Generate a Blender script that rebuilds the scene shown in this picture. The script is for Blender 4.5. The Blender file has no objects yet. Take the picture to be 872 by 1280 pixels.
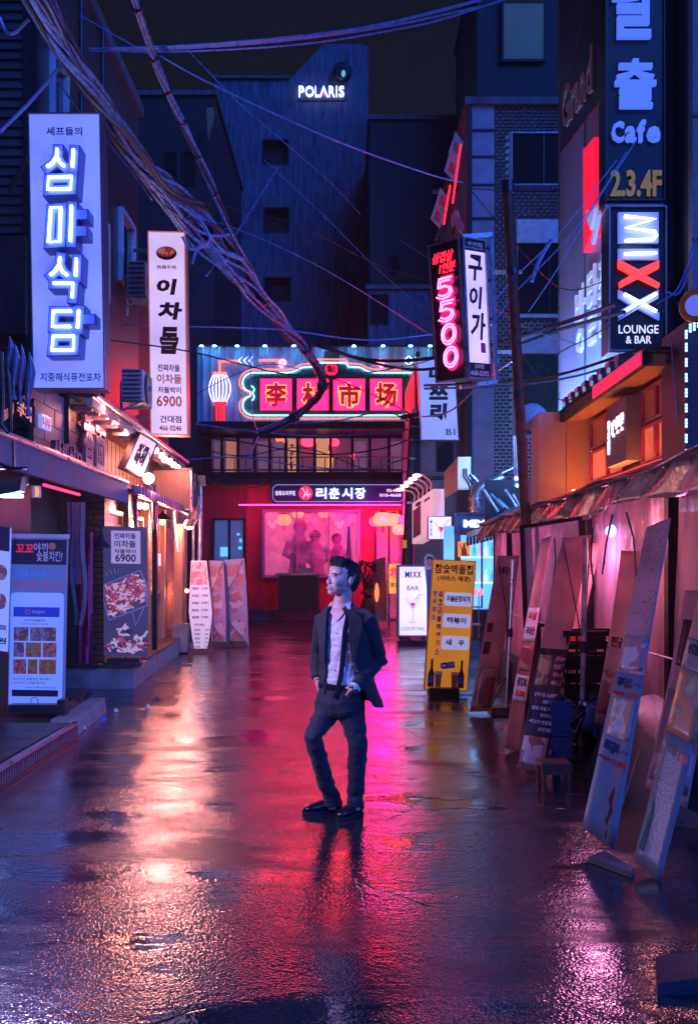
# A rainy neon market alley at night: one man in a dark suit, shop signs, wet asphalt.
import bpy, bmesh, math, random
from mathutils import Vector as V, Matrix, noise as mnoise
random.seed(7)
S = bpy.context.scene
COL = S.collection

# ------------------------------------------------------------------ camera
F, CX, HY, H = 1300.0, 436.0, 711.0, 1.68      # focal length in photo pixels, centre column, horizon row, eye height
cam = bpy.data.cameras.new('camera'); cam_o = bpy.data.objects.new('camera', cam); COL.objects.link(cam_o)
cam_o.location = (0, 0, H); cam_o.rotation_euler = (math.pi / 2, 0, 0)
cam.sensor_fit = 'VERTICAL'; cam.sensor_height = 36; cam.sensor_width = 36
cam.lens = 36 * F / 1280; cam.shift_y = (HY - 640) / 1280
cam.clip_start = 0.05; cam.clip_end = 600
S.camera = cam_o
# ------------------------------------------------------------------ night sky, weak blue city glow
W = bpy.data.worlds.new('World'); S.world = W; W.use_nodes = True
W.node_tree.nodes['Background'].inputs[0].default_value = (0.0050, 0.0062, 0.0120, 1)
W.node_tree.nodes['Background'].inputs[1].default_value = 1.0
sun = bpy.data.lights.new('sun', 'SUN'); sun.energy = 2.6; sun.angle = math.radians(50); sun.color = (0.035, 0.16, 1.0)
sun_o = bpy.data.objects.new('sun', sun); COL.objects.link(sun_o)
sun_o.rotation_euler = V((0.62, -0.72, 0.62)).to_track_quat('Z', 'Y').to_euler()
S.view_settings.view_transform = 'Standard'; S.view_settings.look = 'None'
S.view_settings.exposure = 0.25; S.view_settings.gamma = 1.0
cy = S.cycles
cy.use_denoising = True; cy.max_bounces = 6; cy.diffuse_bounces = 3; cy.glossy_bounces = 4
cy.transmission_bounces = 4; cy.transparent_max_bounces = 12; cy.volume_bounces = 0
cy.caustics_reflective = False; cy.caustics_refractive = False; cy.sample_clamp_indirect = 6.0
cy.use_light_tree = True

# ------------------------------------------------------------------ places
def P(x, y, d): return V(((x - CX) * d / F, d, H + (HY - y) * d / F))     # photo pixel at distance d
def PX(x, y, X): return P(x, y, X * F / (x - CX))                          # photo pixel on the wall plane X
def PG(x, y, z=0.0): return P(x, y, F * (H - z) / (y - HY))                # photo pixel on a level at height z

class Fr:
    """a flat working frame: origin, right, up, towards the viewer"""
    def __init__(s, o, U, Vv, N=None):
        s.o, s.U, s.V = V(o), V(U), V(Vv)
        s.N = V(N) if N is not None else s.U.cross(s.V).normalized()
    def at(s, u, v, n=0.0): return s.o + s.U * u + s.V * v + s.N * n
def FP(d):                                         # frame facing the camera at distance d, u v are photo pixels
    k = d / F
    return Fr(P(0, 0, d), (k, 0, 0), (0, 0, -k), (0, -1, 0))
def FQ(bl, br, tl): return Fr(bl, V(br) - V(bl), V(tl) - V(bl))            # u v run 0..1 over a parallelogram

# ------------------------------------------------------------------ mesh collector
class MB:
    def __init__(s): s.v = []; s.f = []
    def add(s, vs, fs):
        o = len(s.v); s.v += [tuple(p) for p in vs]; s.f += [tuple(i + o for i in f) for f in fs]; return s
    def hexa(s, p):
        return s.add(p, [(0, 3, 2, 1), (4, 5, 6, 7), (0, 1, 5, 4), (1, 2, 6, 5), (2, 3, 7, 6), (3, 0, 4, 7)])
    def box(s, a, b):
        (x0, y0, z0), (x1, y1, z1) = a, b
        return s.hexa([(x0, y0, z0), (x1, y0, z0), (x1, y1, z0), (x0, y1, z0), (x0, y0, z1), (x1, y0, z1), (x1, y1, z1), (x0, y1, z1)])
    def panel(s, fr, u0, v0, u1, v1, n0, n1):
        return s.hexa([fr.at(u0, v0, n0), fr.at(u1, v0, n0), fr.at(u1, v1, n0), fr.at(u0, v1, n0),
                       fr.at(u0, v0, n1), fr.at(u1, v0, n1), fr.at(u1, v1, n1), fr.at(u0, v1, n1)])
    def frame(s, fr, u0, v0, u1, v1, w, n0, n1, wv=None):
        wv = w if wv is None else wv
        if v1 < v0: v0, v1 = v1, v0
        s.panel(fr, u0, v0, u1, v0 + wv, n0, n1); s.panel(fr, u0, v1 - wv, u1, v1, n0, n1)
        s.panel(fr, u0, v0 + wv, u0 + w, v1 - wv, n0, n1); return s.panel(fr, u1 - w, v0 + wv, u1, v1 - wv, n0, n1)
    def bar(s, p, q, w, h=None):
        p, q = V(p), V(q); h = h or w; d = (q - p).normalized()
        a = d.cross(V((0, 0, 1)));  a = V((1, 0, 0)) if a.length < 1e-3 else a.normalized()
        b = a.cross(d).normalized(); a = a * w / 2; b = b * h / 2
        return s.hexa([p - a - b, p + a - b, p + a + b, p - a + b, q - a - b, q + a - b, q + a + b, q - a + b])
    def loft(s, rings, caps=True, closed=False):
        n = len(rings[0]); vs = [p for r in rings for p in r]; fs = []; R = len(rings)
        for i in range(R if closed else R - 1):
            j = (i + 1) % R
            for k in range(n): fs.append((i * n + k, i * n + (k + 1) % n, j * n + (k + 1) % n, j * n + k))
        if caps and not closed: fs += [tuple(reversed(range(n))), tuple(range((R - 1) * n, R * n))]
        return s.add(vs, fs)
    def tube(s, pts, r, seg=6, closed=False, flat=None):
        pts = [V(p) for p in pts]; n = len(pts); rr = r if isinstance(r, (list, tuple)) else [r] * n
        rings = []; a = None
        for i, p in enumerate(pts):
            if closed: t = pts[(i + 1) % n] - pts[i - 1]
            else: t = pts[min(i + 1, n - 1)] - pts[max(i - 1, 0)]
            t = t.normalized() if t.length > 1e-9 else V((0, 0, 1))
            if a is None:
                a = t.cross(V((0, 0, 1)));  a = V((1, 0, 0)) if a.length < 1e-2 else a
            a = (a - t * a.dot(t)).normalized(); b = t.cross(a)
            q = rr[i]; qa, qb = q if isinstance(q, tuple) else (q, q)
            rings.append([p + a * (qa * math.cos(2 * math.pi * k / seg)) + b * (qb * math.sin(2 * math.pi * k / seg)) for k in range(seg)])
        return s.loft(rings, True, closed)
    def ball(s, c, r, seg=10, rings=6):
        r = r if isinstance(r, (tuple, list)) else (r, r, r)
        return s.loft([[V(c) + V((r[0] * math.sin(a) * math.cos(b), r[1] * math.sin(a) * math.sin(b), -r[2] * math.cos(a)))
                        for b in [2 * math.pi * k / seg for k in range(seg)]]
                       for a in [math.pi * (i + .12) / (rings + .24) for i in range(rings + 1)]])
    def lathe(s, c, prof, seg=12, axis=(0, 0, 1)):
        ax = V(axis).normalized(); a = ax.cross(V((0, 1, 0.01))).normalized(); b = ax.cross(a)
        return s.loft([[V(c) + ax * z + (a * math.cos(2 * math.pi * k / seg) + b * math.sin(2 * math.pi * k / seg)) * r
                        for k in range(seg)] for r, z in prof])
    def poly(s, fr, pts, n0, n1):
        n = len(pts); vs = [fr.at(u, v, n0) for u, v in pts] + [fr.at(u, v, n1) for u, v in pts]
        return s.add(vs, [tuple(reversed(range(n))), tuple(range(n, 2 * n))] + [(i, (i + 1) % n, n + (i + 1) % n, n + i) for i in range(n)])
    def stroke(s, fr, pts, w, n0, n1, closed=False):
        n = len(pts); pts = [V((p[0], p[1])) for p in pts]; L = []; R = []
        for i in range(n):
            a = pts[i - 1] if (closed or i) else pts[0]; b = pts[(i + 1) % n] if (closed or i < n - 1) else pts[-1]
            d1 = (pts[i] - a); d2 = (b - pts[i])
            d1 = d1.normalized() if d1.length > 1e-9 else d2.normalized(); d2 = d2.normalized() if d2.length > 1e-9 else d1
            m = (d1 + d2); m = m.normalized() if m.length > 1e-6 else d1
            k = 1 / max(.5, m.dot(d1)); nn = V((-m.y, m.x)) * (w / 2 * k)
            e = V((0, 0))
            if not closed and i == 0: e = -d1 * w / 2
            if not closed and i == n - 1: e = d1 * w / 2
            L.append(pts[i] + nn + e); R.append(pts[i] - nn + e)
        for i in range(n if closed else n - 1):
            j = (i + 1) % n; q = [L[i], R[i], R[j], L[j]]
            s.hexa([fr.at(*a, n0) for a in q] + [fr.at(*a, n1) for a in q])
        return s
    def text(s, fr, rect, body, n0, n1, bold=0.0, shear=0.0, res=2, keep=False):
        vs, es, fs, (x0, y0, x1, y1) = glyphs(body, bold, shear, res)
        u0, v0, u1, v1 = rect      # v0 = where the text's top is, v1 = its bottom
        sx = (u1 - u0) / (x1 - x0); sy = (v0 - v1) / (y1 - y0)
        if keep:
            k = min(abs(sx), abs(sy)) if keep is True else keep
            k = abs(sy); cxm = (u0 + u1) / 2; sx2 = k * (1 if sx > 0 else -1); u0 = cxm - sx2 * (x1 - x0) / 2; sx = sx2
        fl = [fr.at(u0 + (x - x0) * sx, v1 + (y - y0) * sy, n1) for x, y in vs]
        o = len(s.v); s.v += [tuple(p) for p in fl]; s.f += [tuple(i + o for i in f) for f in fs]
        if n1 - n0 > 0.004:
            bk = [fr.at(u0 + (x - x0) * sx, v1 + (y - y0) * sy, n0) for x, y in vs]; o2 = len(s.v); s.v += [tuple(p) for p in bk]
            s.f += [(a + o, b + o, b + o2, a + o2) for a, b in es]
        return s
_G = {}
def glyphs(body, bold, shear, res):
    key = (body, bold, shear, res)
    if key in _G: return _G[key]
    c = bpy.data.curves.new('t', 'FONT'); c.body = body; c.resolution_u = res; c.offset = bold; c.shear = shear; c.fill_mode = 'FRONT'
    c.space_line = 0.85; c.align_x = 'CENTER'
    o = bpy.data.objects.new('t', c); m = bpy.data.meshes.new_from_object(o)
    vs = [(p.co.x, p.co.y) for p in m.vertices]; fs = [tuple(p.vertices) for p in m.polygons]
    cnt = {}
    for f in fs:
        for i in range(len(f)):
            e = (f[i], f[(i + 1) % len(f)]); k = tuple(sorted(e)); cnt[k] = None if k in cnt else e
    es = [e for e in cnt.values() if e]
    bb = (min(v[0] for v in vs), min(v[1] for v in vs), max(v[0] for v in vs), max(v[1] for v in vs))
    bpy.data.objects.remove(o); bpy.data.curves.remove(c); bpy.data.meshes.remove(m)
    _G[key] = (vs, es, fs, bb); return _G[key]

# ------------------------------------------------------------------ objects, parts, tags
WO = {}
def mesh_of(name, mb, mat, off=V((0, 0, 0)), smooth=False):
    me = bpy.data.meshes.new(name)
    me.from_pydata([(x - off.x, y - off.y, z - off.z) for x, y, z in mb.v], [], mb.f)
    bm = bmesh.new(); bm.from_mesh(me); bmesh.ops.recalc_face_normals(bm, faces=bm.faces); bm.to_mesh(me); bm.free()
    if smooth:
        me.polygons.foreach_set('use_smooth', [True] * len(me.polygons))
        me.set_sharp_from_angle(angle=math.radians(smooth if smooth is not True else 50))
    me.materials.append(mat); me.update(); return me
def link(o, parent=None, wo=None):
    COL.objects.link(o)
    if parent is not None: o.parent = parent
    WO[o.name] = wo if wo is not None else WO[parent.name]
    return o
def part(name, mb, mat, parent, smooth=False, label=None, kind=None):
    off = WO[parent.name]
    o = link(bpy.data.objects.new(name, mesh_of(name, mb, mat, off, smooth)), parent)
    if label: o['label'] = label
    if kind: o['kind'] = kind
    return o
def tag(o, label=None, cat=None, group=None, kind=None):
    for k, v in (('label', label), ('category', cat), ('group', group), ('kind', kind)):
        if v: o[k] = v
    return o
def thing(name, label, cat, loc, group=None, kind=None):
    o = bpy.data.objects.new(name, None); o.location = loc; o.empty_display_size = .2
    link(o, None, V(loc)); return tag(o, label, cat, group, kind)
def one(name, mb, mat, label=None, cat=None, group=None, kind=None, smooth=False):
    xs = [p[0] for p in mb.v]; ys = [p[1] for p in mb.v]; zs = [p[2] for p in mb.v]
    c = V(((min(xs) + max(xs)) / 2, (min(ys) + max(ys)) / 2, min(zs)))
    o = bpy.data.objects.new(name, mesh_of(name, mb, mat, c, smooth)); o.location = c
    link(o, None, c); return tag(o, label, cat, group, kind)
def struct(name, mb, mat, smooth=False, label=None): return one(name, mb, mat, label, None, None, 'structure', smooth)
def pieces(name, me, mat, parent, spots, label=None):
    """alike pieces sharing one mesh: spots are (world location, scale or None)"""
    out = []
    for sp in spots:
        o = bpy.data.objects.new(name, me); L, sc = sp if isinstance(sp, tuple) and len(sp) == 2 and not isinstance(sp[0], (int, float)) else (sp, None)
        o.location = V(L) - WO[parent.name]
        if sc: o.scale = sc
        link(o, parent, V(L)); out.append(o)
    return out
def dup(root, loc, label=None, rotz=None):
    r = root.copy(); COL.objects.link(r); r.location = loc; WO[r.name] = V(loc)
    if rotz is not None: r.rotation_euler.z = rotz
    if label: r['label'] = label
    for ch in list(root.children):
        c = ch.copy(); COL.objects.link(c); c.parent = r
        for g in ch.children:
            d = g.copy(); COL.objects.link(d); d.parent = c
    return r

# ------------------------------------------------------------------ materials
M = {}
def nodes(name):
    m = bpy.data.materials.new(name); m.use_nodes = True; nt = m.node_tree
    return m, nt, nt.nodes['Principled BSDF'], nt.nodes.new, nt.links.new
def mat(name, col, rough=.5, metal=0.0, var=.25, scale=6, bump=.15, bscale=60, stretch=None, spec=.5, emit=None, es=0.0, coat=0.0, sheen=0, grime=None):
    if name in M: return M[name]
    m, nt, b, N, L = nodes(name)
    b.inputs['Roughness'].default_value = rough; b.inputs['Metallic'].default_value = metal
    b.inputs['Specular IOR Level'].default_value = spec; b.inputs['Coat Weight'].default_value = coat
    b.inputs['Base Color'].default_value = (*col, 1)
    tc = N('ShaderNodeTexCoord'); mp = N('ShaderNodeMapping'); L(tc.outputs['Object'], mp.inputs[0])
    if stretch: mp.inputs['Scale'].default_value = stretch
    if var > 0:
        nz = N('ShaderNodeTexNoise'); nz.inputs['Scale'].default_value = scale; nz.inputs['Detail'].default_value = 5; nz.inputs['Roughness'].default_value = .65
        L(mp.outputs[0], nz.inputs[0])
        cr = N('ShaderNodeValToRGB'); L(nz.outputs[0], cr.inputs[0])
        g = grime or tuple(c * (1 - var) for c in col)
        cr.color_ramp.elements[0].position = .32; cr.color_ramp.elements[1].position = .68
        cr.color_ramp.elements[0].color = (*g, 1); cr.color_ramp.elements[1].color = (*[min(1, c * (1 + var * .6)) for c in col], 1)
        L(cr.outputs[0], b.inputs['Base Color'])
        rr = N('ShaderNodeMapRange'); rr.inputs[3].default_value = max(0.03, rough - .12); rr.inputs[4].default_value = min(1, rough + .12)
        L(nz.outputs[0], rr.inputs[0]); L(rr.outputs[0], b.inputs['Roughness'])
    if bump > 0:
        n2 = N('ShaderNodeTexNoise'); n2.inputs['Scale'].default_value = bscale; n2.inputs['Detail'].default_value = 3; L(mp.outputs[0], n2.inputs[0])
        bp = N('ShaderNodeBump'); bp.inputs['Strength'].default_value = bump; bp.inputs['Distance'].default_value = .02
        L(n2.outputs[0], bp.inputs['Height']); L(bp.outputs[0], b.inputs['Normal'])
    if emit:
        b.inputs['Emission Color'].default_value = (*emit, 1); b.inputs['Emission Strength'].default_value = es
    M[name] = m; return m
def glow(name, col, strength, base=None):
    """a glowing surface"""
    if name in M: return M[name]
    m, nt, b, N, L = nodes(name)
    b.inputs['Base Color'].default_value = (*(base or [c * .5 for c in col]), 1); b.inputs['Roughness'].default_value = .35
    b.inputs['Emission Color'].default_value = (*col, 1); b.inputs['Emission Strength'].default_value = strength
    M[name] = m; return m
def lightbox(name, col, strength, base=(.6, .6, .65), tubes=2.2):
    """back-lit acrylic: brightness varies softly with the tubes inside the box"""
    m, nt, b, N, L = nodes(name)
    b.inputs['Base Color'].default_value = (*base, 1); b.inputs['Roughness'].default_value = .25
    tc = N('ShaderNodeTexCoord'); nz = N('ShaderNodeTexNoise'); nz.inputs['Scale'].default_value = tubes; L(tc.outputs['Object'], nz.inputs[0])
    rr = N('ShaderNodeMapRange'); rr.inputs[1].default_value = .3; rr.inputs[2].default_value = .7
    rr.inputs[3].default_value = strength * .72; rr.inputs[4].default_value = strength * 1.22; L(nz.outputs[0], rr.inputs[0])
    b.inputs['Emission Color'].default_value = (*col, 1); L(rr.outputs[0], b.inputs['Emission Strength'])
    M[name] = m; return m
def fabric_thru(name):      # makes a printed cloth let light through from behind
    m = M[name]; nt = m.node_tree; b = nt.nodes['Principled BSDF']; out = nt.nodes['Material Output']
    tr = nt.nodes.new('ShaderNodeBsdfTranslucent'); mx = nt.nodes.new('ShaderNodeMixShader'); mx.inputs[0].default_value = .5
    if b.inputs['Base Color'].links: nt.links.new(b.inputs['Base Color'].links[0].from_socket, tr.inputs[0])
    else: tr.inputs[0].default_value = b.inputs['Base Color'].default_value
    nt.links.new(b.outputs[0], mx.inputs[1]); nt.links.new(tr.outputs[0], mx.inputs[2]); nt.links.new(mx.outputs[0], out.inputs[0])
def food(name, cols, scale=9, emit=0.0, kind='F1'):
    """printed photograph of food: patches of the dish's colours"""
    m, nt, b, N, L = nodes(name)
    tc = N('ShaderNodeTexCoord'); nz = N('ShaderNodeTexNoise'); nz.inputs['Scale'].default_value = scale * .8; nz.inputs['Detail'].default_value = 6; L(tc.outputs['Object'], nz.inputs[0])
    mx = N('ShaderNodeMixRGB'); mx.inputs[0].default_value = .12; L(tc.outputs['Object'], mx.inputs[1]); L(nz.outputs['Color'], mx.inputs[2])
    vo = N('ShaderNodeTexVoronoi'); vo.inputs['Scale'].default_value = scale; L(mx.outputs[0], vo.inputs[0])
    ad = N('ShaderNodeMath'); ad.operation = 'MULTIPLY_ADD'; L(vo.outputs['Distance'], ad.inputs[0]); ad.inputs[1].default_value = .8; L(nz.outputs[0], ad.inputs[2])
    cr = N('ShaderNodeValToRGB'); L(ad.outputs[0], cr.inputs[0]); e = cr.color_ramp.elements
    n = len(cols)
    for i, c in enumerate(cols):
        q = e[i] if i < 2 else e.new(.5)
        q.position = .35 + .6 * i / (n - 1); q.color = (*c, 1)
    L(cr.outputs[0], b.inputs['Base Color']); b.inputs['Roughness'].default_value = .35
    if emit: L(cr.outputs[0], b.inputs['Emission Color']); b.inputs['Emission Strength'].default_value = emit
    M[name] = m; return m

mat('black_metal', (.02, .02, .024), .4, .3)
mat('dark_metal', (.06, .06, .07), .35, .7)
mat('grey_metal', (.3, .3, .34), .32, .8)
mat('white_metal', (.62, .62, .66), .4, .1)
mat('galvanised', (.42, .42, .46), .3, .85, var=.35)
mat('rust', (.13, .05, .035), .6, .3, var=.6, scale=14)
mat('rubber', (.012, .012, .014), .42, 0, var=.2)
mat('concrete', (.26, .26, .27), .55, var=.4, scale=3, bump=.3)
mat('dark_concrete', (.11, .11, .125), .6, var=.55, scale=1.2, stretch=(3, 3, .25), bump=.3, bscale=20)
mat('dark_wall', (.018, .018, .022), .6, var=.5, scale=2, stretch=(3, 3, .3), bump=.2)
mat('wood_dark', (.06, .035, .028), .4, var=.6, scale=8, stretch=(1, .3, 8))
mat('wood_warm', (.42, .2, .085), .45, var=.45, scale=7, stretch=(6, 6, .6))
mat('wood_tan', (.4, .22, .12), .5, var=.3, scale=6, stretch=(4, 4, .5))
mat('print_white', (.72, .72, .76), .35, var=.06, bump=.03)
mat('print_black', (.02, .02, .025), .35, var=0, bump=0)
mat('print_navy', (.012, .02, .06), .35, var=0, bump=0)
mat('print_grey', (.1, .1, .13), .35, var=.05, bump=0)
mat('print_red', (.62, .02, .03), .35, var=0, bump=0)
mat('print_orange', (.85, .26, .03), .35, var=0, bump=0)
mat('print_blue', (.05, .12, .6), .35, var=0, bump=0)
mat('print_brown', (.12, .02, .012), .4, var=0, bump=0)
mat('print_pink', (.75, .25, .32), .4, var=.15, bump=.05)
mat('glass_dark', (.012, .014, .02), .08, 0, var=0, bump=.05, bscale=3, spec=.8)
# ================================================================== GROUND
def asphalt():
    m, nt, b, N, L = nodes('wet_asphalt')
    tc = N('ShaderNodeTexCoord')
    def noise(scale, detail=4, st=None, rough=.6, dist=0):
        n = N('ShaderNodeTexNoise'); n.inputs['Scale'].default_value = scale; n.inputs['Detail'].default_value = detail
        n.inputs['Roughness'].default_value = rough; n.inputs['Distortion'].default_value = dist
        if st:
            mp = N('ShaderNodeMapping'); mp.inputs['Scale'].default_value = st; L(tc.outputs['Object'], mp.inputs[0]); L(mp.outputs[0], n.inputs[0])
        else: L(tc.outputs['Object'], n.inputs[0])
        return n
    def rng(src, a, bb, c, d):
        r = N('ShaderNodeMapRange'); r.inputs[1].default_value = a; r.inputs[2].default_value = bb; r.inputs[3].default_value = c; r.inputs[4].default_value = d
        L(src, r.inputs[0]); return r.outputs[0]
    def math_(op, a, bb):
        r = N('ShaderNodeMath'); r.operation = op
        for i, q in enumerate((a, bb)):
            if isinstance(q, (int, float)): r.inputs[i].default_value = q
            else: L(q, r.inputs[i])
        return r.outputs[0]
    big = noise(.8, 3, (1, 1.1, 1), .6, .5)            # slow dips that hold water
    band = noise(1.0, 4, (.7, 2.2, 1), .6, .4)        # ruts across the lane
    wet = math_('ADD', math_('MULTIPLY', big.outputs[0], .45), math_('MULTIPLY', band.outputs[0], .55))
    pud = rng(wet, .52, .60, 0, 1)                     # 1 = standing water
    dry = rng(wet, .47, .38, 0, 1)                     # 1 = drained, coarse
    grain = noise(40, 2.0, (1, .7, 1), .55); grain2 = noise(120, 2, None, .6)
    vo = N('ShaderNodeTexVoronoi'); vo.inputs['Scale'].default_value = 66; L(tc.outputs['Object'], vo.inputs[0])
    hgt = math_('ADD', math_('MULTIPLY', grain.outputs[0], 1.0), math_('MULTIPLY', vo.outputs['Distance'], .8))
    rip = noise(14, 3, (1, 1.6, 1), .5)
    k = math_('SUBTRACT', 1.0, math_('MULTIPLY', pud, .88))
    sx = N('ShaderNodeSeparateXYZ'); L(tc.outputs['Object'], sx.inputs[0])
    k = math_('MULTIPLY', k, rng(sx.outputs[1], -214, -203, 1, .30))      # coarser and more drained towards the near end
    k = math_('MULTIPLY', k, rng(noise(.55, 3, (1, 1.6, 1), .6, .8).outputs[0], .36, .64, .35, 1.45))   # worn smooth here, coarse there
    nd = noise(2.2, 3, None, .6); mxv = N('ShaderNodeMixRGB'); mxv.inputs[0].default_value = .16; L(tc.outputs['Object'], mxv.inputs[1]); L(nd.outputs['Color'], mxv.inputs[2])
    ck = N('ShaderNodeTexVoronoi'); ck.feature = 'DISTANCE_TO_EDGE'; ck.inputs['Scale'].default_value = .55; L(mxv.outputs[0], ck.inputs[0])
    crack = math_('MULTIPLY', rng(ck.outputs['Distance'], .0, .004, 1, 0), rng(big.outputs[0], .50, .58, 0, 1))
    hh = math_('SUBTRACT', math_('MULTIPLY', hgt, k), math_('MULTIPLY', crack, .6))
    b1 = N('ShaderNodeBump'); b1.inputs['Distance'].default_value = .0056; b1.inputs['Strength'].default_value = 1; L(hh, b1.inputs['Height'])
    b2 = N('ShaderNodeBump'); b2.inputs['Distance'].default_value = .02; b2.inputs['Strength'].default_value = .10; L(rip.outputs[0], b2.inputs['Height']); L(b1.outputs[0], b2.inputs['Normal'])
    L(b2.outputs[0], b.inputs['Normal'])
    ro = math_('ADD', rng(grain2.outputs[0], .3, .7, .10, .20), math_('MULTIPLY', dry, .18)); ro = math_('SUBTRACT', ro, math_('MULTIPLY', pud, .12))
    ro = math_('MAXIMUM', ro, .05); L(ro, b.inputs['Roughness'])
    cr = N('ShaderNodeValToRGB'); L(grain.outputs[0], cr.inputs[0])
    cr.color_ramp.elements[0].color = (.006, .006, .008, 1); cr.color_ramp.elements[1].color = (.032, .03, .036, 1)
    mb_ = N('ShaderNodeMixRGB'); L(crack, mb_.inputs[0]); L(cr.outputs[0], mb_.inputs[1]); mb_.inputs[2].default_value = (.002, .002, .002, 1); L(mb_.outputs[0], b.inputs['Base Color'])
    L(rng(dry, 0, 1, .9, .15), b.inputs['Specular IOR Level'])
    b.inputs['IOR'].default_value = 1.85
    M['wet_asphalt'] = m
asphalt()
g = MB(); n = 60      # one sheet with slow undulation near the camera, reaching far beyond
xs = [-120, -40, -12] + [-8 + i * .5 for i in range(33)] + [12, 40, 120]
ys = [-30, -8] + [i * .5 for i in range(90)] + [50, 70, 110, 200, 400]
def gz(x, y):
    if abs(x) > 8 or y > 44 or y < 0: return 0
    return 0.008 * mnoise.noise(V((x * .6, y * .6, 3)))
g.add([(x, y, gz(x, y)) for y in ys for x in xs], [(j * len(xs) + i, j * len(xs) + i + 1, (j + 1) * len(xs) + i + 1, (j + 1) * len(xs) + i) for j in range(len(ys) - 1) for i in range(len(xs) - 1)])
struct('road', g, M['wet_asphalt'], True)

# ================================================================== BACKDROP BUILDINGS
def block(x0, x1, ytop, d, depth, z0=0):          # world box behind photo columns x0..x1, top row ytop
    a = P(x0, ytop, d); b = P(x1, ytop, d)
    return (a.x, d, z0), (b.x, d + depth, a.z)
# --- concrete tower with the lit word
D = 50.0; fp = FP(D)
t = thing('office_tower', 'dark blue streaked concrete tower with three small square windows behind the market sign', 'building', P(364, 711, D) * 1)
w = MB()
prof = [(268, 99), (362, 99), (404, 55), (455, 55), (460, 60), (460, 760), (268, 760)]
wins = [(328, 174, 361, 205), (329, 259, 362, 290), (330, 346, 364, 377)]
ycuts = [99] + [q for a in wins for q in (a[1], a[3])] + [760]
for i in range(len(ycuts) - 1):
    y0, y1 = ycuts[i], ycuts[i + 1]
    if i % 2 == 0: w.panel(fp, 268, y0, 460, y1, -12, 0)
    else:
        a = wins[i // 2]; w.panel(fp, 268, y0, a[0], y1, -12, 0); w.panel(fp, a[2], y0, 460, y1, -12, 0)
w.poly(fp, [(362, 99), (404, 55), (455, 55), (460, 60), (460, 99)], -8, 0)
mat('tower_wall', (.09, .13, .20), .55, var=.8, scale=2.4, stretch=(3, 3, .35), bump=.5, bscale=14)
part('wall', w, M['tower_wall'], t)
for a in wins:
    f = MB(); f.frame(fp, a[0], a[1], a[2], a[3], 1.6, -.35, .04)
    o = part('window', f, M['dark_wall'], t)
    part('pane', MB().panel(fp, a[0] + 1.5, a[1] + 1.5, a[2] - 1.5, a[3] - 1.5, -.6, -.5), M['rubber'], o)
part('parapet', MB().panel(fp, 266, 96, 362.5, 99, -1, .15).panel(fp, 268, 92, 272, 96, -1, 0), M['dark_concrete'], t)
lo = [(373.5, 'P'), (381.6, 'O'), (393.8, 'L'), (399.6, 'A'), (411, 'R'), (419.8, 'I'), (423.4, 'S')]
wd = {'P': 6.8, 'O': 10.8, 'L': 5, 'A': 10.2, 'R': 7.2, 'I': 1.6, 'S': 6.6}
sg = thing('tower_name_sign', 'white glowing letters spelling POLARIS high on the dark tower', 'sign', P(402, 124, D))
for x, c in lo: part('letter', MB().text(fp, (x, 110.5, x + wd[c], 123), c, .1, .3, -.004), glow('polaris', (.5, .6, 1), 2.2), sg)
part('halo_strip', MB().panel(fp, 373, 108, 432, 126, .02, .05), mat('navy_back', (.03, .04, .15), .5), sg)
part('red_mark', MB().poly(fp, [(402, 122.5), (407, 122.5), (404.5, 117.5)], .3, .34), glow('mark_red', (1, .02, .1), 1.5), sg)
dsh = thing('round_dish', 'black round vent with a small cyan light near the top of the dark tower', 'vent', P(428, 104, D))
part('drum', MB().lathe(P(428, 92, D), [(.42, .0), (.46, .25), (.4, .4), (.05, .42)], 24, (0, -1, 0)), M['rubber'], dsh, True)
part('lamp', MB().ball(P(429, 92, D - .5), (.1, .06, .17)), glow('cyan_dot', (.1, .6, .7), .7), dsh)
# --- dark masses left and right of the tower
def plainblock(name, label, x0, x1, ytop, d, depth, m, rows=(), mk='glass_dark'):
    a, b = block(x0, x1, ytop, d, depth)
    tt = thing(name, label, 'building', ((a[0] + b[0]) / 2, d, 0)); f = FP(d)
    part('wall', MB().box(a, b), M[m], tt)
    part('roof', MB().box((a[0] - .1, d - .12, b[2]), (b[0] + .1, d + depth + .1, b[2] + .18)), M['dark_concrete'], tt)
    for (u0, v0, u1, v1) in rows:
        o = part('window', MB().frame(f, u0, v0, u1, v1, 1.2, 0, .08), M['dark_metal'], tt)
        part('pane', MB().panel(f, u0 + 1.2, v0 + 1.2, u1 - 1.2, v1 - 1.2, .01, .03), M[mk], o)
    return tt
plainblock('apartment_block', 'near black building right of the concrete tower with two dim windows', 462, 586, 150, 44, 10, 'dark_wall', [(486, 318, 500, 345), (545, 318, 560, 345)])
plainblock('annex_building', 'low grey building wing just right of the tower foot, above the market sign', 460, 545, 362, 42, 1.9, 'tower_wall', [(463, 343 + 25, 486, 405)], 'glass_dark')
plainblock('shaded_building', 'black streaked building between the white menu lightbox and the concrete tower', 150, 268, 120, 40, 10, 'dark_wall', [(205, 190, 222, 232), (228, 190, 245, 232)])
plainblock('rooftop_shed', 'dark rooftop building at the top right with a dim green lit window', 596, 700, -60, 40, 8, 'dark_wall')
f40 = FP(39.9)
t = thing('lit_rooftop_window', 'dim green lit rooftop window above the brick building', 'window', P(654, 78, 39.9))
part('window_frame', MB().frame(f40, 626, 1, 682, 78, 3, 0, .1), M['dark_wall'], t)
part('pane', MB().panel(f40, 629, 4, 679, 75, .01, .03), lightbox('dim_green', (.018, .05, .065), .55, (.1, .1, .1), .5), t)
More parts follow.
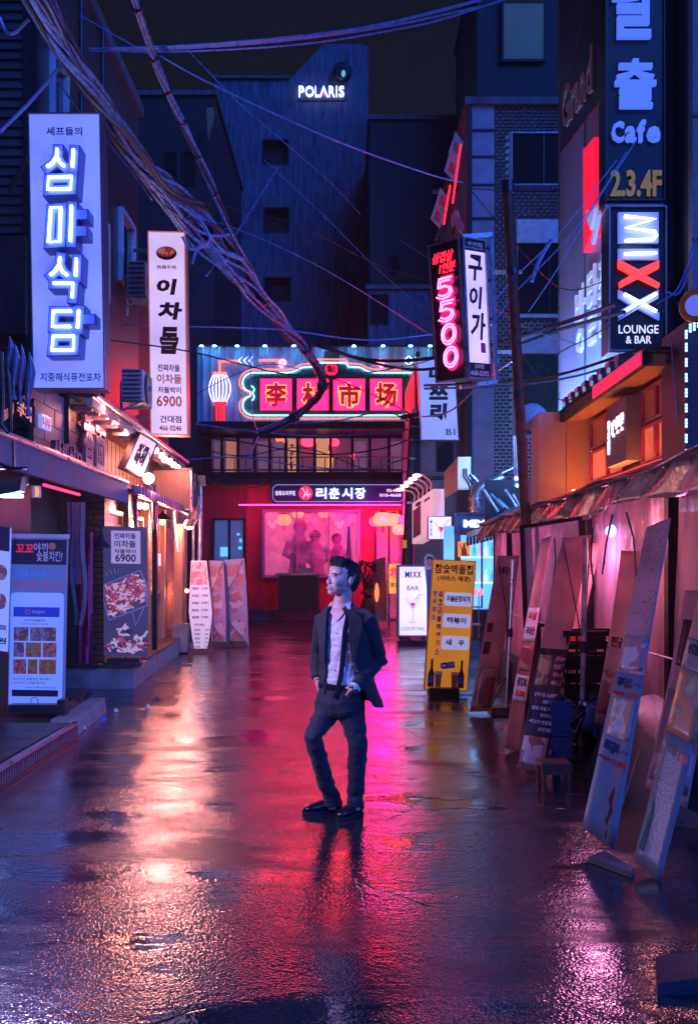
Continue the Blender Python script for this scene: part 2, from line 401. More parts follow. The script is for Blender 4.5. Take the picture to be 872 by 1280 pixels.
# --- steel fin left of the tower
one('roof_chimney', MB().poly(FP(39), [(258, 135), (267, 134), (266, 150), (260, 172)], -.3, 0), M['wood_tan'], 'thin pale metal fin rising beside the left edge of the concrete tower', 'chimney')

# --- brick building facing the camera on the right
D = 26.0; fb = FP(D)
t = thing('brick_building', 'dark brick building with pale mortar and pale concrete bands on the right', 'building', P(640, 711, D) * 1)
t.location = V((P(640, 0, D).x, D, 0)); WO[t.name] = V(t.location)
mat('lilac_plaster', (.34, .30, .38), .55, var=.3, scale=1.3)
mat('mortar', (.62, .66, .78), .6, var=.25)
mat('brick_dark', (.10, .045, .05), .5, var=.5, scale=5, bump=.3)
part('pilaster', MB().panel(fb, 584, 128, 617, 700, -8, .05), M['lilac_plaster'], t)
for y in (163, 196, 231, 273, 310, 350, 398, 445):
    part('joint_band', MB().panel(fb, 589, y, 617, y + 2.5, .05, .08), M['dark_wall'], t)
part('corner_shade', MB().panel(fb, 583, 128, 589, 700, .05, .12), M['dark_wall'], t)
back = MB(); back.panel(fb, 617, 133, 740, 690, -8, -.04); part('wall', back, M['mortar'], t)
part('parapet', MB().panel(fb, 580, 124, 745, 133, -8, .16), M['dark_concrete'], t)
openings = [(638, 165, 740, 232), (645, 276, 740, 394), (641, 442, 740, 545)]
br = MB(); bw, bh = 6.2, 2.7; r = 0; y = 134.0
def inopen(x0, x1, y0, y1): return any(x1 > a - .5 and x0 < c and y1 > b - 1 and y0 < e + 1 for a, b, c, e in openings)
while y < 600:
    x = 617.3 + (r % 2) * -(bw + 1.1) / 2
    while x < 738:
        a, b = max(617.2, x), min(738, x + bw)
        if b - a > 1.5 and not inopen(a, b, y, y + bh): 
            j = random.uniform(-.012, .01); br.panel(fb, a, y, b, y + bh, -.03, .02 + j)
        elif b - a > 1.5 and not inopen(a, b - 3, y, y + bh):
            pass
        x += bw + 1.7
    y += bh + 1.75; r += 1
part('brickwork', br, M['brick_dark'], t, kind='stuff')
sold = MB()
for (a, b, c, e) in openings[:2]:
    x = a
    while x < 738: sold.panel(fb, x, e + 1, x + 3.2, e + 6.5, -.02, .04); x += 4.6
part('soldier_course', sold, M['brick_dark'], t, kind='stuff')
for k, (a, b, c, e) in enumerate(openings):
    o = part('window', MB().frame(fb, a, b, c, e, 2, -.1, .03), M['grey_metal'], t)
    part('pane', MB().panel(fb, a + 2, b + 2, c - 2, e - 2, -.036, -.02), M['glass_dark'] if k < 2 else mat('green_glass', (.02, .06, .05), .15, var=.4, scale=2), o)
    part('mullion', MB().panel(fb, a + 40, b + 2, a + 42, e - 2, -.02, .03), M['dark_metal'], o)
part('lintel', MB().panel(fb, 645, 275, 740, 304, -.1, .06), M['white_metal'], t)
part('lintel', MB().panel(fb, 641, 418, 740, 442, -.1, .06), M['white_metal'], t)
part('sill', MB().panel(fb, 643, 394, 740, 398, -.1, .1), M['white_metal'], t)

# --- lavender plaster building between the far pole and the brick building, with the hanging sign
D = 27.5; f = FP(D)
a, b = block(518, 600, 455, D, 9)
t = thing('plaster_building', 'pale lavender plaster building beside the brick building at the lane end', 'building', ((a[0] + b[0]) / 2, D, 0))
part('wall', MB().box(a, b), M['lilac_plaster'], t)
for (u0, v0, u1, v1) in [(545, 498, 566, 590), (521, 612, 545, 640)]:
    o = part('window', MB().frame(f, u0, v0, u1, v1, 2, 0, .1), M['dark_wall'], t)
    part('pane', MB().panel(f, u0 + 2, v0 + 2, u1 - 2, v1 - 2, .01, .04), M['glass_dark'], o)
part('ledge', MB().panel(f, 517, 596, 600, 600, 0, .25), M['dark_concrete'], t)

# ================================================================== MARKET BUILDING
D = 34.0; fm = FP(D)
mat('red_paint', (.62, .02, .045), .38, var=.25, scale=2.2, stretch=(3, 3, .6), bump=.15)
mat('slate_plinth', (.10, .10, .12), .5, var=.4)
t = thing('market_building', 'red fronted market restaurant with a dark glazed upper floor closing the lane', 'building', (P(400, 0, D).x, D, 0))
w = MB()
# lower wall around the left window, big steamed window and the door
w.panel(fm, 248, 604, 545, 638, -.4, 0); w.panel(fm, 248, 638, 266, 762, -.4, 0); w.panel(fm, 266, 706, 306, 762, -.4, 0)
w.panel(fm, 266, 638, 306, 648, -.4, 0)
w.panel(fm, 306, 638, 330, 762, -.4, 0); w.panel(fm, 330, 722, 448, 762, -.4, 0); w.panel(fm, 448, 638, 468, 775, -.4, 0); w.panel(fm, 504, 638, 545, 775, -.4, 0)
part('wall', w, M['red_paint'], t)
part('pilaster', MB().panel(fm, 308, 606, 312, 762, 0, .12), M['red_paint'], t)
part('plinth', MB().panel(fm, 248, 762, 448, 777, -.4, .1), M['slate_plinth'], t)
part('cornice', MB().panel(fm, 246, 600, 547, 606, -.4, .3), M['dark_metal'], t)
# left window: blue room
def lit_room(x0, y0, x1, y1, depth, m, parent, fr):
    return part('interior', MB().panel(fr, x0, y0, x1, y1, -depth - .06, -depth), m, parent)
lit_room(248, 638, 306, 712, 1.2, lightbox('blue_room', (.03, .12, .4), .55, (.2, .2, .3), 1.3), t, fm)
o = part('window', MB().frame(fm, 266, 648, 306, 706, 2, -.2, .06), M['black_metal'], t)
part('mullion', MB().panel(fm, 285, 650, 288, 704, -.1, .05), M['black_metal'], o)
def glassmat():
    m, nt, b, N, L = nodes('clear_glass')
    b.inputs['Base Color'].default_value = (.75, .78, .8, 1); b.inputs['Roughness'].default_value = .04
    b.inputs['Alpha'].default_value = .18; M['clear_glass'] = m
    m, nt, b, N, L = nodes('steamed_glass')
    tc = N('ShaderNodeTexCoord'); n = N('ShaderNodeTexNoise'); n.inputs['Scale'].default_value = 1.6; n.inputs['Detail'].default_value = 5; L(tc.outputs['Object'], n.inputs[0])
    mr = N('ShaderNodeMapRange'); mr.inputs[1].default_value = .35; mr.inputs[2].default_value = .65; mr.inputs[3].default_value = .08; mr.inputs[4].default_value = .5; L(n.outputs[0], mr.inputs[0])
    L(mr.outputs[0], b.inputs['Alpha']); b.inputs['Base Color'].default_value = (.8, .62, .72, 1); b.inputs['Roughness'].default_value = .25
    M['steamed_glass'] = m
glassmat()
part('pane', MB().panel(fm, 268, 650, 304, 704, -.04, -.03), M['clear_glass'], o)
part('cyan_lights', MB().panel(fm, 292, 665, 295, 668, -1.1, -1).panel(fm, 295, 672, 298, 677, -1.1, -1).panel(fm, 294, 682, 298, 686, -1.1, -1).panel(fm, 270, 683, 281, 695, -1.15, -1.1), glow('cyan_l', (.1, .5, 1), 1.6), o)
# big window
lit_room(322, 634, 455, 740, 2.6, lightbox('pink_room', (.75, .12, .30), .75, (.4, .1, .15), .9), t, fm)
part('interior_ceiling', MB().panel(fm, 322, 632, 455, 636, -2.6, -.45), M['red_paint'], t)
part('interior_floor', MB().panel(fm, 322, 728, 455, 732, -2.6, -.45), M['wood_dark'], t)
part('interior_side', MB().panel(fm, 318, 634, 322, 740, -2.6, -.41).panel(fm, 455, 634, 459, 740, -2.6, -.41), M['red_paint'], t)
o = part('window', MB().frame(fm, 328, 637, 450, 722, 3, -.2, .1), mat('pale_frame', (.45, .42, .5), .4), t)
part('pane', MB().panel(fm, 331, 640, 447, 719, -.05, -.035), M['steamed_glass'], o)
for x in (370, 410): part('mullion', MB().panel(fm, x, 640, x + 1.6, 719, -.03, .02), M['pale_frame'], o)
# swirls on the glass
def spiral(fr, cx, cy, r, turns, n, sgn=1, a0=0):
    return [fr.at(cx + sgn * r * (1 - k / 30) * math.cos(a0 + k / 30 * turns * 6.28), cy + r * (1 - k / 30) * math.sin(a0 + k / 30 * turns * 6.28), n) for k in range(29)]
for cx in (340, 424):
    s_ = MB()
    for dx, dy, sg_ in ((-3, -1, 1), (3, -1, -1), (0, 3, 1)): s_.tube(spiral(fm, cx + dx, 654 + dy, 3.4, 1.5, .02, sg_), .018, 4)
    part('cloud_swirl', s_, glow('swirl_pink', (1, .12, .3), 1.6), o)
# people eating behind the steamed glass
mat('hair', (.012, .01, .012), .35); mat('dark_cloth', (.03, .03, .05), .8, var=.2); mat('skin_far', (.45, .25, .18), .5)
# doorway
lit_room(460, 634, 512, 790, 2.4, lightbox('door_room', (.8, .08, .18), .8, (.4, .1, .1), .9), t, fm)
o = part('door', MB().frame(fm, 468, 650, 504, 776, 2, -.3, .05), M['black_metal'], t)
part('pane', MB().panel(fm, 470, 652, 502, 774, -.12, -.1), M['steamed_glass'], o)
part('mullion', MB().panel(fm, 485, 652, 487, 774, -.1, -.04), M['black_metal'], o)
part('threshold', MB().panel(fm, 464, 774, 508, 777, -.4, .3), M['concrete'], t)
# upper floor
part('upper_wall', MB().panel(fm, 248, 528, 545, 545, -.5, -.1).panel(fm, 248, 590, 545, 602, -.5, 0).panel(fm, 248, 540, 262, 590, -.5, -.1).panel(fm, 530, 540, 545, 590, -.5, -.1), M['dark_wall'], t)
part('upper_interior', MB().panel(fm, 250, 535, 545, 600, -2.6, -2.55), lightbox('upper_room', (.09, .035, .09), .7, (.1, .08, .1), .8), t)
xs_ = [262, 277, 297, 318, 337, 357, 372, 393, 413, 440, 462, 486, 508, 530]
cur = {0: 'cur_lilac', 1: 'cur_warm', 3: 'cur_lilac', 4: 'cur_lilac', 9: 'cur_lilac', 11: 'cur_lilac'}
glow('cur_lilac', (.16, .08, .17), .8, (.3, .25, .3)); glow('cur_warm', (.8, .3, .22), .55, (.4, .3, .3))
for i in range(len(xs_) - 1):
    a, b = xs_[i], xs_[i + 1]
    o = part('window', MB().frame(fm, a, 545, b, 592, 1.7, -.3, -.04, 2), M['black_metal'], t)
    part('pane', MB().panel(fm, a + 1.7, 547, b - 1.7, 590, -.2, -.19), M['clear_glass'], o)
    if i in cur: part('curtain', MB().panel(fm, a + 3, 549, b - 4, 590, -.6, -.55), M[cur[i]], o)
    elif i in (5, 7): part('paper_scroll', MB().panel(fm, a + 2, 546, b - 3, 591, -.45, -.42), glow('scroll', (.9, .38, .22), .75, (.6, .4, .3)), o)
    if i == 5: part('lettering', MB().text(fm, (a + 4, 552, b - 5, 588), '来\n吃\n饭', -.42, -.4, .02), M['print_brown'], o)
part('awning', MB().hexa([fm.at(250, 545, -.1), fm.at(545, 545, -.1), fm.at(545, 536, .95), fm.at(250, 536, .95), fm.at(250, 541, -.1), fm.at(545, 541, -.1), fm.at(545, 533.5, .95), fm.at(250, 533.5, .95)]), M['dark_metal'], t)
rail = MB(); rail.tube([fm.at(250, 588, .12), fm.at(545, 588, .12)], .03); rail.tube([fm.at(250, 572, .12), fm.at(545, 572, .12)], .02)
for x in range(252, 546, 14): rail.tube([fm.at(x, 572, .12), fm.at(x, 601, .12)], .015, 4)
part('railing', rail, M['dark_metal'], t)
one('standing_lamp', MB().lathe(P(406, 590, 35.2), [(.02, 0), (.25, .1), (.28, .5), (.1, .75)], 10).tube([P(406, 590, 35.2) - V((0, 0, .2)), P(406, 560, 35.2)], .02), glow('lamp_amber', (1, .3, .03), 2.0), 'amber hanging lamp behind the upstairs window of the market building', 'lamp')
# paper lanterns
lan = MB(); lan.lathe((0, 0, 0), [(.06, -.17), (.15, -.15), (.22, -.08), (.24, 0), (.22, .08), (.15, .15), (.06, .17)], 14)
def lantern(x, y, d, sc, mk, label):
    q = P(x, y, d); tt = thing('paper_lantern', label, 'lantern', q, 'round paper lanterns of the market building')
    part('shade', MB().lathe(q, [(r * sc, z * sc) for r, z in [(.06, -.17), (.15, -.15), (.22, -.08), (.24, 0), (.22, .08), (.15, .15), (.06, .17)]], 14), mk, tt, True)
    part('cap', MB().lathe(q, [(.07 * sc, .165 * sc), (.07 * sc, .21 * sc)], 8).tube([q + V((0, 0, .2 * sc)), q + V((0, 0, .2 * sc + .25))], .008, 4), M['black_metal'], tt)
    part('tassel', MB().lathe(q, [(.03 * sc, -.32 * sc), (.04 * sc, -.17 * sc)], 6), M['print_red'], tt)
LR = glow('lantern_red', (1, .02, .05), 7); LO = glow('lantern_orange', (1, .06, .03), 7)
for q in [(340, 645, 35, .95, LR, 'red lantern at the left end of the steamed market window'), (355, 650, 35.3, 1.1, LO, 'orange lantern second from the left in the steamed market window'),
          (372, 642, 35.2, .85, LO, 'small orange lantern near the middle of the steamed market window'), (388, 648, 35.6, .9, LR, 'red lantern in the middle of the steamed market window'),
          (405, 642, 35.2, .85, LO, 'small orange lantern right of the middle of the steamed market window'),
          (420, 644, 35, .95, LR, 'red lantern at the right end of the steamed market window'), (440, 648, 35.1, .8, LR, 'red lantern hard against the right frame of the steamed window'),
          (470, 652, 33.6, 1.0, LR, 'red lantern at the left of the market doorway'), (478, 649, 33.3, 1.3, LO, 'bright orange lantern over the market doorway'),
          (492, 650, 33.5, 1.2, LO, 'wide orange lantern at the right of the market doorway'), (499, 662, 33.2, 1.0, LO, 'low orange lantern hanging beside the dark pole'),
          (505, 650, 33.2, .9, LR, 'red lantern just right of the dark pole at the doorway'),
          (352, 548, 35.2, .9, LO, 'orange lantern at the left upstairs behind the market windows'), (385, 552, 35.4, 1.0, LR, 'red lantern upstairs near the paper scrolls'),
          (402, 549, 35.5, 1.1, LR, 'red lantern upstairs right of the paper scrolls'), (417, 553, 35.4, .8, LR, 'small red lantern upstairs above the amber lamp'), (443, 570, 35.3, .6, LR, 'tiny red lantern low in the upstairs middle window')]:
    lantern(*q)
ll_ = [o for o in COL.objects if o.name.startswith('paper_lantern')]
for i_, e_ in ((7, 60), (8, 60), (10, 60)):
    l_ = bpy.data.lights.new('lantern_light', 'POINT'); l_.energy = e_ * 2; l_.color = (1, .01, .42); l_.shadow_soft_size = .25
    q_ = bpy.data.objects.new('lantern_light', l_); COL.objects.link(q_); q_.parent = ll_[i_]; q_.location = V((0, -.45, 0))

# --- blue shop name sign
D2 = 33.55; f2 = FP(D2)
t = thing('restaurant_name_sign', 'navy framed sign with glowing white Korean lettering and a red disc over the red wall', 'sign', P(422, 630, D2))
def octo(x0, y0, x1, y1, c): return [(x0 + c, y0), (x1 - c, y0), (x1, y0 + c), (x1, y1 - c), (x1 - c, y1), (x0 + c, y1), (x0, y1 - c), (x0, y0 + c)]
part('board', MB().poly(f2, octo(338, 603, 507, 630, 4), -.15, .0), mat('sign_navy', (.012, .03, .09), .35, var=.1), t)
part('trim_line', MB().stroke(f2, octo(341, 606, 504, 627, 4), .8, 0, .02, True), glow('trim_pale', (.35, .4, .8), .6), t)
part('red_disc', MB().poly(f2, [(382 + 8.6 * math.cos(a / 24 * 6.283), 616.5 + 8.6 * math.sin(a / 24 * 6.283)) for a in range(24)], .01, .06), glow('disc_red', (1, .02, .08), 1.6), t)
part('disc_mark', MB().stroke(f2, [(378, 611), (382, 616), (379, 622)], 1.4, .06, .08).stroke(f2, [(384, 612), (385, 621)], 1.4, .06, .08).stroke(f2, [(381, 619), (388, 618)], 1.3, .06, .08), glow('disc_pink', (1, .4, .5), 1.2), t)
for i, c in enumerate('리춘시장'):
    part('letter', MB().text(f2, (395 + i * 16.2, 610, 408 + i * 16.2, 623.5), c, .02, .12, .02), glow('white_blue', (.55, .68, 1), 2.2), t)
part('small_lettering', MB().text(f2, (344, 613.5, 369, 619.5), '중화요리주점', .02, .04, .03).text(f2, (483, 611, 500, 615), '02-467', .02, .04, .03).text(f2, (474, 617, 501, 621), '010-4668', .02, .04, .03), glow('small_white', (.6, .65, .9), .9), t)

part('added_fill_strip', MB().panel(f2, 300, 631.5, 500, 632.6, .35, .42), glow('added_strip_magenta', (1, .012, .36), 20), t)  # added strip: magenta fill for the red wall and the ground
for x in (345, 422, 495): part('added_strip_bracket', MB().panel(f2, x, 629, x + 1, 632, 0, .36), M['black_metal'], t)
# --- the big corrugated neon board
D3 = 32.6; f3 = FP(D3)
t = thing('neon_market_sign', 'wide corrugated board with neon border and four glowing red panels reading a Chinese market name', 'sign', P(394, 531, D3))
cg = MB(); pts = []; x = 247.0
while x < 541:
    for dx, n_ in ((0, 0), (5.2, 0), (6.2, .07), (9.0, .07)): pts.append((x + dx, n_))
    x += 10.0
pts = [(min(a, 540), b) for a, b in pts]
vs = [f3.at(a, 434, b) for a, b in pts] + [f3.at(a, 532, b) for a, b in pts]; k = len(pts)
cg.add(vs, [(i, i + 1, k + i + 1, k + i) for i in range(k - 1)])
part('corrugated_sheet', cg, mat('teal_sheet', (.25, .55, .75), .4, .2, var=.25, scale=1.0), t)
part('sheet_back', MB().panel(f3, 247, 434, 540, 532, -.5, -.06), M['dark_wall'], t)
part('sheet_frame', MB().frame(f3, 245, 432, 542, 534, 2, -.5, .1), M['dark_metal'], t)
for x in (252, 268, 296, 330, 366, 402, 440, 476, 510, 534):
    o_ = part('top_lamp', MB().panel(f3, x, 435.2, x + 4, 436.2, .34, .42), glow('toplamp_cyan', (.22, .55, 1), 42), t); part('lamp_arm', MB().bar(f3.at(x + 2, 434.5, -.05), f3.at(x + 2, 434.5, .44), .03), M['dark_metal'], o_)
part('bottom_box', MB().panel(f3, 250, 528, 541, 537, -.4, .24), M['black_metal'], t)
o_ = MB(); O1 = [(300, 487)]
def arc(cx, cy, rx, ry, a0, a1, n): return [(cx + rx * math.cos(math.radians(a0 + (a1 - a0) * i / n)), cy + ry * math.sin(math.radians(a0 + (a1 - a0) * i / n))) for i in range(n + 1)]
def mirror(p, c=414): return [(2 * c - x, y) for x, y in p]
def outline(g_):     # left half of the border, g_ shrinks inwards
    top = [(414, 451 - 0 + g_), (396, 451 + g_), (393, 456 + g_), (378, 457 + g_), (368, 462 + g_), (360, 463.5 + g_)]
    ul = arc(318 , 480, 18 - g_, 16.5 - g_, 270, 180, 8) + arc(318, 480, 18 - g_, 12, 180, 105, 5)
    curl = arc(314, 488.5, 4.5, 4.5, 100, -80, 6)
    return top + ul + curl
def outline_low(g_):
    curl = arc(314, 498, 4.5, 4.5, -100, 80, 6)[::-1]
    curl = arc(314, 497.5, 4.5, 4.5, 80, -100, 6)
    low = arc(318, 508, 18 - g_, 12, 255, 180, 5) + arc(318, 508, 18 - g_, 16.5 - g_, 180, 90, 8) + [(414, 524.5 - g_)]
    return curl + low
for g_, mm, r_ in ((0, glow('neon_orange', (1, .09, .05), 3.6), .021), (4, glow('neon_ice', (.25, .8, 1), 2.8), .022)):
    for fn in (outline, outline_low):
        for q in (fn(g_), mirror(fn(g_))):
            part('neon_tube', MB().tube([f3.at(x, y, .22) for x, y in q], r_, 6), mm, t, True)
part('green_field', MB().poly(f3, [(414, 457), (398, 457), (394, 462), (380, 463), (370, 468), (322, 469), (308, 476), (306, 484), (314, 494), (306, 504), (308, 512), (322, 518), (414, 519)] + [(506, 518), (520, 512), (522, 504), (514, 494), (522, 484), (520, 476), (506, 469), (458, 468), (448, 463), (434, 462), (430, 457)], .08, .12), mat('teal_field', (.02, .16, .15), .4), t)
wave = []
for x in range(312, 517, 1): wave.append((x, 471 + 2.2 * math.sin(x * .9) - (8 * math.exp(-((x - 414) / 26) ** 2))))
part('wave_line', MB().stroke(f3, wave, 1.0, .12, .15), mat('teal_dark', (.01, .07, .09), .5, var=0), t)
part('pedestal', MB().panel(f3, 405, 440, 424, 519, .121, .14), mat('teal_dark2', (.02, .05, .07), .5), t)
for i, c in enumerate('李村市场'):
    x0 = 326.5 + i * 45.3; x1 = x0 + 38.5
    part('red_panel', MB().panel(f3, x0, 476, x1, 514.5, .13, .28), glow('panel_red', (1, .0016, .014), 26), t)
    part('panel_edge', MB().frame(f3, x0 - 1.3, 474.7, x1 + 1.3, 515.8, 1.3, .12, .3), M['print_brown'], t)
    part('letter', MB().text(f3, (x0 + 6.5, 481, x1 - 6, 510.5), c, .30, .34, .035), mat('char_maroon', (.28, .01, .03), .4, var=0, emit=(1, .02, .06), es=.3), t)
    part('letter_neon', MB().text(f3, (x0 + 5, 479.5, x1 - 4.5, 512), c, .27, .30, .08), glow('char_orange', (1, .26, .06), 2.0), t)
part('round_seal', MB().poly(f3, [(414 + 8 * math.cos(a / 24 * 6.283), 463 + 8 * math.sin(a / 24 * 6.283)) for a in range(24)], .15, .22), glow('seal_red', (1, .02, .08), 1.1), t)
part('seal_mark', MB().text(f3, (409, 458.5, 419, 467.5), '點', .22, .24, .02), M['print_brown'], t)
for s_ in (1, -1):
    fx = (lambda x: x) if s_ == 1 else (lambda x: 828 - x)
    dm = MB()
    for cx_ in (305, 311.5, 318):
        dm.tube([f3.at(fx(cx_ + a), 452.5 + b, .22) for a, b in ((-6, 0), (0, -6), (6, 0), (0, 6))], .022, 5, True)
    part('neon_diamonds', dm, glow('neon_white', (.7, .75, 1), 2.6), t)
    part('neon_bar', MB().tube([f3.at(fx(x), 453, .2) for x in (298, 274)], .03, 5).tube([f3.at(fx(x), 452, .2) for x in (324, 352)], .03, 5), M['neon_orange'], t)
    sp = MB().tube(spiral(f3, fx(354), 455.5, 5.5, 1.7, .22, s_, 1.57), .035, 5)
    part('neon_flower', sp, glow('neon_pink', (1, .15, .3), 5), t)
part('hanger', MB().tube([f3.at(298, 453, .2), f3.at(278, 453, .2), f3.at(275.5, 456, .2), f3.at(275.5, 468, .2)], .035, 6), M['neon_orange'], t)
lt = thing('neon_lantern', 'white neon lantern with a red tassel at the left end of the market board', 'lantern', P(276, 528, D3))
part('cap', MB().tube([f3.at(268, 469, .25), f3.at(284, 469, .25)], .05, 6), M['neon_orange'], lt)
for k in (-1, -.66, -.33, 0, .33, .66, 1):
    part('rib', MB().tube([f3.at(276 + k * 13.2 * math.sin(math.pi * (.2 + .6 * i / 10)), 470.5 + i * 3.35, .25 + .1 * (1 - abs(k))) for i in range(11)], .019, 5), glow('lantern_white', (.8, .6, 1), 2.2), lt)
part('collar', MB().panel(f3, 269, 504, 284, 508, .15, .3), glow('tassel_red', (1, .02, .04), 1.4), lt)
for k in range(3): part('tassel', MB().panel(f3, 271 + k * 4.3, 508, 273.5 + k * 4.3, 527, .18, .24), M['tassel_red'], lt)
# ================================================================== LEFT SIDE
def FS(X): return Fr((X, 0, 0), (0, 1, 0), (0, 0, 1), (1, 0, 0))          # left wall face: u = distance, v = height
def FSR(X): return Fr((X, 0, 0), (0, 1, 0), (0, 0, 1), (-1, 0, 0))        # right wall face
def wl(x, y, X): p = PX(x, y, X); return p.y, p.z
def FA(tl, tr, bl, d, w=1.0, h=1.0):            # slanted panel: u 0..w to the right, v 0..h downwards
    ds = d if isinstance(d, tuple) else (d, d, d)
    a, b, c = P(*tl, ds[0]), P(*tr, ds[1]), P(*bl, ds[2])
    n = (b - a).cross(c - a).normalized();  n = -n if n.y > 0 else n
    return Fr(a, (b - a) / w, (c - a) / h, n)
def tilewall(name, c1, c2, mortar, sw, sh, axis='y'):
    m, nt, b, N, L = nodes(name)
    tc = N('ShaderNodeTexCoord'); sp = N('ShaderNodeSeparateXYZ'); L(tc.outputs['Object'], sp.inputs[0])
    cb = N('ShaderNodeCombineXYZ'); L(sp.outputs[1 if axis == 'y' else 0], cb.inputs[0]); L(sp.outputs[2], cb.inputs[1])
    bt = N('ShaderNodeTexBrick'); L(cb.outputs[0], bt.inputs[0]); bt.inputs['Scale'].default_value = 1
    bt.inputs['Brick Width'].default_value = sw; bt.inputs['Row Height'].default_value = sh; bt.inputs['Mortar Size'].default_value = sh * .12
    bt.inputs['Color1'].default_value = (*c1, 1); bt.inputs['Color2'].default_value = (*c2, 1); bt.inputs['Mortar'].default_value = (*mortar, 1)
    L(bt.outputs[0], b.inputs['Base Color']); b.inputs['Roughness'].default_value = .38
    bp = N('ShaderNodeBump'); bp.inputs['Strength'].default_value = .9; bp.inputs['Distance'].default_value = .02; bp.invert = True
    L(bt.outputs['Fac'], bp.inputs['Height']); L(bp.outputs[0], b.inputs['Normal']); M[name] = m; return m
tilewall('tile_brown', (.13, .085, .075), (.07, .05, .05), (.015, .015, .018), .13, .065)
tilewall('tile_brown_x', (.10, .07, .065), (.06, .045, .045), (.012, .012, .015), .2, .09, 'x')
tilewall('brick_warm', (.30, .15, .075), (.22, .10, .05), (.07, .04, .03), .26, .085)
tilewall('brick_warm_x', (.30, .15, .075), (.22, .10, .05), (.07, .04, .03), .26, .085, 'x')

# --- tile clad building
t = thing('tiled_building', 'tall brown tile clad building on the left behind the big blue neon sign', 'building', (-6, 16, 0))
sd = FS(-3.9)
part('side_wall', MB().box((-9, 12.92, 2.95), (-3.9, 19.3, 10.1)), M['tile_brown'], t)
sb = MB(); z = 2.95; fr = FP(12.9)
while z < 10.0:
    sb.hexa([(-9, 12.86, z), (-3.94, 12.86, z), (-3.94, 12.92, z), (-9, 12.92, z), (-9, 12.90, z + .115), (-3.94, 12.90, z + .115), (-3.94, 12.92, z + .115), (-9, 12.92, z + .115)]); z += .12
part('siding', sb, mat('siding_dark', (.055, .055, .07), .4, var=.4, scale=2), t, kind='stuff')
part('corner_trim', MB().box((-4.02, 12.84, 2.95), (-3.86, 12.98, 10.12)), M['dark_metal'], t)
part('parapet', MB().box((-9.1, 12.8, 10.1), (-3.82, 19.4, 10.3)), M['dark_concrete'], t)
part('fascia_band', MB().box((-9, 12.7, 4.55), (-3.95, 12.86, 5.75)), mat('slate_sheet', (.03, .03, .045), .4, var=.4), t)
for (x0, y0, x1, y1) in [(148, 258, 165, 335), (118, 262, 132, 345), (62, 60, 80, 175)]:
    a = wl(x0, y0, -3.9); b = wl(x1, y1, -3.9); zt = a[1]; zb = a[1] - 1.25
    o = part('window', MB().frame(sd, a[0], zb, b[0], zt, .07, -.02, .08), M['white_metal'], t)
    part('pane', MB().panel(sd, a[0] + .07, zb + .07, b[0] - .07, zt - .07, -.01, .01), M['glass_dark'], o)
for dd in (13.6, 14.9, 16.2):
    part('downpipe', MB().tube([(-3.83, dd, 3.9), (-3.83, dd, 10.1)], .035, 8), M['dark_metal'], t, True)
# second block behind
part('rear_wall', MB().box((-9, 19.32, 0), (-4.15, 24, 7.6)), M['dark_wall'], t)
# --- air conditioners
def aircon(x0, y0, x1, y1, d, label):
    fr = FP(d); c = P((x0 + x1) / 2, y1, d); tt = thing('air_conditioner', label, 'air conditioner', c, 'air conditioner outdoor units on the tiled wall')
    part('casing', MB().panel(fr, x0, y0, x1, y1, -.8, 0), mat('ac_casing', (.34, .36, .42), .4, var=.2), tt)
    gr = []
    n = 7
    for i in range(n):
        yy = y0 + 3 + (y1 - y0 - 6) * i / (n - 1)
        part('slat', MB().panel(fr, x0 + 2, yy - .8, x1 - 2, yy + .6, 0, .025), M['dark_metal'], tt)
    q = fr.at(x1, (y0 + y1) / 2, 0)
    fn = MB().lathe(q + V((0.0, .42, 0)), [(.24, .0), (.25, .02), (.21, .03), (.05, .03), (.02, .05)], 18, (1, 0, 0))
    part('fan_grille', fn, M['dark_metal'], tt)
    part('bracket', MB().bar(fr.at(x0 - 3, y1 + 1, -.05), fr.at(x1 + 1, y1 + 1, -.05), .04), M['galvanised'], tt); part('bracket', MB().bar(fr.at(x0 - 3, y1 + 1, -.7), fr.at(x1 + 1, y1 + 1, -.7), .04), M['galvanised'], tt)
    part('brace', MB().bar(fr.at(x0 - 4, y1 + 14, -.05), fr.at(x1, y1 + 1, -.05), .03), M['galvanised'], tt)
    part('pipe', MB().tube([fr.at(x0 + 1, y0 + 8, -.3), fr.at(x0 - 5, y0 + 12, -.3), fr.at(x0 - 5, y1 + 20, -.3)], .03, 6), M['white_metal'], tt, True)
aircon(159, 326, 182, 369, 17.6, 'upper air conditioner unit on the tiled wall just left of the white menu lightbox')
aircon(152, 461, 178, 500, 15.8, 'lower air conditioner unit on the tiled wall beside the big neon sign foot')

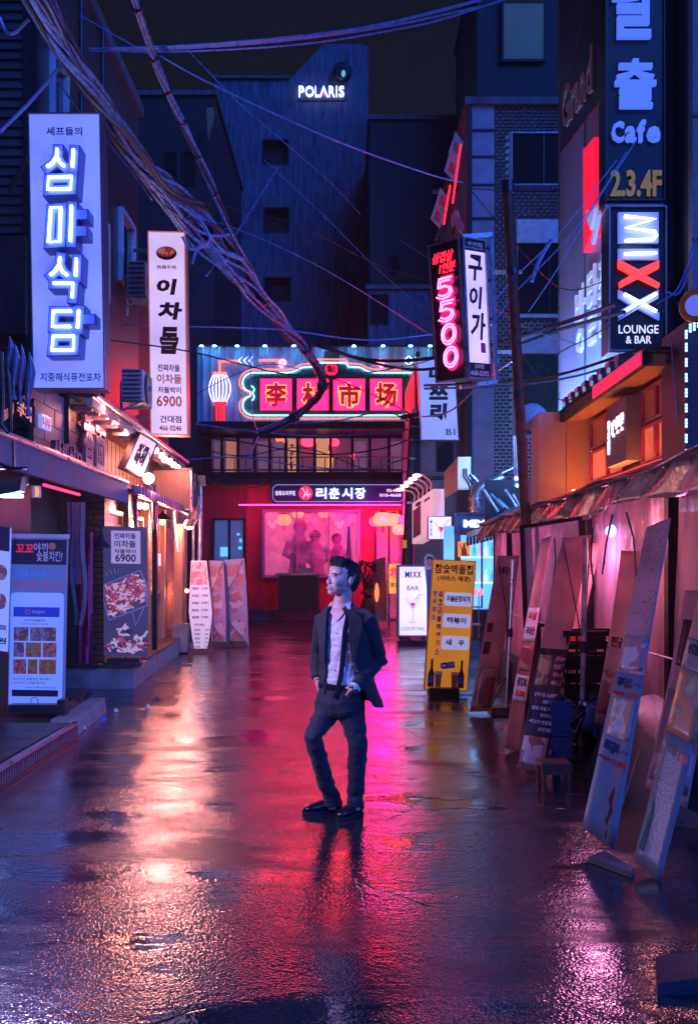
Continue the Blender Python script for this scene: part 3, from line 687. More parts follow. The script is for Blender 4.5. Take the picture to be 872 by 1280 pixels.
# --- the big neon sign
d = 11.0
fs = FA((37, 143), (124.5, 143), (43, 485), d, 88, 342)       # local px: u 0..88, v 0..342
t = thing('neon_restaurant_sign', 'big blue white vertical lightbox with four thick neon Korean letters on the upper left', 'sign', fs.at(44, 342, 0))
part('case', MB().panel(fs, -1.4, -1.4, 89.4, 343.4, -.27, -.02), mat('case_blue', (.08, .09, .14), .4, .3), t)
part('case_edge', MB().frame(fs, -1.6, -1.6, 89.6, 343.6, 1.6, -.02, .02), M['grey_metal'], t)
part('face', MB().panel(fs, 0, 0, 88, 342, -.02, 0), lightbox('face_lavender', (.12, .17, .78), 1.1, (.5, .5, .62), 1.1), t)
def L2(p): 
    x, y = CX + (p[0] - CX) / 1.022, HY + (p[1] - HY) / 1.022; return (x - 37 - 6 * (y - 143) / 342, (y - 143))
LET = [
 ([[(73, 187), (72.5, 197), (67, 205), (60, 210)], [(73, 198), (77, 205), (82, 209)], [(93.5, 188), (92, 210)]], [[(62, 223), (91, 222), (90, 237), (61, 238)]], []),
 ([[(91, 258), (89.5, 303)]], [[(65, 261), (77.5, 260), (76, 303), (62, 304)]], [[(93, 268), (104, 268)], [(92, 289), (103, 289)]]),
 ([[(76.5, 322), (75.5, 332), (70, 340), (64, 345)], [(76.5, 334), (80, 341), (86, 345)], [(97, 324), (96, 346)], [(68, 355), (93, 355), (91.5, 373)]], [], []),
 ([[(91, 389.5), (68, 389.5), (67, 409), (90, 409)], [(100, 388), (98.5, 411)]], [[(68, 421), (94, 420.5), (93, 438), (66, 438.5)]], [[(101, 399), (113, 399)]])]
NW = glow('neon_core_white', (.60, .70, 1), 9); LB = glow('letter_blue', (.06, .12, .95), .55, (.06, .12, .7)); mat('letter_side', (.03, .05, .32), .35, var=0)
for st, bx, tk in LET:
    a = MB(); bfront = MB()
    for k, s_ in enumerate(st + tk):
        q = [L2(p) for p in s_]; a.stroke(fs, q, 13.4, 0.0, .235 + .001 * k); bfront.stroke(fs, q, 11.2, .236, .242 + .001 * k)
    for k, s_ in enumerate(bx):
        q = [L2(p) for p in s_]; a.stroke(fs, q, 13.4, 0, .232 - .001 * k, True); bfront.stroke(fs, q, 11.2, .233, .2405 - .001 * k, True)
    o = part('letter', a, M['letter_side'], t); part('letter_face', bfront, LB, o)
    tb = MB()
    for s_ in st: tb.tube([fs.at(*L2(p), .27) for p in s_], 0.0145, 7)
    for s_ in bx: tb.tube([fs.at(*L2(p), .27) for p in s_], 0.0145, 7, True)
    part('neon_tube', tb, NW, o, True)
part('small_lettering', MB().text(fs, (21, 16, 66, 26.5), '셰프들의', 0, .004, .02), M['print_navy'], t)
part('small_lettering', MB().text(fs, (8, 323, 84, 334), '지중해식퓨전포차', 0, .004, .015), M['print_navy'], t)
for a_, b_ in ((fs.at(-1, 30, -.15), fs.at(-1, 30, -.15) + V((-.7, 1.4, 0))), (fs.at(40, -1, -.15), fs.at(20, -60, -.15) + V((-.4, 1.8, 0))), (fs.at(-1, 310, -.15), fs.at(-1, 310, -.15) + V((-.7, 1.4, 0)))):
    part('bracket', MB().bar(a_, b_, .05), M['grey_metal'], t)

# --- white menu lightbox
d = 17.0; fs = FA((186, 290), (230.5, 291), (189.5, 542), d, 45, 252)
t = thing('vertical_menu_lightbox', 'slim pinkish white lightbox with brown brush lettering and the price 6900', 'sign', fs.at(22, 252, 0))
part('case', MB().panel(fs, -1, -1, 46, 253, -.3, -.015), mat('case_orange', (.55, .2, .12), .4), t)
part('case_edge', MB().frame(fs, -1.2, -1.2, 46.2, 253.2, 1.4, -.015, .02), glow('edge_orange', (.8, .22, .12), .35, (.6, .25, .15)), t)
part('face', MB().panel(fs, 0, 0, 45, 252, -.015, 0), lightbox('face_pinkwhite', (.56, .40, .66), 1.0, (.6, .6, .6), .9), t)
for c, r in (('이', (9, 58, 35, 78)), ('차', (10, 87, 41, 109)), ('돌', (12, 118, 36, 152))):
    part('letter', MB().text(fs, r, c, 0, .006, .05, .12), M['print_brown'], t)
T_ = lambda r, s_, mm, bo=.02: part('lettering', MB().text(fs, r, s_, 0, .005, bo), M[mm], t)
T_((9, 165, 37, 174), '진짜차돌', 'print_brown'); T_((8, 177, 39, 189), '이차돌', 'print_orange'); T_((9, 193, 38, 201), '차돌박이', 'print_brown')
T_((7, 204, 39, 218), '6900', 'print_orange'); T_((11, 229, 38, 238), '건대점', 'print_navy'); T_((10, 241, 38, 248), '466 0246', 'print_brown')
T_((10, 41, 34, 46), '肉典牛肉', 'print_brown', .01)
part('logo_plate', MB().poly(fs, [(22 + 13 * math.cos(a / 20 * 6.283), 26 + 8.5 * math.sin(a / 20 * 6.283)) for a in range(20)], 0, .004), M['print_brown'], t)
part('logo_meat', MB().poly(fs, [(21.5 + 11 * math.cos(a / 20 * 6.283), 24.5 + 6 * math.sin(a / 20 * 6.283)) for a in range(20)], .004, .008), food('meat_red', [(.6, .02, .02), (.8, .3, .2), (.7, .03, .02)], 14, .25), t)
for y in (20, 230): part('bracket', MB().bar(fs.at(0, y, -.15), fs.at(-22, y, -.15), .05), M['grey_metal'], t)

# --- near left shop: awning, boards above it, wall below
t = thing('left_shop', 'dark shop front on the near left under a long blue grey metal awning', 'shop', (-4.0, 11.5, 0))
aw = MB(); aw.hexa([(-3.26, 4.5, 2.63), (-3.2, 4.5, 2.63), (-3.2, 15.07, 2.63), (-3.26, 15.07, 2.63), (-3.26, 4.5, 2.9), (-3.2, 4.5, 2.9), (-3.2, 15.07, 2.9), (-3.26, 15.07, 2.9)])
part('awning_fascia', aw, mat('fascia_grey', (.04, .08, .17), .62, .0, var=.5, scale=3, stretch=(1, 1, .3)), t)
part('awning_rail', MB().tube([(-3.21, 7, 2.93), (-3.21, 15.07, 2.93)], .035, 8).tube([(-3.26, 7, 2.98), (-3.26, 15.0, 2.98)], .015, 6), M['galvanised'], t, True)
part('awning_roof', MB().hexa([(-4.4, 7, 2.98), (-3.22, 7, 2.88), (-3.22, 15.0, 2.88), (-4.4, 15.0, 2.98), (-4.4, 7, 3.02), (-3.22, 7, 2.91), (-3.22, 15.0, 2.91), (-4.4, 15.0, 3.02)]), M['dark_metal'], t)
part('fascia_joint', MB().box((-3.197, 9.9, 2.63), (-3.185, 9.96, 2.9)), M['dark_metal'], t)
part('wall', MB().box((-4.6, 7, 0), (-4.1, 14.9, 2.96)), M['wood_dark'], t)
part('end_wall', MB().box((-4.1, 14.75, .17), (-3.75, 14.9, 2.9)), M['wood_dark'], t)
fw = FS(-4.1)
part('door', MB().panel(fw, 9.6, .17, 10.7, 2.5, 0, .06), mat('door_blue_white', (.42, .46, .55), .35, var=.15), t)
part('board', MB().panel(fw, 11.0, 2.05, 12.6, 2.62, 0, .25), M['wood_dark'], t)
o = part('window', MB().frame(fw, 10.9, 1.0, 12.4, 2.03, .06, 0, .1), M['dark_metal'], t); part('pane', MB().panel(fw, 10.96, 1.06, 12.34, 1.97, .02, .04), M['glass_dark'], o)
part('column', MB().box((-3.95, 10.6, .17), (-3.7, 10.75, 2.9)), mat('blue_white_paint', (.45, .5, .6), .4, var=.2), t)
# hanging hoses and cloth strips
for k, (x, w_) in enumerate(((86, .05), (92, .07), (99, .06), (104, .09))):
    pts = [P(x + 1.2 * math.sin(i * .8 + k) * i * .4, 628 + i * 17, 12.6) for i in range(7 + k % 2 * 3)]
    tag(one('hanging_cloth', MB().tube(pts, [(w_, .02)] * len(pts), 6), mat('cloth_grey', (.16, .14, .2), .8, var=.4), smooth=True), 'dark twisted cloth strip hanging under the left awning, strip %s from the left' % ('first', 'second', 'third', 'fourth')[k], 'cloth')
pts = [(95 + i * 3.2, 0) for i in range(8)]
cu = MB(); rows = []
for j in range(9):
    rows.append([P(96 + i * 2.9, 665 + j * 20.5, 13.6 + .09 * math.sin(i * 1.9 + j * .35)) for i in range(8)])
for j in range(8):
    for i in range(7): cu.add([rows[j][i], rows[j][i + 1], rows[j + 1][i + 1], rows[j + 1][i]], [(0, 1, 2, 3)])
one('door_curtain', cu, mat('magenta_cloth', (.42, .03, .16), .75, var=.35, scale=5), 'magenta curtain hanging in the dark doorway left of the meat poster', 'curtain', smooth=True)
# signboards standing on the awning
X = -3.6; fw = FS(X)
t = thing('plank_signboard', 'dark plank board with two cut out metal characters above the left awning', 'sign', (X, 14.2, 2.98))
for i in range(6):
    part('plank', MB().panel(fw, 13.28, 3.02 + i * .15, 15.12, 3.163 + i * .15, -.06, .0 + .006 * (i % 2)), mat('plank_brown', (.17, .08, .06), .5, var=.5, scale=4, stretch=(1, .4, 8)), t)
part('board_frame', MB().frame(fw, 13.2, 2.98, 15.2, 3.95, .06, -.08, .05), M['black_metal'], t)
for c, r in (('香', (13.75, 3.8, 14.35, 3.05)), ('面', (14.42, 3.68, 14.98, 3.02))):
    part('metal_character', MB().text(fw, r, c, .06, .10, .03), mat('lilac_metal', (.3, .24, .36), .3, .7), t)
t = thing('grey_board', 'grey panelled board lit red from below between the plank board and the hanging fish sign', 'sign', (X, 12.5, 2.98))
for i in range(4):
    for j in range(3):
        part('panel', MB().panel(fw, 11.9 + j * .43, 2.99 + i * .215, 12.32 + j * .43, 3.195 + i * .215, -.06, -.005 * ((i + j) % 2)), mat('grey_panel', (.13, .12, .15), .5, var=.3), t)
part('small_plate', MB().panel(fw, 12.05, 3.32, 12.42, 3.48, 0, .05), glow('plate_blue', (.25, .35, .9), .7), t)
part('plate_lettering', MB().text(fw, (12.08, 3.46, 12.4, 3.34), '나무', .05, .055, .03), M['print_navy'], t)
part('steel_lettering', MB().text(fw, (12.2, 3.22, 13.5, 2.99), '사세시ㅁ', .08, .14, .06), mat('navy_metal', (.03, .06, .14), .3, .5), t)
part('red_light_tube', MB().tube([(X + .06, 11.95, 2.985), (X + .06, 13.1, 2.985)], .015, 6), glow('tube_red', (1, .01, .04), 9), t)
one('red_tube_light', MB().tube([(-3.34, 11.4, 2.6), (-3.34, 12.9, 2.6)], .015, 6), M['tube_red'], 'red tube light under the left awning beam', 'lamp')
# hanging fish shaped boards and small red lettered sign at the far left
for k, (x, y0, y1, w_) in enumerate(((12, 420, 470, 5), (19, 430, 500, 6), (27, 430, 505, 5), (37, 440, 520, 7))):
    pts = [P(x + 2 * math.sin(i), y0 + (y1 - y0) * i / 6, 10.2) for i in range(7)]
    one('fish_board', MB().tube(pts, [(w_ * .007 * q, w_ * .007 * q) for q in (.12, .6, 1, .95, .75, .25, .7)], 8), mat('fish_blue', (.08, .12, .26), .35, .3, var=.4), 'blue fish shaped board hanging left of the big neon sign, %s of four' % ('leftmost', 'second', 'third', 'rightmost')[k], 'ornament', smooth=True)
fr = FA((18, 492), (44, 508), (18, 519), 10.4, 1, 1)
t = thing('fish_shop_sign', 'dark tilted plate with reddish lettering at the left edge above the awning', 'sign', fr.at(.5, 1, 0))
part('plate', MB().panel(fr, 0, 0, 1, 1, -.05, 0), M['dark_metal'], t)
part('lettering', MB().text(fr, (.15, .15, .85, .85), '생선\n구이', 0, .01, .04), glow('peach_text', (1, .35, .3), .6), t)
one('loop_cable', MB().tube([P(*q, 9.6) for q in ((2, 440), (4, 500), (2, 530), (10, 541), (14, 538), (13, 500), (11, 470))], .02, 6), M['rubber'], 'black cable loop dangling at the far left above the awning', 'cable', smooth=True)
one('sign_bracket_beam', MB().bar(P(-30, 545, 10), P(62, 472, 12.4), .06, .1), M['dark_metal'], 'dark steel beam behind the fish boards at the left edge', 'beam')
# flood lamp lighting the column
t = thing('flood_lamp', 'black flood lamp clamped under the near left awning edge', 'lamp', P(14, 600, 6.3))
q = P(14, 606, 6.3)
part('housing', MB().hexa([q + V(a) for a in ((-.08, -.05, -.07), (.07, -.05, -.04), (.07, .06, -.04), (-.08, .06, -.07), (-.06, -.04, .04), (.08, -.04, .05), (.08, .05, .05), (-.06, .05, .04))]), M['black_metal'], t)
part('yoke', MB().tube([q + V((-.1, 0, 0)), q + V((-.1, 0, .1)), q + V((.1, 0, .1)), q + V((.1, 0, 0))], .01, 5).tube([q + V((0, 0, .1)), q + V((-.4, .1, .25)), V((-3.23, q.y + .2, 2.62))], .014, 5), M['black_metal'], t)
part('lamp_glass', MB().panel(Fr(q, (1, 0, 0), (0, 1, 0), (0, 0, -1)), -.06, -.04, .06, .05, .056, .075), glow('flood_blue', (.1, .35, 1), 14), t)
ld = bpy.data.lights.new('flood_light', 'POINT'); ld.energy = 230; ld.color = (.55, .40, 1); ld.shadow_soft_size = .22
lo_ = bpy.data.objects.new('flood_light', ld); COL.objects.link(lo_); lo_.parent = t; lo_.location = V((0, .05, -.22)); lo_.rotation_euler = V((-.75, -.02, .42)).to_track_quat('Z', 'Y').to_euler()
fr = FP(11.6)
t = thing('small_round_light', 'small amber and white square lamp beside the blue column', 'lamp', P(45, 622, 10.9))
part('box', MB().panel(FP(10.9), 40, 607, 49, 622, -.08, 0), M['white_metal'], t); part('amber_face', MB().poly(FP(10.9), [(44.5, 608), (48.5, 610), (48.5, 620), (44.5, 621)], 0, .01), glow('amber', (1, .3, .02), 1.2), t)

# --- printed banner helper pieces
def stand_base(name_, c, w_, dp, h_, parent=None):
    m = MB(); x, y, z = c
    m.hexa([(x - w_, y - dp, z), (x + w_, y - dp, z), (x + w_, y + dp, z), (x - w_, y + dp, z), (x - w_ * .85, y - dp * .8, z + h_), (x + w_ * .85, y - dp * .8, z + h_), (x + w_ * .85, y + dp * .8, z + h_), (x - w_ * .85, y + dp * .8, z + h_)])
    return part(name_, m, M['rubber'], parent)
# --- phone banner
d = 11.0; fs = FA((14.5, 668), (85, 669), (10, 887), d, 70, 218)
t = thing('phone_banner', 'blue lit banner shaped like a smartphone screen standing on the left deck', 'banner', (fs.at(35, 0, 0).x, d + .05, .17))  # banner has no lamp of its own: added glow stands in for light
part('panel', MB().panel(fs, 0, 0, 70, 218, -.03, 0), glow('banner_blue_glow', (.03, .07, .22), .45, (.16, .22, .36)), t)  # unlit banner: its own glow stands in for light falling on it
part('top_bar', MB().panel(fs, -1, -1, 71, 4, -.05, .015), M['white_metal'], t)
part('header', MB().panel(fs, 1, 6, 69, 37, 0, .003), M['print_navy'], t)
part('lettering', MB().text(fs, (6, 12, 28, 22), '꼬꼬', .003, .006, .02), glow('txt_red', (1, .03, .06), .35, (.8, .05, .05)), t)
part('lettering', MB().text(fs, (28, 10, 46, 21), '야끼', .003, .006, .02), M['print_white'], t); part('lettering', MB().text(fs, (32, 20, 64, 33), '숯불치킨!', .003, .006, .015), M['print_white'], t)
part('emblem', MB().poly(fs, [(51 + 4.5 * math.cos(a / 16 * 6.283), 14 + 4.5 * math.sin(a / 16 * 6.283)) for a in range(16)], .003, .006), food('emblem_c', [(.8, .8, .8), (.8, .3, .05), (.2, .2, .3)], 18), t)
part('lettering', MB().text(fs, (4, 43, 22, 53), 'SNS', 0, .004, .05).text(fs, (24, 45, 44, 53), '에 올리면', 0, .004, .03), mat('print_cyan', (.15, .5, .8), .4, var=0, bump=0), t)
part('lettering', MB().text(fs, (4, 57, 66, 69), '라면사리 서비스!!', 0, .004, .04), M['print_pink'], t)
def rrect(x0, y0, x1, y1, r, n=4):
    o = []
    for cx_, cy_, a0 in ((x1 - r, y0 + r, -90), (x1 - r, y1 - r, 0), (x0 + r, y1 - r, 90), (x0 + r, y0 + r, 180)):
        o += arc(cx_, cy_, r, r, a0, a0 + 90, n)
    return o
part('phone_print', MB().poly(fs, rrect(1, 72, 67, 213, 5), 0, .004), glow('phone_white_glow', (.10, .24, .72), .42, (.52, .62, .8)), t)  # print made to glow so that it looks lit
part('screen_bar', MB().panel(fs, 5, 90, 62, 102, .004, .007), M['print_blue'], t)
part('screen_lettering', MB().text(fs, (28, 93, 44, 99), 'Instagram', .007, .009, .01, .3), M['print_white'], t)
part('app_mark', MB().frame(fs, 19.5, 93, 25.5, 99, 1.2, .007, .009), M['print_pink'], t)
part('screen_lettering', MB().text(fs, (18, 105, 44, 108), '꼬꼬야끼 숯불치킨', .004, .006, .02).text(fs, (14, 110, 48, 112), '꼬꼬야끼 숯불구이 전문점', .004, .006, .01).text(fs, (6, 178, 54, 181), '꼬꼬야끼 숯불치킨 해시태그', .004, .006, .01).text(fs, (6, 183, 46, 185.5), '꼬꼬야끼 사진을 올리면', .004, .006, .01).text(fs, (22, 189, 60, 191), '에서 확인하세요', .004, .006, .01), M['print_grey'], t)
fd = [food('food_a', [(.03, .03, .06), (.25, .12, .1), (.5, .4, .4)], 16), food('food_b', [(.25, .06, .02), (.5, .15, .03), (.6, .35, .15)], 22), food('food_c', [(.3, .03, .02), (.55, .08, .03), (.7, .4, .3)], 26)]
for i, r in enumerate([(6, 115, 24, 132), (26, 115, 58, 132), (6, 134, 19, 152), (21, 134, 40, 152), (42, 134, 59, 152), (6, 155, 22, 173), (24, 155, 36, 173), (38, 155, 59, 173)]):
    part('food_photo', MB().panel(fs, *r, .004, .007), fd[[0, 0, 0, 1, 2, 2, 1, 1][i]], t)
part('bottom_bar', MB().panel(fs, 5, 193, 62, 201, .004, .007), M['print_navy'], t)
part('home_button', MB().stroke(fs, [(33 + 4.6 * math.cos(a / 20 * 6.283), 207 + 4.6 * math.sin(a / 20 * 6.283)) for a in range(20)], .7, .004, .007, True), M['print_navy'], t)
part('foot', MB().box((-3.55, 10.85, .17), (-2.98, 11.35, .26)).box((-3.0, 10.7, .17), (-2.92, 10.85, .33)), M['dark_metal'], t)
part('post', MB().bar(fs.at(35, 218, -.05), fs.at(35, 2, -.05), .03), M['grey_metal'], t)
# left edge banner
fs = FA((-22, 655), (8, 659), (-26, 805), 9.4, 30, 150)
t = thing('edge_banner', 'white food banner cut off by the left edge of the view', 'banner', (fs.at(10, 0, 0).x, 9.4, .17))
part('panel', MB().panel(fs, 0, 0, 36, 155, -.02, 0), M['phone_white_glow'], t)  # same self-glowing print as the phone banner, no lamp inside
part('header', MB().panel(fs, 0, 0, 35, 30, 0, .004), M['print_navy'], t)
for y in (57, 93): part('food_photo', MB().poly(fs, [(26 + 7 * math.cos(a / 14 * 6.283), y + 10 * math.sin(a / 14 * 6.283)) for a in range(14)], 0, .004), fd[0], t)
part('lettering', MB().text(fs, (22, 122, 34, 130), '7,000', 0, .004, .03).text(fs, (23, 138, 34, 146), '원', 0, .004, .03), M['print_navy'], t)
part('post', MB().bar(fs.at(15, 160, -.03), fs.at(15, 160, -.03) * 1 + V((0, 0, -.0)) - V((0, 0, fs.at(15, 160, 0).z - .17)), .03), M['grey_metal'], t)

# --- deck with ribbed front
t = thing('raised_deck', 'low raised deck with ribbed metal front edge at the lower left', 'deck', (-3.4, 9, 0))
A_, B_ = V((-2.62, 6.3, 0)), V((-2.68, 10.25, 0)); dirn = (B_ - A_).normalized()
part('deck_top', MB().hexa([(-4.4, 6.3, .0), (-2.66, 6.3, .0), (-2.72, 10.25, .0), (-4.4, 10.25, .0), (-4.4, 6.3, .15), (-2.66, 6.3, .15), (-2.72, 10.25, .15), (-4.4, 10.25, .15)]), M['wood_dark'], t)
part('edge_rail', MB().bar(A_ + V((0, 0, .165)), B_ + V((0, 0, .165)), .05, .03), M['galvanised'], t)
part('bottom_rail', MB().bar(A_ + V((0, 0, .02)), B_ + V((0, 0, .02)), .04, .03), M['dark_metal'], t)
rb = MB().box((-.012, -.014, .035), (.012, .014, .152)); rm = mesh_of('rib', rb, mat('rib_metal', (.2, .22, .3), .3, .7, var=.3)); n = 62
pieces('rib', rm, None, t, [A_ + (B_ - A_) * (i / (n - 1)) for i in range(n)])
for i in range(8):
    part('board', MB().box((-4.38, 6.4 + i * .48, .152), (-2.74, 6.4 + i * .48 + .455, .168)), M['wood_dark'], t)
one('kerb_block', MB().hexa([(-2.98, 10.4, 0), (-2.72, 10.4, 0), (-2.84, 12.2, 0), (-3.02, 12.2, 0), (-2.98, 10.4, .17), (-2.75, 10.4, .17), (-2.86, 12.2, .17), (-3.02, 12.2, .17)]), M['concrete'], 'short concrete kerb block right behind the ribbed deck edge', 'kerb')
t = thing('plank_ramp', 'wet dark planks laid across the ground before the concrete platform', 'planks', (-3.5, 12.6, 0))
for i in range(14):
    y = 10.5 + i * .27; xr = -2.95 - .045 * i + random.uniform(-.05, .05); z = .14 - .006 * i
    m_ = MB().hexa([(-4.3, y, z - .03), (xr, y + .05, z - .05), (xr, y + .25, z - .05), (-4.3, y + .2, z - .03), (-4.3, y, z), (xr, y + .05, z - .02 ), (xr, y + .25, z - .02), (-4.3, y + .2, z)])
    part('plank', m_, mat('wet_plank', (.09, .055, .05), .22, var=.6, scale=5, stretch=(.5, 6, 1)), t)
for k in range(5):
    x = random.uniform(-2.9, -2.3); y = random.uniform(9.8, 14.0)
    bm_ = MB(); c_ = V((x, y, .012)); w1, w2 = random.uniform(.02, .05), random.uniform(.015, .03); a_ = random.random() * 3
    ux = V((math.cos(a_), math.sin(a_), .05)) * w1; uy = V((-math.sin(a_), math.cos(a_), .12)) * w2
    bm_.add([c_ - ux - uy, c_ + ux - uy * .6, c_ + ux * .8 + uy, c_ - ux * .6 + uy * 1.3 + V((0, 0, .02)), c_ + V((0, 0, .04))], [(0, 1, 4), (1, 2, 4), (2, 3, 4), (3, 0, 4)])
    o = one('litter', bm_, M['print_white'] if k % 3 else M['print_blue'], 'small scrap of wet litter on the ground by the left kerb', 'litter', 'litter scraps near the left kerb')
# --- concrete platform
t = thing('concrete_platform', 'grey concrete step platform in front of the warm lit facade', 'platform', (-3.4, 17, 0))
part('block', MB().hexa([(-4.6, 14.55, 0), (-3.01, 14.55, 0), (-3.42, 22.0, 0), (-4.6, 22, 0), (-4.6, 14.55, .32), (-3.01, 14.55, .32), (-3.42, 22.0, .30), (-4.6, 22, .30)]), M['concrete'], t)
part('edge_strip', MB().hexa([(-4.6, 14.52, .30), (-2.99, 14.52, .30), (-3.40, 22.0, .285), (-3.5, 22, .285), (-4.6, 14.52, .335), (-2.99, 14.52, .335), (-3.40, 22.0, .315), (-3.5, 22, .315)]), M['wood_dark'], t)

# --- meat poster
d = 14.75; fs = FA((129, 658), (184, 659), (130, 820), d, 55, 162)
t = thing('meat_poster_banner', 'dark grey poster banner with a plate of raw meat on the concrete platform', 'banner', (fs.at(27, 0, 0).x, d, .33))
part('panel', MB().panel(fs, 0, 0, 55, 162, -.02, 0), glow('poster_slate_glow', (.06, .05, .12), .45, (.075, .075, .12)), t)  # unlit poster given a faint glow in place of light on it
part('white_box', MB().panel(fs, 10, 5, 46.5, 46, 0, .004), glow('box_pinkwhite_glow', (.6, .4, .5), .35, (.75, .7, .72)), t)  # printed box brightened by added glow
for s_, y0, y1, u0, u1 in (('진짜차돌', 8, 15, 14, 41), ('이차돌', 17, 26, 14, 41), ('차돌박이', 28, 33.5, 14, 41), ('6900', 34, 44, 15, 41)):
    part('lettering', MB().text(fs, (u0, y0, u1, y1), s_, .004, .007, .02), M['print_navy'], t)
part('plate_outline', MB().stroke(fs, [(1, 73), (46, 54), (53.5, 72), (54.5, 98), (7, 117), (1, 95)], 1.6, 0, .004, True), M['print_white'], t)
def heap(fr, pts, n, mats, size, n0, seed):
    rnd = random.Random(seed)
    xs_ = [p[0] for p in pts]; ys_ = [p[1] for p in pts]; buckets = {}
    for k in range(n):
        for _ in range(30):
            x, y = rnd.uniform(min(xs_), max(xs_)), rnd.uniform(min(ys_), max(ys_))
            ins = False
            for i in range(len(pts)):
                (ax, ay), (bx, by) = pts[i - 1], pts[i]
                if (ay > y) != (by > y) and x < (bx - ax) * (y - ay) / (by - ay) + ax: ins = not ins
            if ins: break
        a = rnd.choice((.3, -.5, .9, -.9, .1)) + rnd.uniform(-.3, .3); w, h = size * rnd.uniform(.8, 1.5), size * rnd.uniform(.25, .42)
        c, s_ = math.cos(a), math.sin(a); z = n0 + .00012 * k
        q = [(x + c * u - s_ * v, y + s_ * u + c * v) for u, v in ((-w, -h), (w, -h), (w, h), (-w, h))]
        buckets.setdefault(mats[k % len(mats)], MB()).poly(fr, q, z, z + .0001)
    return buckets
mpoly = [(4, 75), (44, 58), (51, 74), (51, 94), (30, 104), (9, 111), (4, 95)]
glow('meat_pink', (.62, .11, .2), .3, (.62, .11, .14)); glow('meat_fat', (.75, .5, .6), .38, (.75, .55, .52)); glow('meat_dark', (.4, .04, .10), .3, (.4, .04, .06))  # meat print colours glow by themselves to look lit
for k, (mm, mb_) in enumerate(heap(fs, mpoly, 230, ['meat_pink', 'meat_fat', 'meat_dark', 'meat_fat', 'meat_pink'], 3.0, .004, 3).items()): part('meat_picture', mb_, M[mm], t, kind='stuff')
part('speech_tail', MB().stroke(fs, [(36, 107), (40, 123), (50, 102)], 1.4, 0, .0045), M['print_white'], t)
part('rays', MB().stroke(fs, [(3, 58), (6, 62)], .8, 0, .004).stroke(fs, [(8, 54), (10.5, 60)], .8, 0, .004).stroke(fs, [(14, 52), (15, 58.5)], .8, 0, .004).stroke(fs, [(19, 53), (18.5, 57.5)], .8, 0, .004), M['print_white'], t)
hm = [(2, 150), (14, 142), (18, 128), (30, 122), (36, 128), (34, 140), (54, 132), (54, 154), (30, 157), (6, 155)]
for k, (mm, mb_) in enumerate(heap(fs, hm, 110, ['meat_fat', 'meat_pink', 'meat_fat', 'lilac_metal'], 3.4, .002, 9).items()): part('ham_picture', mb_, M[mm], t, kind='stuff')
part('post', MB().bar(fs.at(27, 168, -.04), fs.at(27, 0, -.04), .03), M['grey_metal'], t)
part('foot', MB().box((fs.at(8, 0, 0).x, d - .15, .33), (fs.at(48, 0, 0).x, d + .3, .42)), M['dark_metal'], t)
one('foil_tray', MB().hexa([P(132, 834, 14.6) + V(a) for a in ((0, 0, 0), (.5, 0, 0), (.5, .3, 0), (0, .3, 0), (-.03, -.03, .07), (.53, -.03, .07), (.53, .33, .07), (-.03, .33, .07))]), M['galvanised'], 'shallow metal tray at the foot of the meat poster', 'tray')
# --- gooseneck lamp
q = P(127, 682, 13.9)
t = thing('gooseneck_lamp', 'black bell shaped gooseneck lamp left of the meat poster', 'lamp', q)
part('shade', MB().lathe(q, [(.13, -.03), (.11, 0), (.05, .07), (.03, .14), (.015, .16)], 16), M['black_metal'], t, True)
part('arm', MB().tube([q + V((0, 0, .15)), q + V((.0, 0, .22)), q + V((-.05, 0, .28)), q + V((-.16, 0, .29)), q + V((-.24, .1, .2)), q + V((-.27, .2, .1))], .012, 6), M['black_metal'], t, True)

# ================================================================== WARM FACADE with string lights
t = thing('warm_restaurant', 'warm orange lit timber restaurant front with bulbs under its eave', 'restaurant', (-3.8, 18.5, 0))
fw = FS(-3.75)
part('wall', MB().box((-4.3, 15.3, .0), (-3.75, 23.4, 2.95)), M['brick_warm'], t)
part('gable_wall', MB().box((-5, 15.1, 2.9), (-3.9, 15.25, 3.8)), M['wood_warm'], t)
pl = mesh_of('wall_plank', MB().box((-.02, 0, 0), (.02, .135, .92)), mat('plank_orange', (.5, .24, .1), .45, var=.4, scale=4, stretch=(2, 6, .5)))
pieces('wall_plank', pl, None, t, [(-3.88 + .006 * (i % 2), 13.3 + i * .145, 2.95) for i in range(66)])
part('pilaster', MB().box((-3.75, 15.0, .3), (-3.52, 15.35, 2.75)), M['brick_warm_x'], t)
for a, b in ((15.6, 16.9), (17.3, 18.6), (19.0, 20.2)):
    o = part('window', MB().frame(fw, a, 1.2, b, 2.6, .07, 0, .09), M['wood_warm'], t)
    part('pane', MB().panel(fw, a + .07, 1.27, b - .07, 2.53, .01, .02), lightbox('win_amber%d' % int(a), (.8, .30, .10), .5, (.4, .2, .1), 2), o)
    for k in range(6): part('slat', MB().panel(fw, a + .07, 1.45 + k * .18, b - .07, 1.49 + k * .18, .02, .07), M['wood_warm'], o)
dr = part('door', MB().panel(fw, 20.7, .32, 21.7, 2.5, 0, .07), M['wood_warm'], t)
for a, b in ((.45, 1.2), (1.35, 2.35)): part('door_panel', MB().frame(fw, 20.82, a, 21.58, b, .05, .07, .1), M['wood_tan'], dr)
part('handle', MB().tube([(-3.64, 20.8, 1.15), (-3.64, 20.8, 1.45)], .015, 6), M['galvanised'], dr)
for dd in (15.35, 17.1, 18.8, 20.4, 21.9, 23.1): part('post', MB().box((-3.75, dd - .08, .3), (-3.6, dd + .08, 2.95)), M['wood_tan'], t)
part('metal_post', MB().box((-3.28, 17.35, .3), (-3.2, 17.45, 2.95)), M['dark_metal'], t)
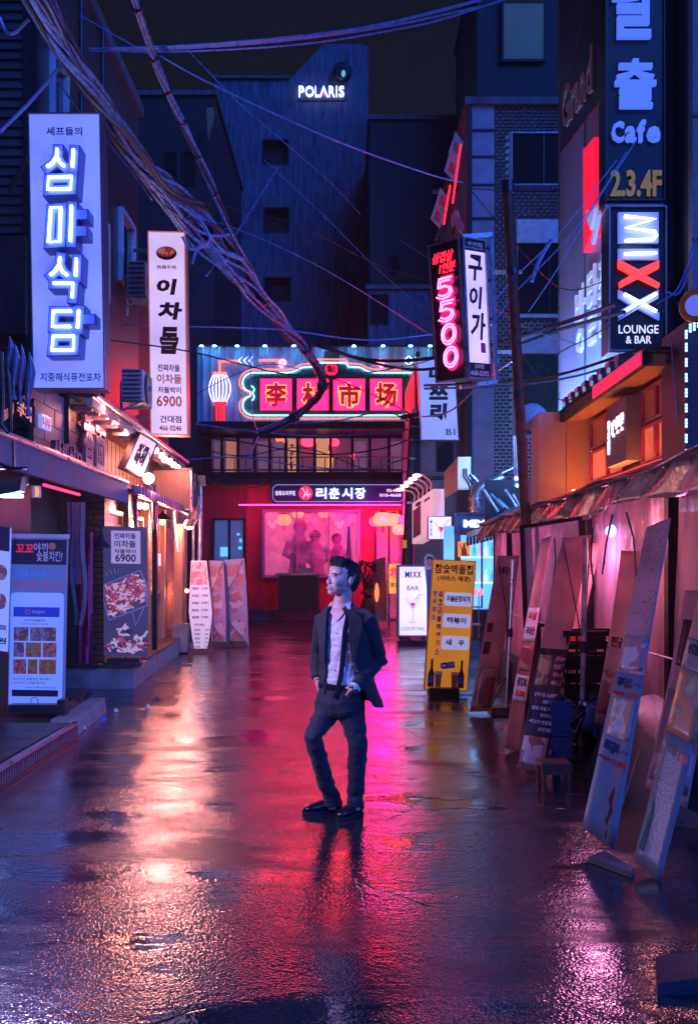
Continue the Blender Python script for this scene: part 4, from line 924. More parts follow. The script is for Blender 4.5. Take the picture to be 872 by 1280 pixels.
part('eave_board', MB().hexa([(-3.38, 13.4, 3.78), (-3.3, 13.4, 3.78), (-3.3, 21, 3.68), (-3.38, 21, 3.68), (-3.38, 13.4, 3.88), (-3.3, 13.4, 3.88), (-3.3, 21, 3.77), (-3.38, 21, 3.77)]), mat('eave_lilac', (.36, .28, .34), .4, var=.2), t)
part('roof', MB().hexa([(-4.6, 13.4, 4.05), (-3.3, 13.4, 3.885), (-3.3, 21, 3.775), (-4.6, 21, 3.95), (-4.6, 13.4, 4.1), (-3.26, 13.4, 3.93), (-3.26, 21, 3.82), (-4.6, 21, 4.0)]), M['dark_metal'], t)
part('gutter', MB().tube([(-3.25, 13.4, 3.92), (-3.25, 21, 3.82)], .035, 8), M['galvanised'], t, True)
part('soffit', MB().hexa([(-3.9, 13.4, 3.80), (-3.38, 13.4, 3.80), (-3.38, 21, 3.70), (-3.9, 21, 3.70), (-3.9, 13.4, 3.82), (-3.38, 13.4, 3.82), (-3.38, 21, 3.72), (-3.9, 21, 3.72)]), M['wood_tan'], t)
rf = mesh_of('rafter_end', MB().box((-.2, -.03, -.06), (.05, .03, 0)), M['eave_lilac'])
pieces('rafter_end', rf, None, t, [(-3.4, 13.6 + i * .38, 3.80 - .0135 * i * .38 * 1.0) for i in range(20)])
part('lower_eave', MB().hexa([(-3.75, 15.2, 2.95), (-3.15, 15.2, 2.78), (-3.1, 20.6, 2.72), (-3.75, 20.6, 2.95), (-3.75, 15.2, 3.0), (-3.15, 15.2, 2.84), (-3.1, 20.6, 2.78), (-3.75, 20.6, 3.0)]), M['dark_metal'], t)
rt = mesh_of('ridge_rib', MB().box((-.04, -.05, -.06), (.05, .05, .07)), mat('rib_blue', (.16, .2, .3), .35, .5))
pieces('ridge_rib', rt, None, t, [(-3.12, 15.4 + i * .23, 2.84 - .011 * i * .23) for i in range(23)])
# bulbs
def bulbs(name, label, pts, r, mk, wire=True, drop=.12, light=0, grp=None):
    tt = thing(name, label, 'string lights', pts[0], grp)
    bm_ = mesh_of('bulb', MB().ball((0, 0, 0), r, 10, 6), mk, smooth=True); sk = mesh_of('socket', MB().lathe((0, 0, r * .8), [(r * .45, 0), (r * .45, r * 1.1), (r * .2, r * 1.3)], 6), M['black_metal'])
    pieces('bulb', bm_, None, tt, [V(p) - V((0, 0, drop)) for p in pts]); pieces('socket', sk, None, tt, [V(p) - V((0, 0, drop)) for p in pts])
    if wire: part('cable', MB().tube([V(p) for p in pts], .009, 4), M['rubber'], tt)
    if light:
        for p in pts[::2]:
            l_ = bpy.data.lights.new('bulb_light', 'POINT'); l_.energy = light; l_.color = (1, .27, .20); l_.shadow_soft_size = .05
            q_ = bpy.data.objects.new('bulb_light', l_); COL.objects.link(q_); q_.parent = tt; q_.location = V(p) - V((-.1, 0, drop + r + .05)) - V(pts[0])
    return tt
BW = glow('bulb_warm', (1, .60, .55), 24)
bp = [(126.7, 508.5), (133, 518), (138, 521), (144.5, 526), (147, 530.5), (153.5, 530.5), (155, 537)]
bulbs('eave_string_lights', 'row of warm round bulbs under the near half of the eave', [P(x, y, 14.0 + i * .45) + V((0, 0, .1)) for i, (x, y) in enumerate(bp)], .052, BW, light=13)
bp = [(194.5, 561.5), (202.5, 568), (206, 573), (212, 575), (217, 579.5), (222, 583)]
bulbs('far_eave_string_lights', 'row of warm bulbs under the far end of the eave beside the tan board', [P(x, y, 17.2 + i * .45) + V((0, 0, .1)) for i, (x, y) in enumerate(bp)], .052, BW, light=13)
def bulb(x, y, d, r, label, light, mk=BW, up=.25):
    q = P(x, y, d); tt = thing('bare_bulb', label, 'light bulb', q)
    part('glass', MB().ball(q, r, 12, 8), mk, tt, True); part('socket', MB().lathe(q, [(r * .4, r * .9), (r * .4, r * 1.9)], 8), M['black_metal'], tt)
    part('wire', MB().tube([q + V((0, 0, r * 1.8)), q + V((.02, .02, r * 1.8 + up))], .008, 4), M['rubber'], tt)
    l_ = bpy.data.lights.new('bulb_light', 'POINT'); l_.energy = light; l_.color = (1, .28, .22); l_.shadow_soft_size = r
    q_ = bpy.data.objects.new('bulb_light', l_); COL.objects.link(q_); q_.parent = tt; q_.location = V((0, -r * 1.5 - .03, -r))
BH = glow('bulb_hot', (1, .56, .52), 45)
bulb(186, 598, 16.2, .085, 'large bright bulb hanging in front of the tan board under the tilted white sign', 34, BH)
bulb(236.5, 655.5, 20.5, .10, 'brightest bare bulb by the thin metal pole beside the red wall', 62, BH)
bulb(175, 632, 17.5, .055, 'left one of two bulbs close together above the meat poster', 34)
bulb(182, 633, 17.5, .055, 'right one of two bulbs close together above the meat poster', 34)
bulb(203.5, 653, 19.0, .05, 'orange caged bulb over the restaurant door', 80, glow('bulb_amber', (1, .25, .05), 24))
bulb(233.5, 738.5, 21.5, .04, 'small low amber bulb behind the white menu banner', 12, M['bulb_amber'])
q = P(203.5, 648, 19.0)
one('lamp_cage_shade', MB().lathe(q, [(.17, -.03), (.13, .03), (.05, .09), (.02, .13)], 14), M['black_metal'], 'shallow black shade over the orange bulb at the restaurant door', 'lamp shade', smooth=True)
# tilted white sign
fs = FQ(P(155.6, 584.6, 15.6), P(178, 596, 16.3), P(174.5, 541.6, 16.1))
t = thing('tilted_white_sign', 'tilted white sign with black brush lettering under the eave', 'sign', fs.at(.5, .0, 0))
part('face', MB().panel(fs, 0, 0, 1, 1, -.05, 0), lightbox('tilt_face', (.7, .42, .5), .95, (.6, .55, .55), 2), t)
part('sign_frame', MB().frame(fs, -.05, -.03, 1.05, 1.03, .05, -.09, .02, .03), M['wood_dark'], t)
part('lettering', MB().text(fs, (.22, .8, .8, .22), '차돌\n박이', 0, .006, .07), M['print_black'], t)
# tan board, tarp
t = thing('tan_board', 'plain tan board panel hanging over the restaurant entrance', 'board', P(214, 640, 19.4)); f = FP(19.4)
part('panel', MB().panel(f, 191, 588, 238, 637, -.06, 0), M['wood_tan'], t); part('top_rail', MB().panel(f, 189, 585, 240, 588, -.1, .03), M['dark_metal'], t)
part('side_rail', MB().panel(f, 238, 586, 240, 640, -.08, .02), M['galvanised'], t)
cu = MB(); rows = []
for j in range(8): rows.append([P(240 - j * .9 * (1 - i / 4) - (3 if j == 7 else 0) + i * (1.5 + 1.3 * math.sin(j * .45)), 592 + j * 9.5, 19.9 + .06 * math.sin(i * 2.2 + j)) for i in range(5)])
for j in range(7):
    for i in range(4): cu.add([rows[j][i], rows[j][i + 1], rows[j + 1][i + 1], rows[j + 1][i]], [(0, 1, 2, 3)])
one('hanging_tarp', cu, mat('tarp_tan', (.42, .27, .2), .45, var=.3), 'folded tan tarp hanging beside the thin metal pole', 'tarp', smooth=True)
for k, (x0, x1, d_) in enumerate(((164, 173, 16.0), (188, 196, 17.3))):
    cu = MB(); rows = []
    for j in range(8): rows.append([P(x0 + (x1 - x0) * i / 5 * (1 - .5 * j / 7) + j * .5, 606 + j * 8, d_ + .05 * math.sin(i * 2.6 + j * .4)) for i in range(6)])
    for j in range(7):
        for i in range(5): cu.add([rows[j][i], rows[j][i + 1], rows[j + 1][i + 1], rows[j + 1][i]], [(0, 1, 2, 3)])
    one('rolled_plastic_sheet', cu, mat('sheet_lilac', (.3, .26, .36), .2, var=.3, spec=.8), 'gathered plastic sheet hanging from the low eave, %s one' % ('left', 'right')[k], 'plastic sheet', smooth=True)
# white notice, pillar stuff
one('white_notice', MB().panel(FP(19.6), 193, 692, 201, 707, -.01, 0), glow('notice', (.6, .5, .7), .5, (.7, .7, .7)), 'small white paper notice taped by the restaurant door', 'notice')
one('bent_white_pipe', MB().tube([P(*q, 20.5) for q in ((222, 690), (219, 660), (217, 640), (221, 634), (236, 633))], .03, 6), M['white_metal'], 'bent white conduit pipe on the pillar near the brightest bulb', 'pipe', smooth=True)
t = thing('entrance_pillar', 'speckled tan pillar at the far end of the warm restaurant', 'pillar', P(227, 800, 20.6))
part('shaft', MB().panel(FP(20.6), 218, 655, 228, 795, -.3, 0), M['wood_tan'], t); part('plinth', MB().panel(FP(20.5), 216, 780, 234, 815, -.35, .05), M['concrete'], t)
# thin pole pair
t = thing('utility_pole', 'thin grey steel utility pole with a cross box in front of the red wall', 'pole', PG(250, 812))
b0 = PG(249, 812); 
part('pipe', MB().tube([b0, b0 + V((.02, 0, 3.4))], .05, 10), M['galvanised'], t, True); part('pipe', MB().tube([b0 + V((-.13, .05, 0)), b0 + V((-.13, .05, 3.5))], .035, 10), M['galvanised'], t, True)
part('cross_box', MB().box(tuple(b0 + V((-.28, -.06, 3.4))), tuple(b0 + V((.12, .08, 3.62)))), M['galvanised'], t)
part('base', MB().box(tuple(b0 + V((-.25, -.12, 0))), tuple(b0 + V((.14, .14, .12)))), M['concrete'], t)
# white tapered menu banner
d = 20.6; f = FP(d)
t = thing('price_menu_banner', 'white tapered menu banner with a meat photo on top and printed prices', 'banner', P(250, 822, d))
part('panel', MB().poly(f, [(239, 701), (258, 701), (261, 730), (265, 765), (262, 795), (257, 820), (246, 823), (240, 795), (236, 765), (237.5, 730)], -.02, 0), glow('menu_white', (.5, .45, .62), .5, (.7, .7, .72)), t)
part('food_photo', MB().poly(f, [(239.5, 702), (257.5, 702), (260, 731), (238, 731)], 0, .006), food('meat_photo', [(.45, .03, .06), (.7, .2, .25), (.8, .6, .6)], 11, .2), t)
tx = MB()
for i, (a, b) in enumerate((('차돌박이', '6,900'), ('우삼겹', '7,900'), ('부채살', '10,900'), ('꽃갈비살', '12,900'), ('육회', '9,900'))):
    y = 734 + i * 9; tx.text(f, (240, y, 248.5, y + 3.4), a, 0, .004, .03).text(f, (252, y, 260, y + 3.2), b, 0, .004, .02)
for i in range(5): y = 786 + i * 5.2; tx.text(f, (243 + i * .3, y, 250, y + 3), ('된장찌개', '냉면', '볶음밥', '치즈사리', '소면')[i], 0, .004, .02).text(f, (257 - i * .3, y, 261 - i * .4, y + 3), '2,0', 0, .004, .02)
part('lettering', tx, M['print_navy'], t); part('red_line', MB().text(f, (243, 779.5, 256, 782.5), '추가메뉴', 0, .004, .03), M['print_red'], t)
part('pole', MB().tube([P(250, 828, d + .06), P(248, 690, d + .06)], .015, 6), M['galvanised'], t)
stand_base('base', (P(246, 0, d).x, d + .1, 0), .33, .16, .1, t)
# pink banners
for k, (tl, tr, bl, lab) in enumerate((((261, 700.5), (279, 701), (265, 815), 'faded pink menu banner directly right of the white price menu banner'), ((280, 700), (305, 698), (285, 811), 'wide faded pink food banner before the red wall plinth'))):
    d = 22.3 + k * .25; fs = FA(tl, tr, bl, d, 1, 1)
    t = thing('pink_banner', lab, 'banner', (fs.at(.5, 0, 0).x, d, 0), 'faded pink banners by the red wall')
    pts = [(0, 0), (1, 0)] + [(1 + .06 * math.sin(j / 6 * 3), j / 6) for j in range(1, 6)] + [(1.06, 1), (0, 1)]
    part('panel', MB().poly(fs, pts, -.02, 0), mat('banner_pink', (.55, .38, .50), .4, var=.2, scale=3), t)
    part('food_photo', MB().panel(fs, .08, .06, .9, .3, 0, .004), food('pinkfood', [(.6, .25, .28), (.75, .5, .5), (.55, .18, .2)], 5, 0), t)
    part('food_photo', MB().poly(fs, [(.15, .4), (.7, .36), (.85, .5), (.4, .62), (.1, .55)], 0, .004), M['pinkfood'], t)
    part('food_photo', MB().poly(fs, [(.1, .72), (.75, .66), (.95, .8), (.6, .94), (.12, .9)], 0, .004), M['pinkfood'], t)
    part('lettering', MB().text(fs, (.15, .315, .8, .35), '차돌박이', 0, .004, .04).text(fs, (.2, .635, .85, .665), '숯불구이', 0, .004, .04), M['print_pink'], t)
    c0 = fs.at(.15 if k == 0 else .1, 1.03, .05); c1 = fs.at(.15 if k == 0 else .1, 0, .05)
    part('pole', MB().tube([V((c0.x, c0.y, .05)), fs.at(.15, .35, .06)], .014, 6), M['galvanised'], t)
    part('spreader', MB().tube([fs.at(.15, .35, .06), fs.at(.6, .18, .07), fs.at(.95, .02, .05)], .008, 5).tube([fs.at(.15, .7, .05), fs.at(1, .97, .05)], .008, 5).tube([fs.at(.15, .35, .06), fs.at(0, .02, .05)], .008, 5), M['dark_metal'], t, True)
    stand_base('base', (c0.x, d + .1, 0), .4, .18, .12, t)
# ================================================================== RIGHT SIDE
class Patch:
    """curved four cornered cloth: u 0..1 left to right, v 0 bottom .. 1 top"""
    def __init__(s, bl, br, tr, tl, bulge=.03, k=1.3, ph=0.0):
        s.c = [V(q) for q in (bl, br, tr, tl)]; s.b, s.k, s.ph = bulge, k, ph
        n = (s.c[1] - s.c[0]).cross(s.c[3] - s.c[0]).normalized(); s.N = n if n.y < 0 else -n
    def at(s, u, v, n=0.0):
        a, b, c, d = s.c
        p = a * (1 - u) * (1 - v) + b * u * (1 - v) + c * u * v + d * (1 - u) * v
        return p + s.N * (n + s.b * (math.sin(v * 5.1 * s.k + s.ph) * .6 + math.sin(u * 3.1 + v * 2.2 + s.ph) * .5))
def sheet(pt, nu, nv, u0=0, v0=0, u1=1, v1=1, n=0.0, th=.004):
    m = MB(); R_ = []
    for o in (n, n + th):
        R_.append([[pt.at(u0 + (u1 - u0) * i / nu, v0 + (v1 - v0) * j / nv, o) for i in range(nu + 1)] for j in range(nv + 1)])
    for s_ in (0, 1):
        base = len(m.v); m.v += [tuple(p) for r in R_[s_] for p in r]
        m.f += [(base + j * (nu + 1) + i, base + j * (nu + 1) + i + 1, base + (j + 1) * (nu + 1) + i + 1, base + (j + 1) * (nu + 1) + i) for j in range(nv) for i in range(nu)]
    k = (nu + 1) * (nv + 1)
    ring = [i for i in range(nu + 1)] + [j * (nu + 1) + nu for j in range(1, nv + 1)] + [nv * (nu + 1) + i for i in range(nu - 1, -1, -1)] + [j * (nu + 1) for j in range(nv - 1, 0, -1)]
    m.f += [(ring[i], ring[(i + 1) % len(ring)], ring[(i + 1) % len(ring)] + k, ring[i] + k) for i in range(len(ring))]
    return m

# --- tall pale building with big wall letters
XW = 4.0; wr = FSR(XW)
t = thing('escape_room_building', 'tall pale clad building on the right with a Grand poster and big white wall letters', 'building', (6, 18, 0))
mat('clad_pale', (.42, .56, .85), .35, .2, var=.25, scale=.8, stretch=(1, 1, .25))
part('side_wall', MB().box((XW, 16.0, 3.0), (9, 19.9, 13)), M['clad_pale'], t)
for dd in (17.6, 19.75): part('cladding_joint', MB().box((XW - .025, dd, 3), (XW + .01, dd + .035, 13)), M['galvanised'], t)
part('front_corner', MB().box((XW - .05, 15.92, 3), (XW + .12, 16.05, 13)), M['galvanised'], t)
part('front_wall', MB().box((5.0, 15.2, 0), (9, 16.0, 13)), mat('blue_wall', (.10, .11, .17), .5, var=.3), t)
part('front_pilaster', MB().box((4.95, 15.0, 3.0), (5.35, 15.2, 13)), mat('blue_pilaster', (.2, .22, .32), .5, var=.3), t)
for z_ in (4.6, 6.4, 8.2, 10.0): part('pilaster_joint', MB().box((4.94, 14.98, z_), (5.36, 15.0, z_ + .05)), M['dark_metal'], t)
for x_ in (5.5, 5.62, 5.8): part('drainpipe', MB().tube([(x_, 15.1, 3), (x_, 15.1, 13)], .045, 8), M['dark_metal'], t, True)
# poster
def wpt(x, y): return wl(x, y, XW)
po = [wpt(702, -60), wpt(756, -120), wpt(755, 119), wpt(702.5, 192)]
ps = thing('grand_poster', 'large dark poster with pale word Grand on the tall pale building side', 'poster', (XW, po[3][0], po[3][1]))
part('panel', MB().poly(wr, po, 0, .04), mat('poster_dark', (.028, .024, .038), .35, var=.7, scale=1.6), ps)
a_, b_ = wpt(706, 166), wpt(745, 62)
fg = Fr((XW, a_[0], a_[1]), (0, b_[0] - a_[0], (wpt(745, 112)[1] - a_[1])), (0, 0, 1.0), (-1, 0, 0))
part('lettering', MB().text(fg, (0.0, .78, .98, .0), 'Grand', .04, .07, .02), mat('letter_bronze', (.6, .45, .4), .4), ps)
part('figure_print', MB().poly(wr, [wpt(706, 10), wpt(722, -40), wpt(738, -30), wpt(730, 30), wpt(716, 90), wpt(708, 110)], .041, .045), mat('poster_blue', (.04, .05, .12), .35, var=.6, scale=5), ps)
# red frame logo
rl = thing('red_wall_logo', 'red open rectangle logo with a lilac tick on the tall building side', 'sign', (XW, 17, 5.2))
ro, ri = [wpt(736.5, 188), wpt(751.5, 170), wpt(751.5, 300), wpt(738, 314)], None
part('red_frame', MB().stroke(wr, [wpt(739, 191), wpt(750, 178), wpt(750, 290)], .13, 0, .12).stroke(wr, [wpt(739, 191), wpt(739.5, 308), wpt(748, 286)], .13, 0, .13), glow('logo_red', (1, .01, .05), .8, (.6, .03, .05)), rl)
part('tick', MB().stroke(wr, [wpt(748, 268), wpt(753, 282), wpt(757, 262)], .1, .13, .2).stroke(wr, [wpt(752, 300), wpt(758, 270)], .1, .1, .16), glow('tick_lilac', (.35, .38, .8), .5, (.5, .5, .7)), rl)
# big letters
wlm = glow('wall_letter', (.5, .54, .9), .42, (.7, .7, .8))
bs = thing('escape_room_letters', 'big raised white Korean letters climbing the pale wall beside the bar sign', 'sign', (XW, 17, 4.5))
for c, (xa, ya, xb, yb) in (('방', (721, 365, 733, 435)), ('탈', (736, 340, 747, 424)), ('출', (750, 322, 760, 414))):
    a = wpt(xa, ya); b = wpt(xb, yb); 
    part('letter', MB().text(wr, (a[0], a[1], b[0], b[1]), c, .0, .05, .0), wlm, bs)
# --- upper sign column
f = FP(15.5)
t = thing('escape_cafe_sign', 'tall black sign with blue letters, the word Cafe and 2.3.4F, top right', 'sign', P(793, 250, 15.5))
part('case', MB().panel(f, 757, -150, 829, 250, -.45, -.01), mat('sign_black', (.012, .013, .018), .3, .2, var=.2), t)
part('case_edge', MB().frame(f, 756, -151, 830, 251, 1.6, -.01, .03), M['dark_metal'], t)
CB = glow('cafe_blue', (.07, .15, .75), .95, (.1, .15, .5))
for s_, r, bo in (('탈', (764, -46, 818, 50), .055), ('출', (767, 76, 818, 137), .055)): part('letter', MB().text(f, r, s_, 0, .08, bo * .35), CB, t)
for s_, r in (('C', (763, 154, 778, 179)), ('a', (780, 160, 793, 179)), ('f', (795, 152, 805, 179)), ('e', (807, 160, 823, 179))): part('letter', MB().text(f, r, s_, 0, .08, .022), CB, t)
part('floor_lettering', MB().text(f, (762, 213, 826, 246), '2.3.4F', 0, .03, .03), glow('gold_dim', (.20, .13, .02), .55, (.3, .22, .05)), t)
part('connector', MB().panel(f, 757, 251.5, 829, 257.5, -.3, -.05), M['galvanised'], t)
# --- MIXX sign
t = thing('lounge_bar_sign', 'black vertical bar sign with sideways white and red neon letters reading MIXX', 'sign', P(796, 438, 15.5))
part('case', MB().panel(f, 761, 258, 831, 438, -.5, -.01), M['sign_black'], t)
part('case_edge', MB().frame(f, 760, 257.6, 832, 439, 1.6, -.01, .04), M['grey_metal'], t)
LBm = glow('mixx_back', (.10, .17, .95), .62, (.3, .35, .8)); NC = glow('mixx_core', (.75, .82, 1), 4)
part('letter_back', MB().panel(f, 771, 267, 821, 305, 0, .06), LBm, t)
part('neon_letter', MB().tube([f.at(*q, .12) for q in ((777, 273.6), (815, 277), (779, 288.2), (815, 292.5), (817, 297), (814, 302), (778, 304))], .0235, 7), NC, t, True)
part('letter_back', MB().panel(f, 771, 312.5, 821, 325.5, 0, .06), LBm, t)
part('neon_letter', MB().tube([f.at(777, 320.4, .12), f.at(817, 319, .12)], .0235, 7), NC, t, True)
part('red_letter', MB().poly(f, [(771, 326), (795, 339), (821, 327), (821, 337), (804, 346), (822, 356), (821, 361), (796, 349), (773, 361), (772, 354), (787, 345), (771, 336)], 0, .09), glow('mixx_red', (1, .045, .03), 1.25, (.8, .1, .05)), t)
part('letter_back', MB().poly(f, [(771, 363), (795, 377), (821, 363), (821, 374), (804, 383), (822, 392), (822, 401), (796, 387), (772, 401), (771, 391), (786, 382), (771, 373)], 0, .06), LBm, t)
part('neon_letter', MB().tube([f.at(777, 370, .12), f.at(817, 391.5, .12)], .0235, 7).tube([f.at(777, 392, .125), f.at(817, 369.5, .125)], .0235, 7), NC, t, True)
for r_, s_ in (((772.5, 406.5, 822, 417), 'LOUNGE'), ((781.5, 420, 813, 429.5), '& BAR')): part('lettering', MB().text(f, r_, s_, 0, .02, -.004), glow('bar_words', (.62, .62, .95), 1.1), t)
part('base_panel', MB().panel(f, 760, 439.5, 832, 441, -.5, .02), mat('tan_metal', (.5, .3, .25), .4, .2), t)

for i in range(4):  # made-up lamps, added to brighten the pale wall
    y_ = 15.9 + i * 1.15; c_ = V((3.5, y_, 4.0))
    tt = thing('added_wall_lamp', 'small blue white uplight on an arm before the big wall letters, %s from the camera' % ('first', 'second', 'third', 'fourth')[i], 'lamp', c_, 'uplights below the wall letters')  # added fill lamps, not uplights of the building
    part('arm', MB().bar(c_, (4.0, y_, 4.0), .04), M['dark_metal'], tt); part('housing', MB().box((3.42, y_ - .08, 3.98), (3.58, y_ + .08, 4.07)), M['dark_metal'], tt)
    part('glass', MB().box((3.44, y_ - .06, 4.071), (3.56, y_ + .06, 4.085)), glow('added_lamp_glow', (.3, .55, 1), 6), tt)
    l_ = bpy.data.lights.new('added_wall_fill', 'POINT'); l_.energy = 150; l_.color = (.14, .36, 1); l_.shadow_soft_size = .06  # blue fill for the wall, added with its fixture
    q_ = bpy.data.objects.new('added_wall_fill', l_); COL.objects.link(q_); q_.parent = tt; q_.location = (0, 0, .17)
# --- lounge upper floor with orange lit windows
t = thing('lounge_upper_floor', 'orange lit bar upper floor with tiled canopy and maroon windows above the tent', 'building', (3.6, 12.4, 2.6))
mat('plaster_peach', (.62, .33, .2), .55, var=.12, scale=2); mat('plaster_pink', (.55, .38, .4), .5, var=.15, scale=2)
XL = 3.27; wn = FSR(XL); f14 = FP(14.3)
part('end_wall', MB().panel(f14, 673, 515, 707, 640, -.6, .0), M['plaster_pink'], t)
part('reveal_wall', MB().panel(f14, 707.3, 520, 737, 640, -.5, .02), M['plaster_peach'], t)
part('wall', MB().box((XL, 10.42, 2.45), (6.5, 14.0, 3.68)), mat('maroon_wall', (.2, .05, .07), .5, var=.3), t)
part('front_face', MB().box((XL + .02, 10.25, 2.45), (5.0, 10.4, 3.81)), mat('navy_wall', (.06, .07, .18), .45, var=.3), t)
part('canopy', MB().box((2.96, 10.35, 3.70), (5.2, 14.4, 3.82)), M['plaster_peach'], t)
part('canopy_fascia', MB().box((2.90, 10.3, 3.695), (2.955, 14.4, 3.845)), M['dark_wall'], t)
part('red_fascia', MB().box((2.885, 10.3, 3.70), (2.899, 12.35, 3.84)), glow('fascia_red', (1, .01, .09), .55, (.6, .02, .08)), t)
part('canopy_top', MB().box((2.9, 10.2, 3.822), (5.3, 14.45, 3.86)), M['dark_wall'], t)
rt = mesh_of('roof_tile', MB().poly(Fr((0, 0, 0), (0, 1, 0), (0, 0, 1), (-1, 0, 0)), [(-.12, .08), (.12, .08), (.08, .03), (.05, -.05), (-.05, -.05), (-.08, .03)], -.3, .0), mat('tile_slate', (.08, .12, .18), .35, var=.3))
pieces('roof_tile', rt, None, t, [(2.9, 11.3 + i * .4, 3.915) for i in range(8)])
rt2 = mesh_of('tile_cap', MB().lathe((0, 0, 0), [(.03, 0), (.035, .02), (.012, .03)], 10, (-1, 0, 0)), glow('cap_ice', (.3, .6, .9), .35, (.4, .6, .7)))
pieces('tile_cap', rt2, None, t, [(2.88, 11.5 + i * .4, 3.875) for i in range(7)])
mat('maroon_frame', (.42, .06, .14), .4); 
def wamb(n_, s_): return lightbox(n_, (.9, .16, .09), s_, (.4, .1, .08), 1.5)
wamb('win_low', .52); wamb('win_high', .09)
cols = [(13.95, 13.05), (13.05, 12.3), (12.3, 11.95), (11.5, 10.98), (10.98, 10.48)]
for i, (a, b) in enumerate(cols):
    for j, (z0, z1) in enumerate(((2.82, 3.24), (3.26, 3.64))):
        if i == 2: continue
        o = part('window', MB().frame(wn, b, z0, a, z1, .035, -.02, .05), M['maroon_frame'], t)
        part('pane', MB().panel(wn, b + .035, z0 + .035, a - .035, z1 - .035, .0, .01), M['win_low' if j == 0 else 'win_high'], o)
part('bottom_rail', MB().box((XL - .08, 10.4, 2.74), (XL, 14.0, 2.81)), M['maroon_frame'], t)
part('corner_post', MB().box((XL - .06, 10.32, 2.74), (XL + .04, 10.42, 3.69)), glow('post_purple_glow', (.35, .05, .6), .5, (.3, .1, .5)), t)  # purple light on the post is put in as its own glow
# thin amber light strip on the rail washes the wall and the soffit
part('light_strip', MB().box((XL - .16, 10.6, 2.70), (XL - .11, 13.9, 2.73)), glow('strip_amber', (1, .27, .06), 26), t)
part('light_strip', MB().box((2.99, 13.92, 2.70), (3.2, 13.97, 2.74)), M['strip_amber'], t)
t2 = thing('dark_wall_sign', 'dark slab sign with white glowing brush characters between the maroon windows', 'sign', (3.1, 11.7, 2.82))
part('slab', MB().box((3.06, 11.5, 2.88), (3.22, 12.35, 3.6)), mat('slab_grey', (.16, .13, .17), .5, var=.15), t2)
fw = FSR(3.06)
GL = glow('brush_white', (.85, .7, .95), 1.6)
part('lettering', MB().text(fw, (12.3, 3.42, 12.2, 3.02), '황\n소\n곱\n창', 0, .012, .04).text(fw, (12.12, 3.40, 11.95, 3.2), '味', 0, .012, .05).text(fw, (11.93, 3.42, 11.76, 3.22), '樂', 0, .012, .04).text(fw, (11.75, 3.43, 11.58, 3.23), '樂', 0, .012, .04), GL, t2)

# --- tent restaurant
t = thing('tent_restaurant', 'long street food tent with clear plastic walls and warm pink light along the right side', 'tent', (2.6, 11.5, 0))
tent_ = t
XT = 2.42
def plastic():
    m, nt, b, N, L = nodes('clear_plastic')
    tc = N('ShaderNodeTexCoord'); mp = N('ShaderNodeMapping'); mp.inputs['Scale'].default_value = (1, 2.6, .42); L(tc.outputs['Object'], mp.inputs[0])
    n = N('ShaderNodeTexNoise'); n.inputs['Scale'].default_value = 3.2; n.inputs['Detail'].default_value = 5; n.inputs['Distortion'].default_value = 1.6; L(mp.outputs[0], n.inputs[0])
    bp = N('ShaderNodeBump'); bp.inputs['Strength'].default_value = 1; bp.inputs['Distance'].default_value = .12; L(n.outputs[0], bp.inputs['Height']); L(bp.outputs[0], b.inputs['Normal'])
    mr = N('ShaderNodeMapRange'); mr.inputs[1].default_value = .35; mr.inputs[2].default_value = .7; mr.inputs[3].default_value = .42; mr.inputs[4].default_value = .82; L(n.outputs[0], mr.inputs[0])
    L(mr.outputs[0], b.inputs['Alpha']); b.inputs['Base Color'].default_value = (.58, .40, .50, 1); b.inputs['Roughness'].default_value = .16
    b.inputs['Transmission Weight'].default_value = 0.0
    b.inputs['Specular IOR Level'].default_value = 1.0; M['clear_plastic'] = m
plastic(); fabric_thru('clear_plastic')
ptt = Patch((XT, 17.0, .35), (XT, 7.3, .35), (XT, 7.3, 2.3), (XT, 17.0, 2.3), .03, 2.0)
class Wall:            # wrinkled sheet along the tent front
    def at(s, u, v, n=0): 
        y = 17.0 - 9.7 * u; z = .35 + 1.95 * v
        return V((XT - n + .035 * math.sin(y * 6.2 + .8 * math.sin(z * 2)) * (.35 + v * .6) + .02 * math.sin(y * 15.3 + z * 1.5), y, z))
o = sheet(Wall(), 150, 8); part('plastic_wall', o, M['clear_plastic'], t, 180)
part('sill_band', MB().box((XT - .03, 7.3, .30), (XT + .02, 17.0, .42)), M['dark_metal'], t)
part('low_wall', MB().box((XT, 7.3, 0), (XT + .08, 17.0, .3)), mat('tarp_navy', (.05, .045, .07), .4, var=.4), t)
for dd in (7.75, 10.4, 13.2, 15.6, 17.0): part('post', MB().box((XT - .06, dd - .05, 0), (XT + .02, dd + .05, 2.45)), M['black_metal'], t)
# brown roof cloth and valance
class Valance:
    def at(s, u, v, n=0):
        y = 18.6 - 12.1 * u; w = .5 + .5 * math.sin(y * 2.3) 
        return V((2.30 - n - .09 * (1 - v) * w + .06 * v + .03 * math.sin(y * 7 + v * 3), y, 2.19 + .03 * math.sin(y * 1.7) * (1 - v) + .26 * v))
mat('valance_brown', (.28, .17, .17), .28, var=.55, scale=5, bump=.5, bscale=9, spec=.8)
part('valance', sheet(Valance(), 90, 5), M['valance_brown'], t, 180)
part('front_beam', MB().tube([(2.34, 18.6, 2.47), (2.34, 6.3, 2.47)], .03, 8), M['dark_metal'], t)
rfm = MB(); N_ = 40
class RoofC:
    def at(s, u, v, n=0):
        y = 18.6 - 12.3 * u; return V((2.28 + 2.4 * v, y, 2.46 + .42 * v + .03 * math.sin(y * 2.1 + v * 4) + n))
part('roof_cloth', sheet(RoofC(), 50, 6), M['valance_brown'], t, 180)
mat('interior_peach', (.62, .3, .2), .6, var=.25, scale=1.5)
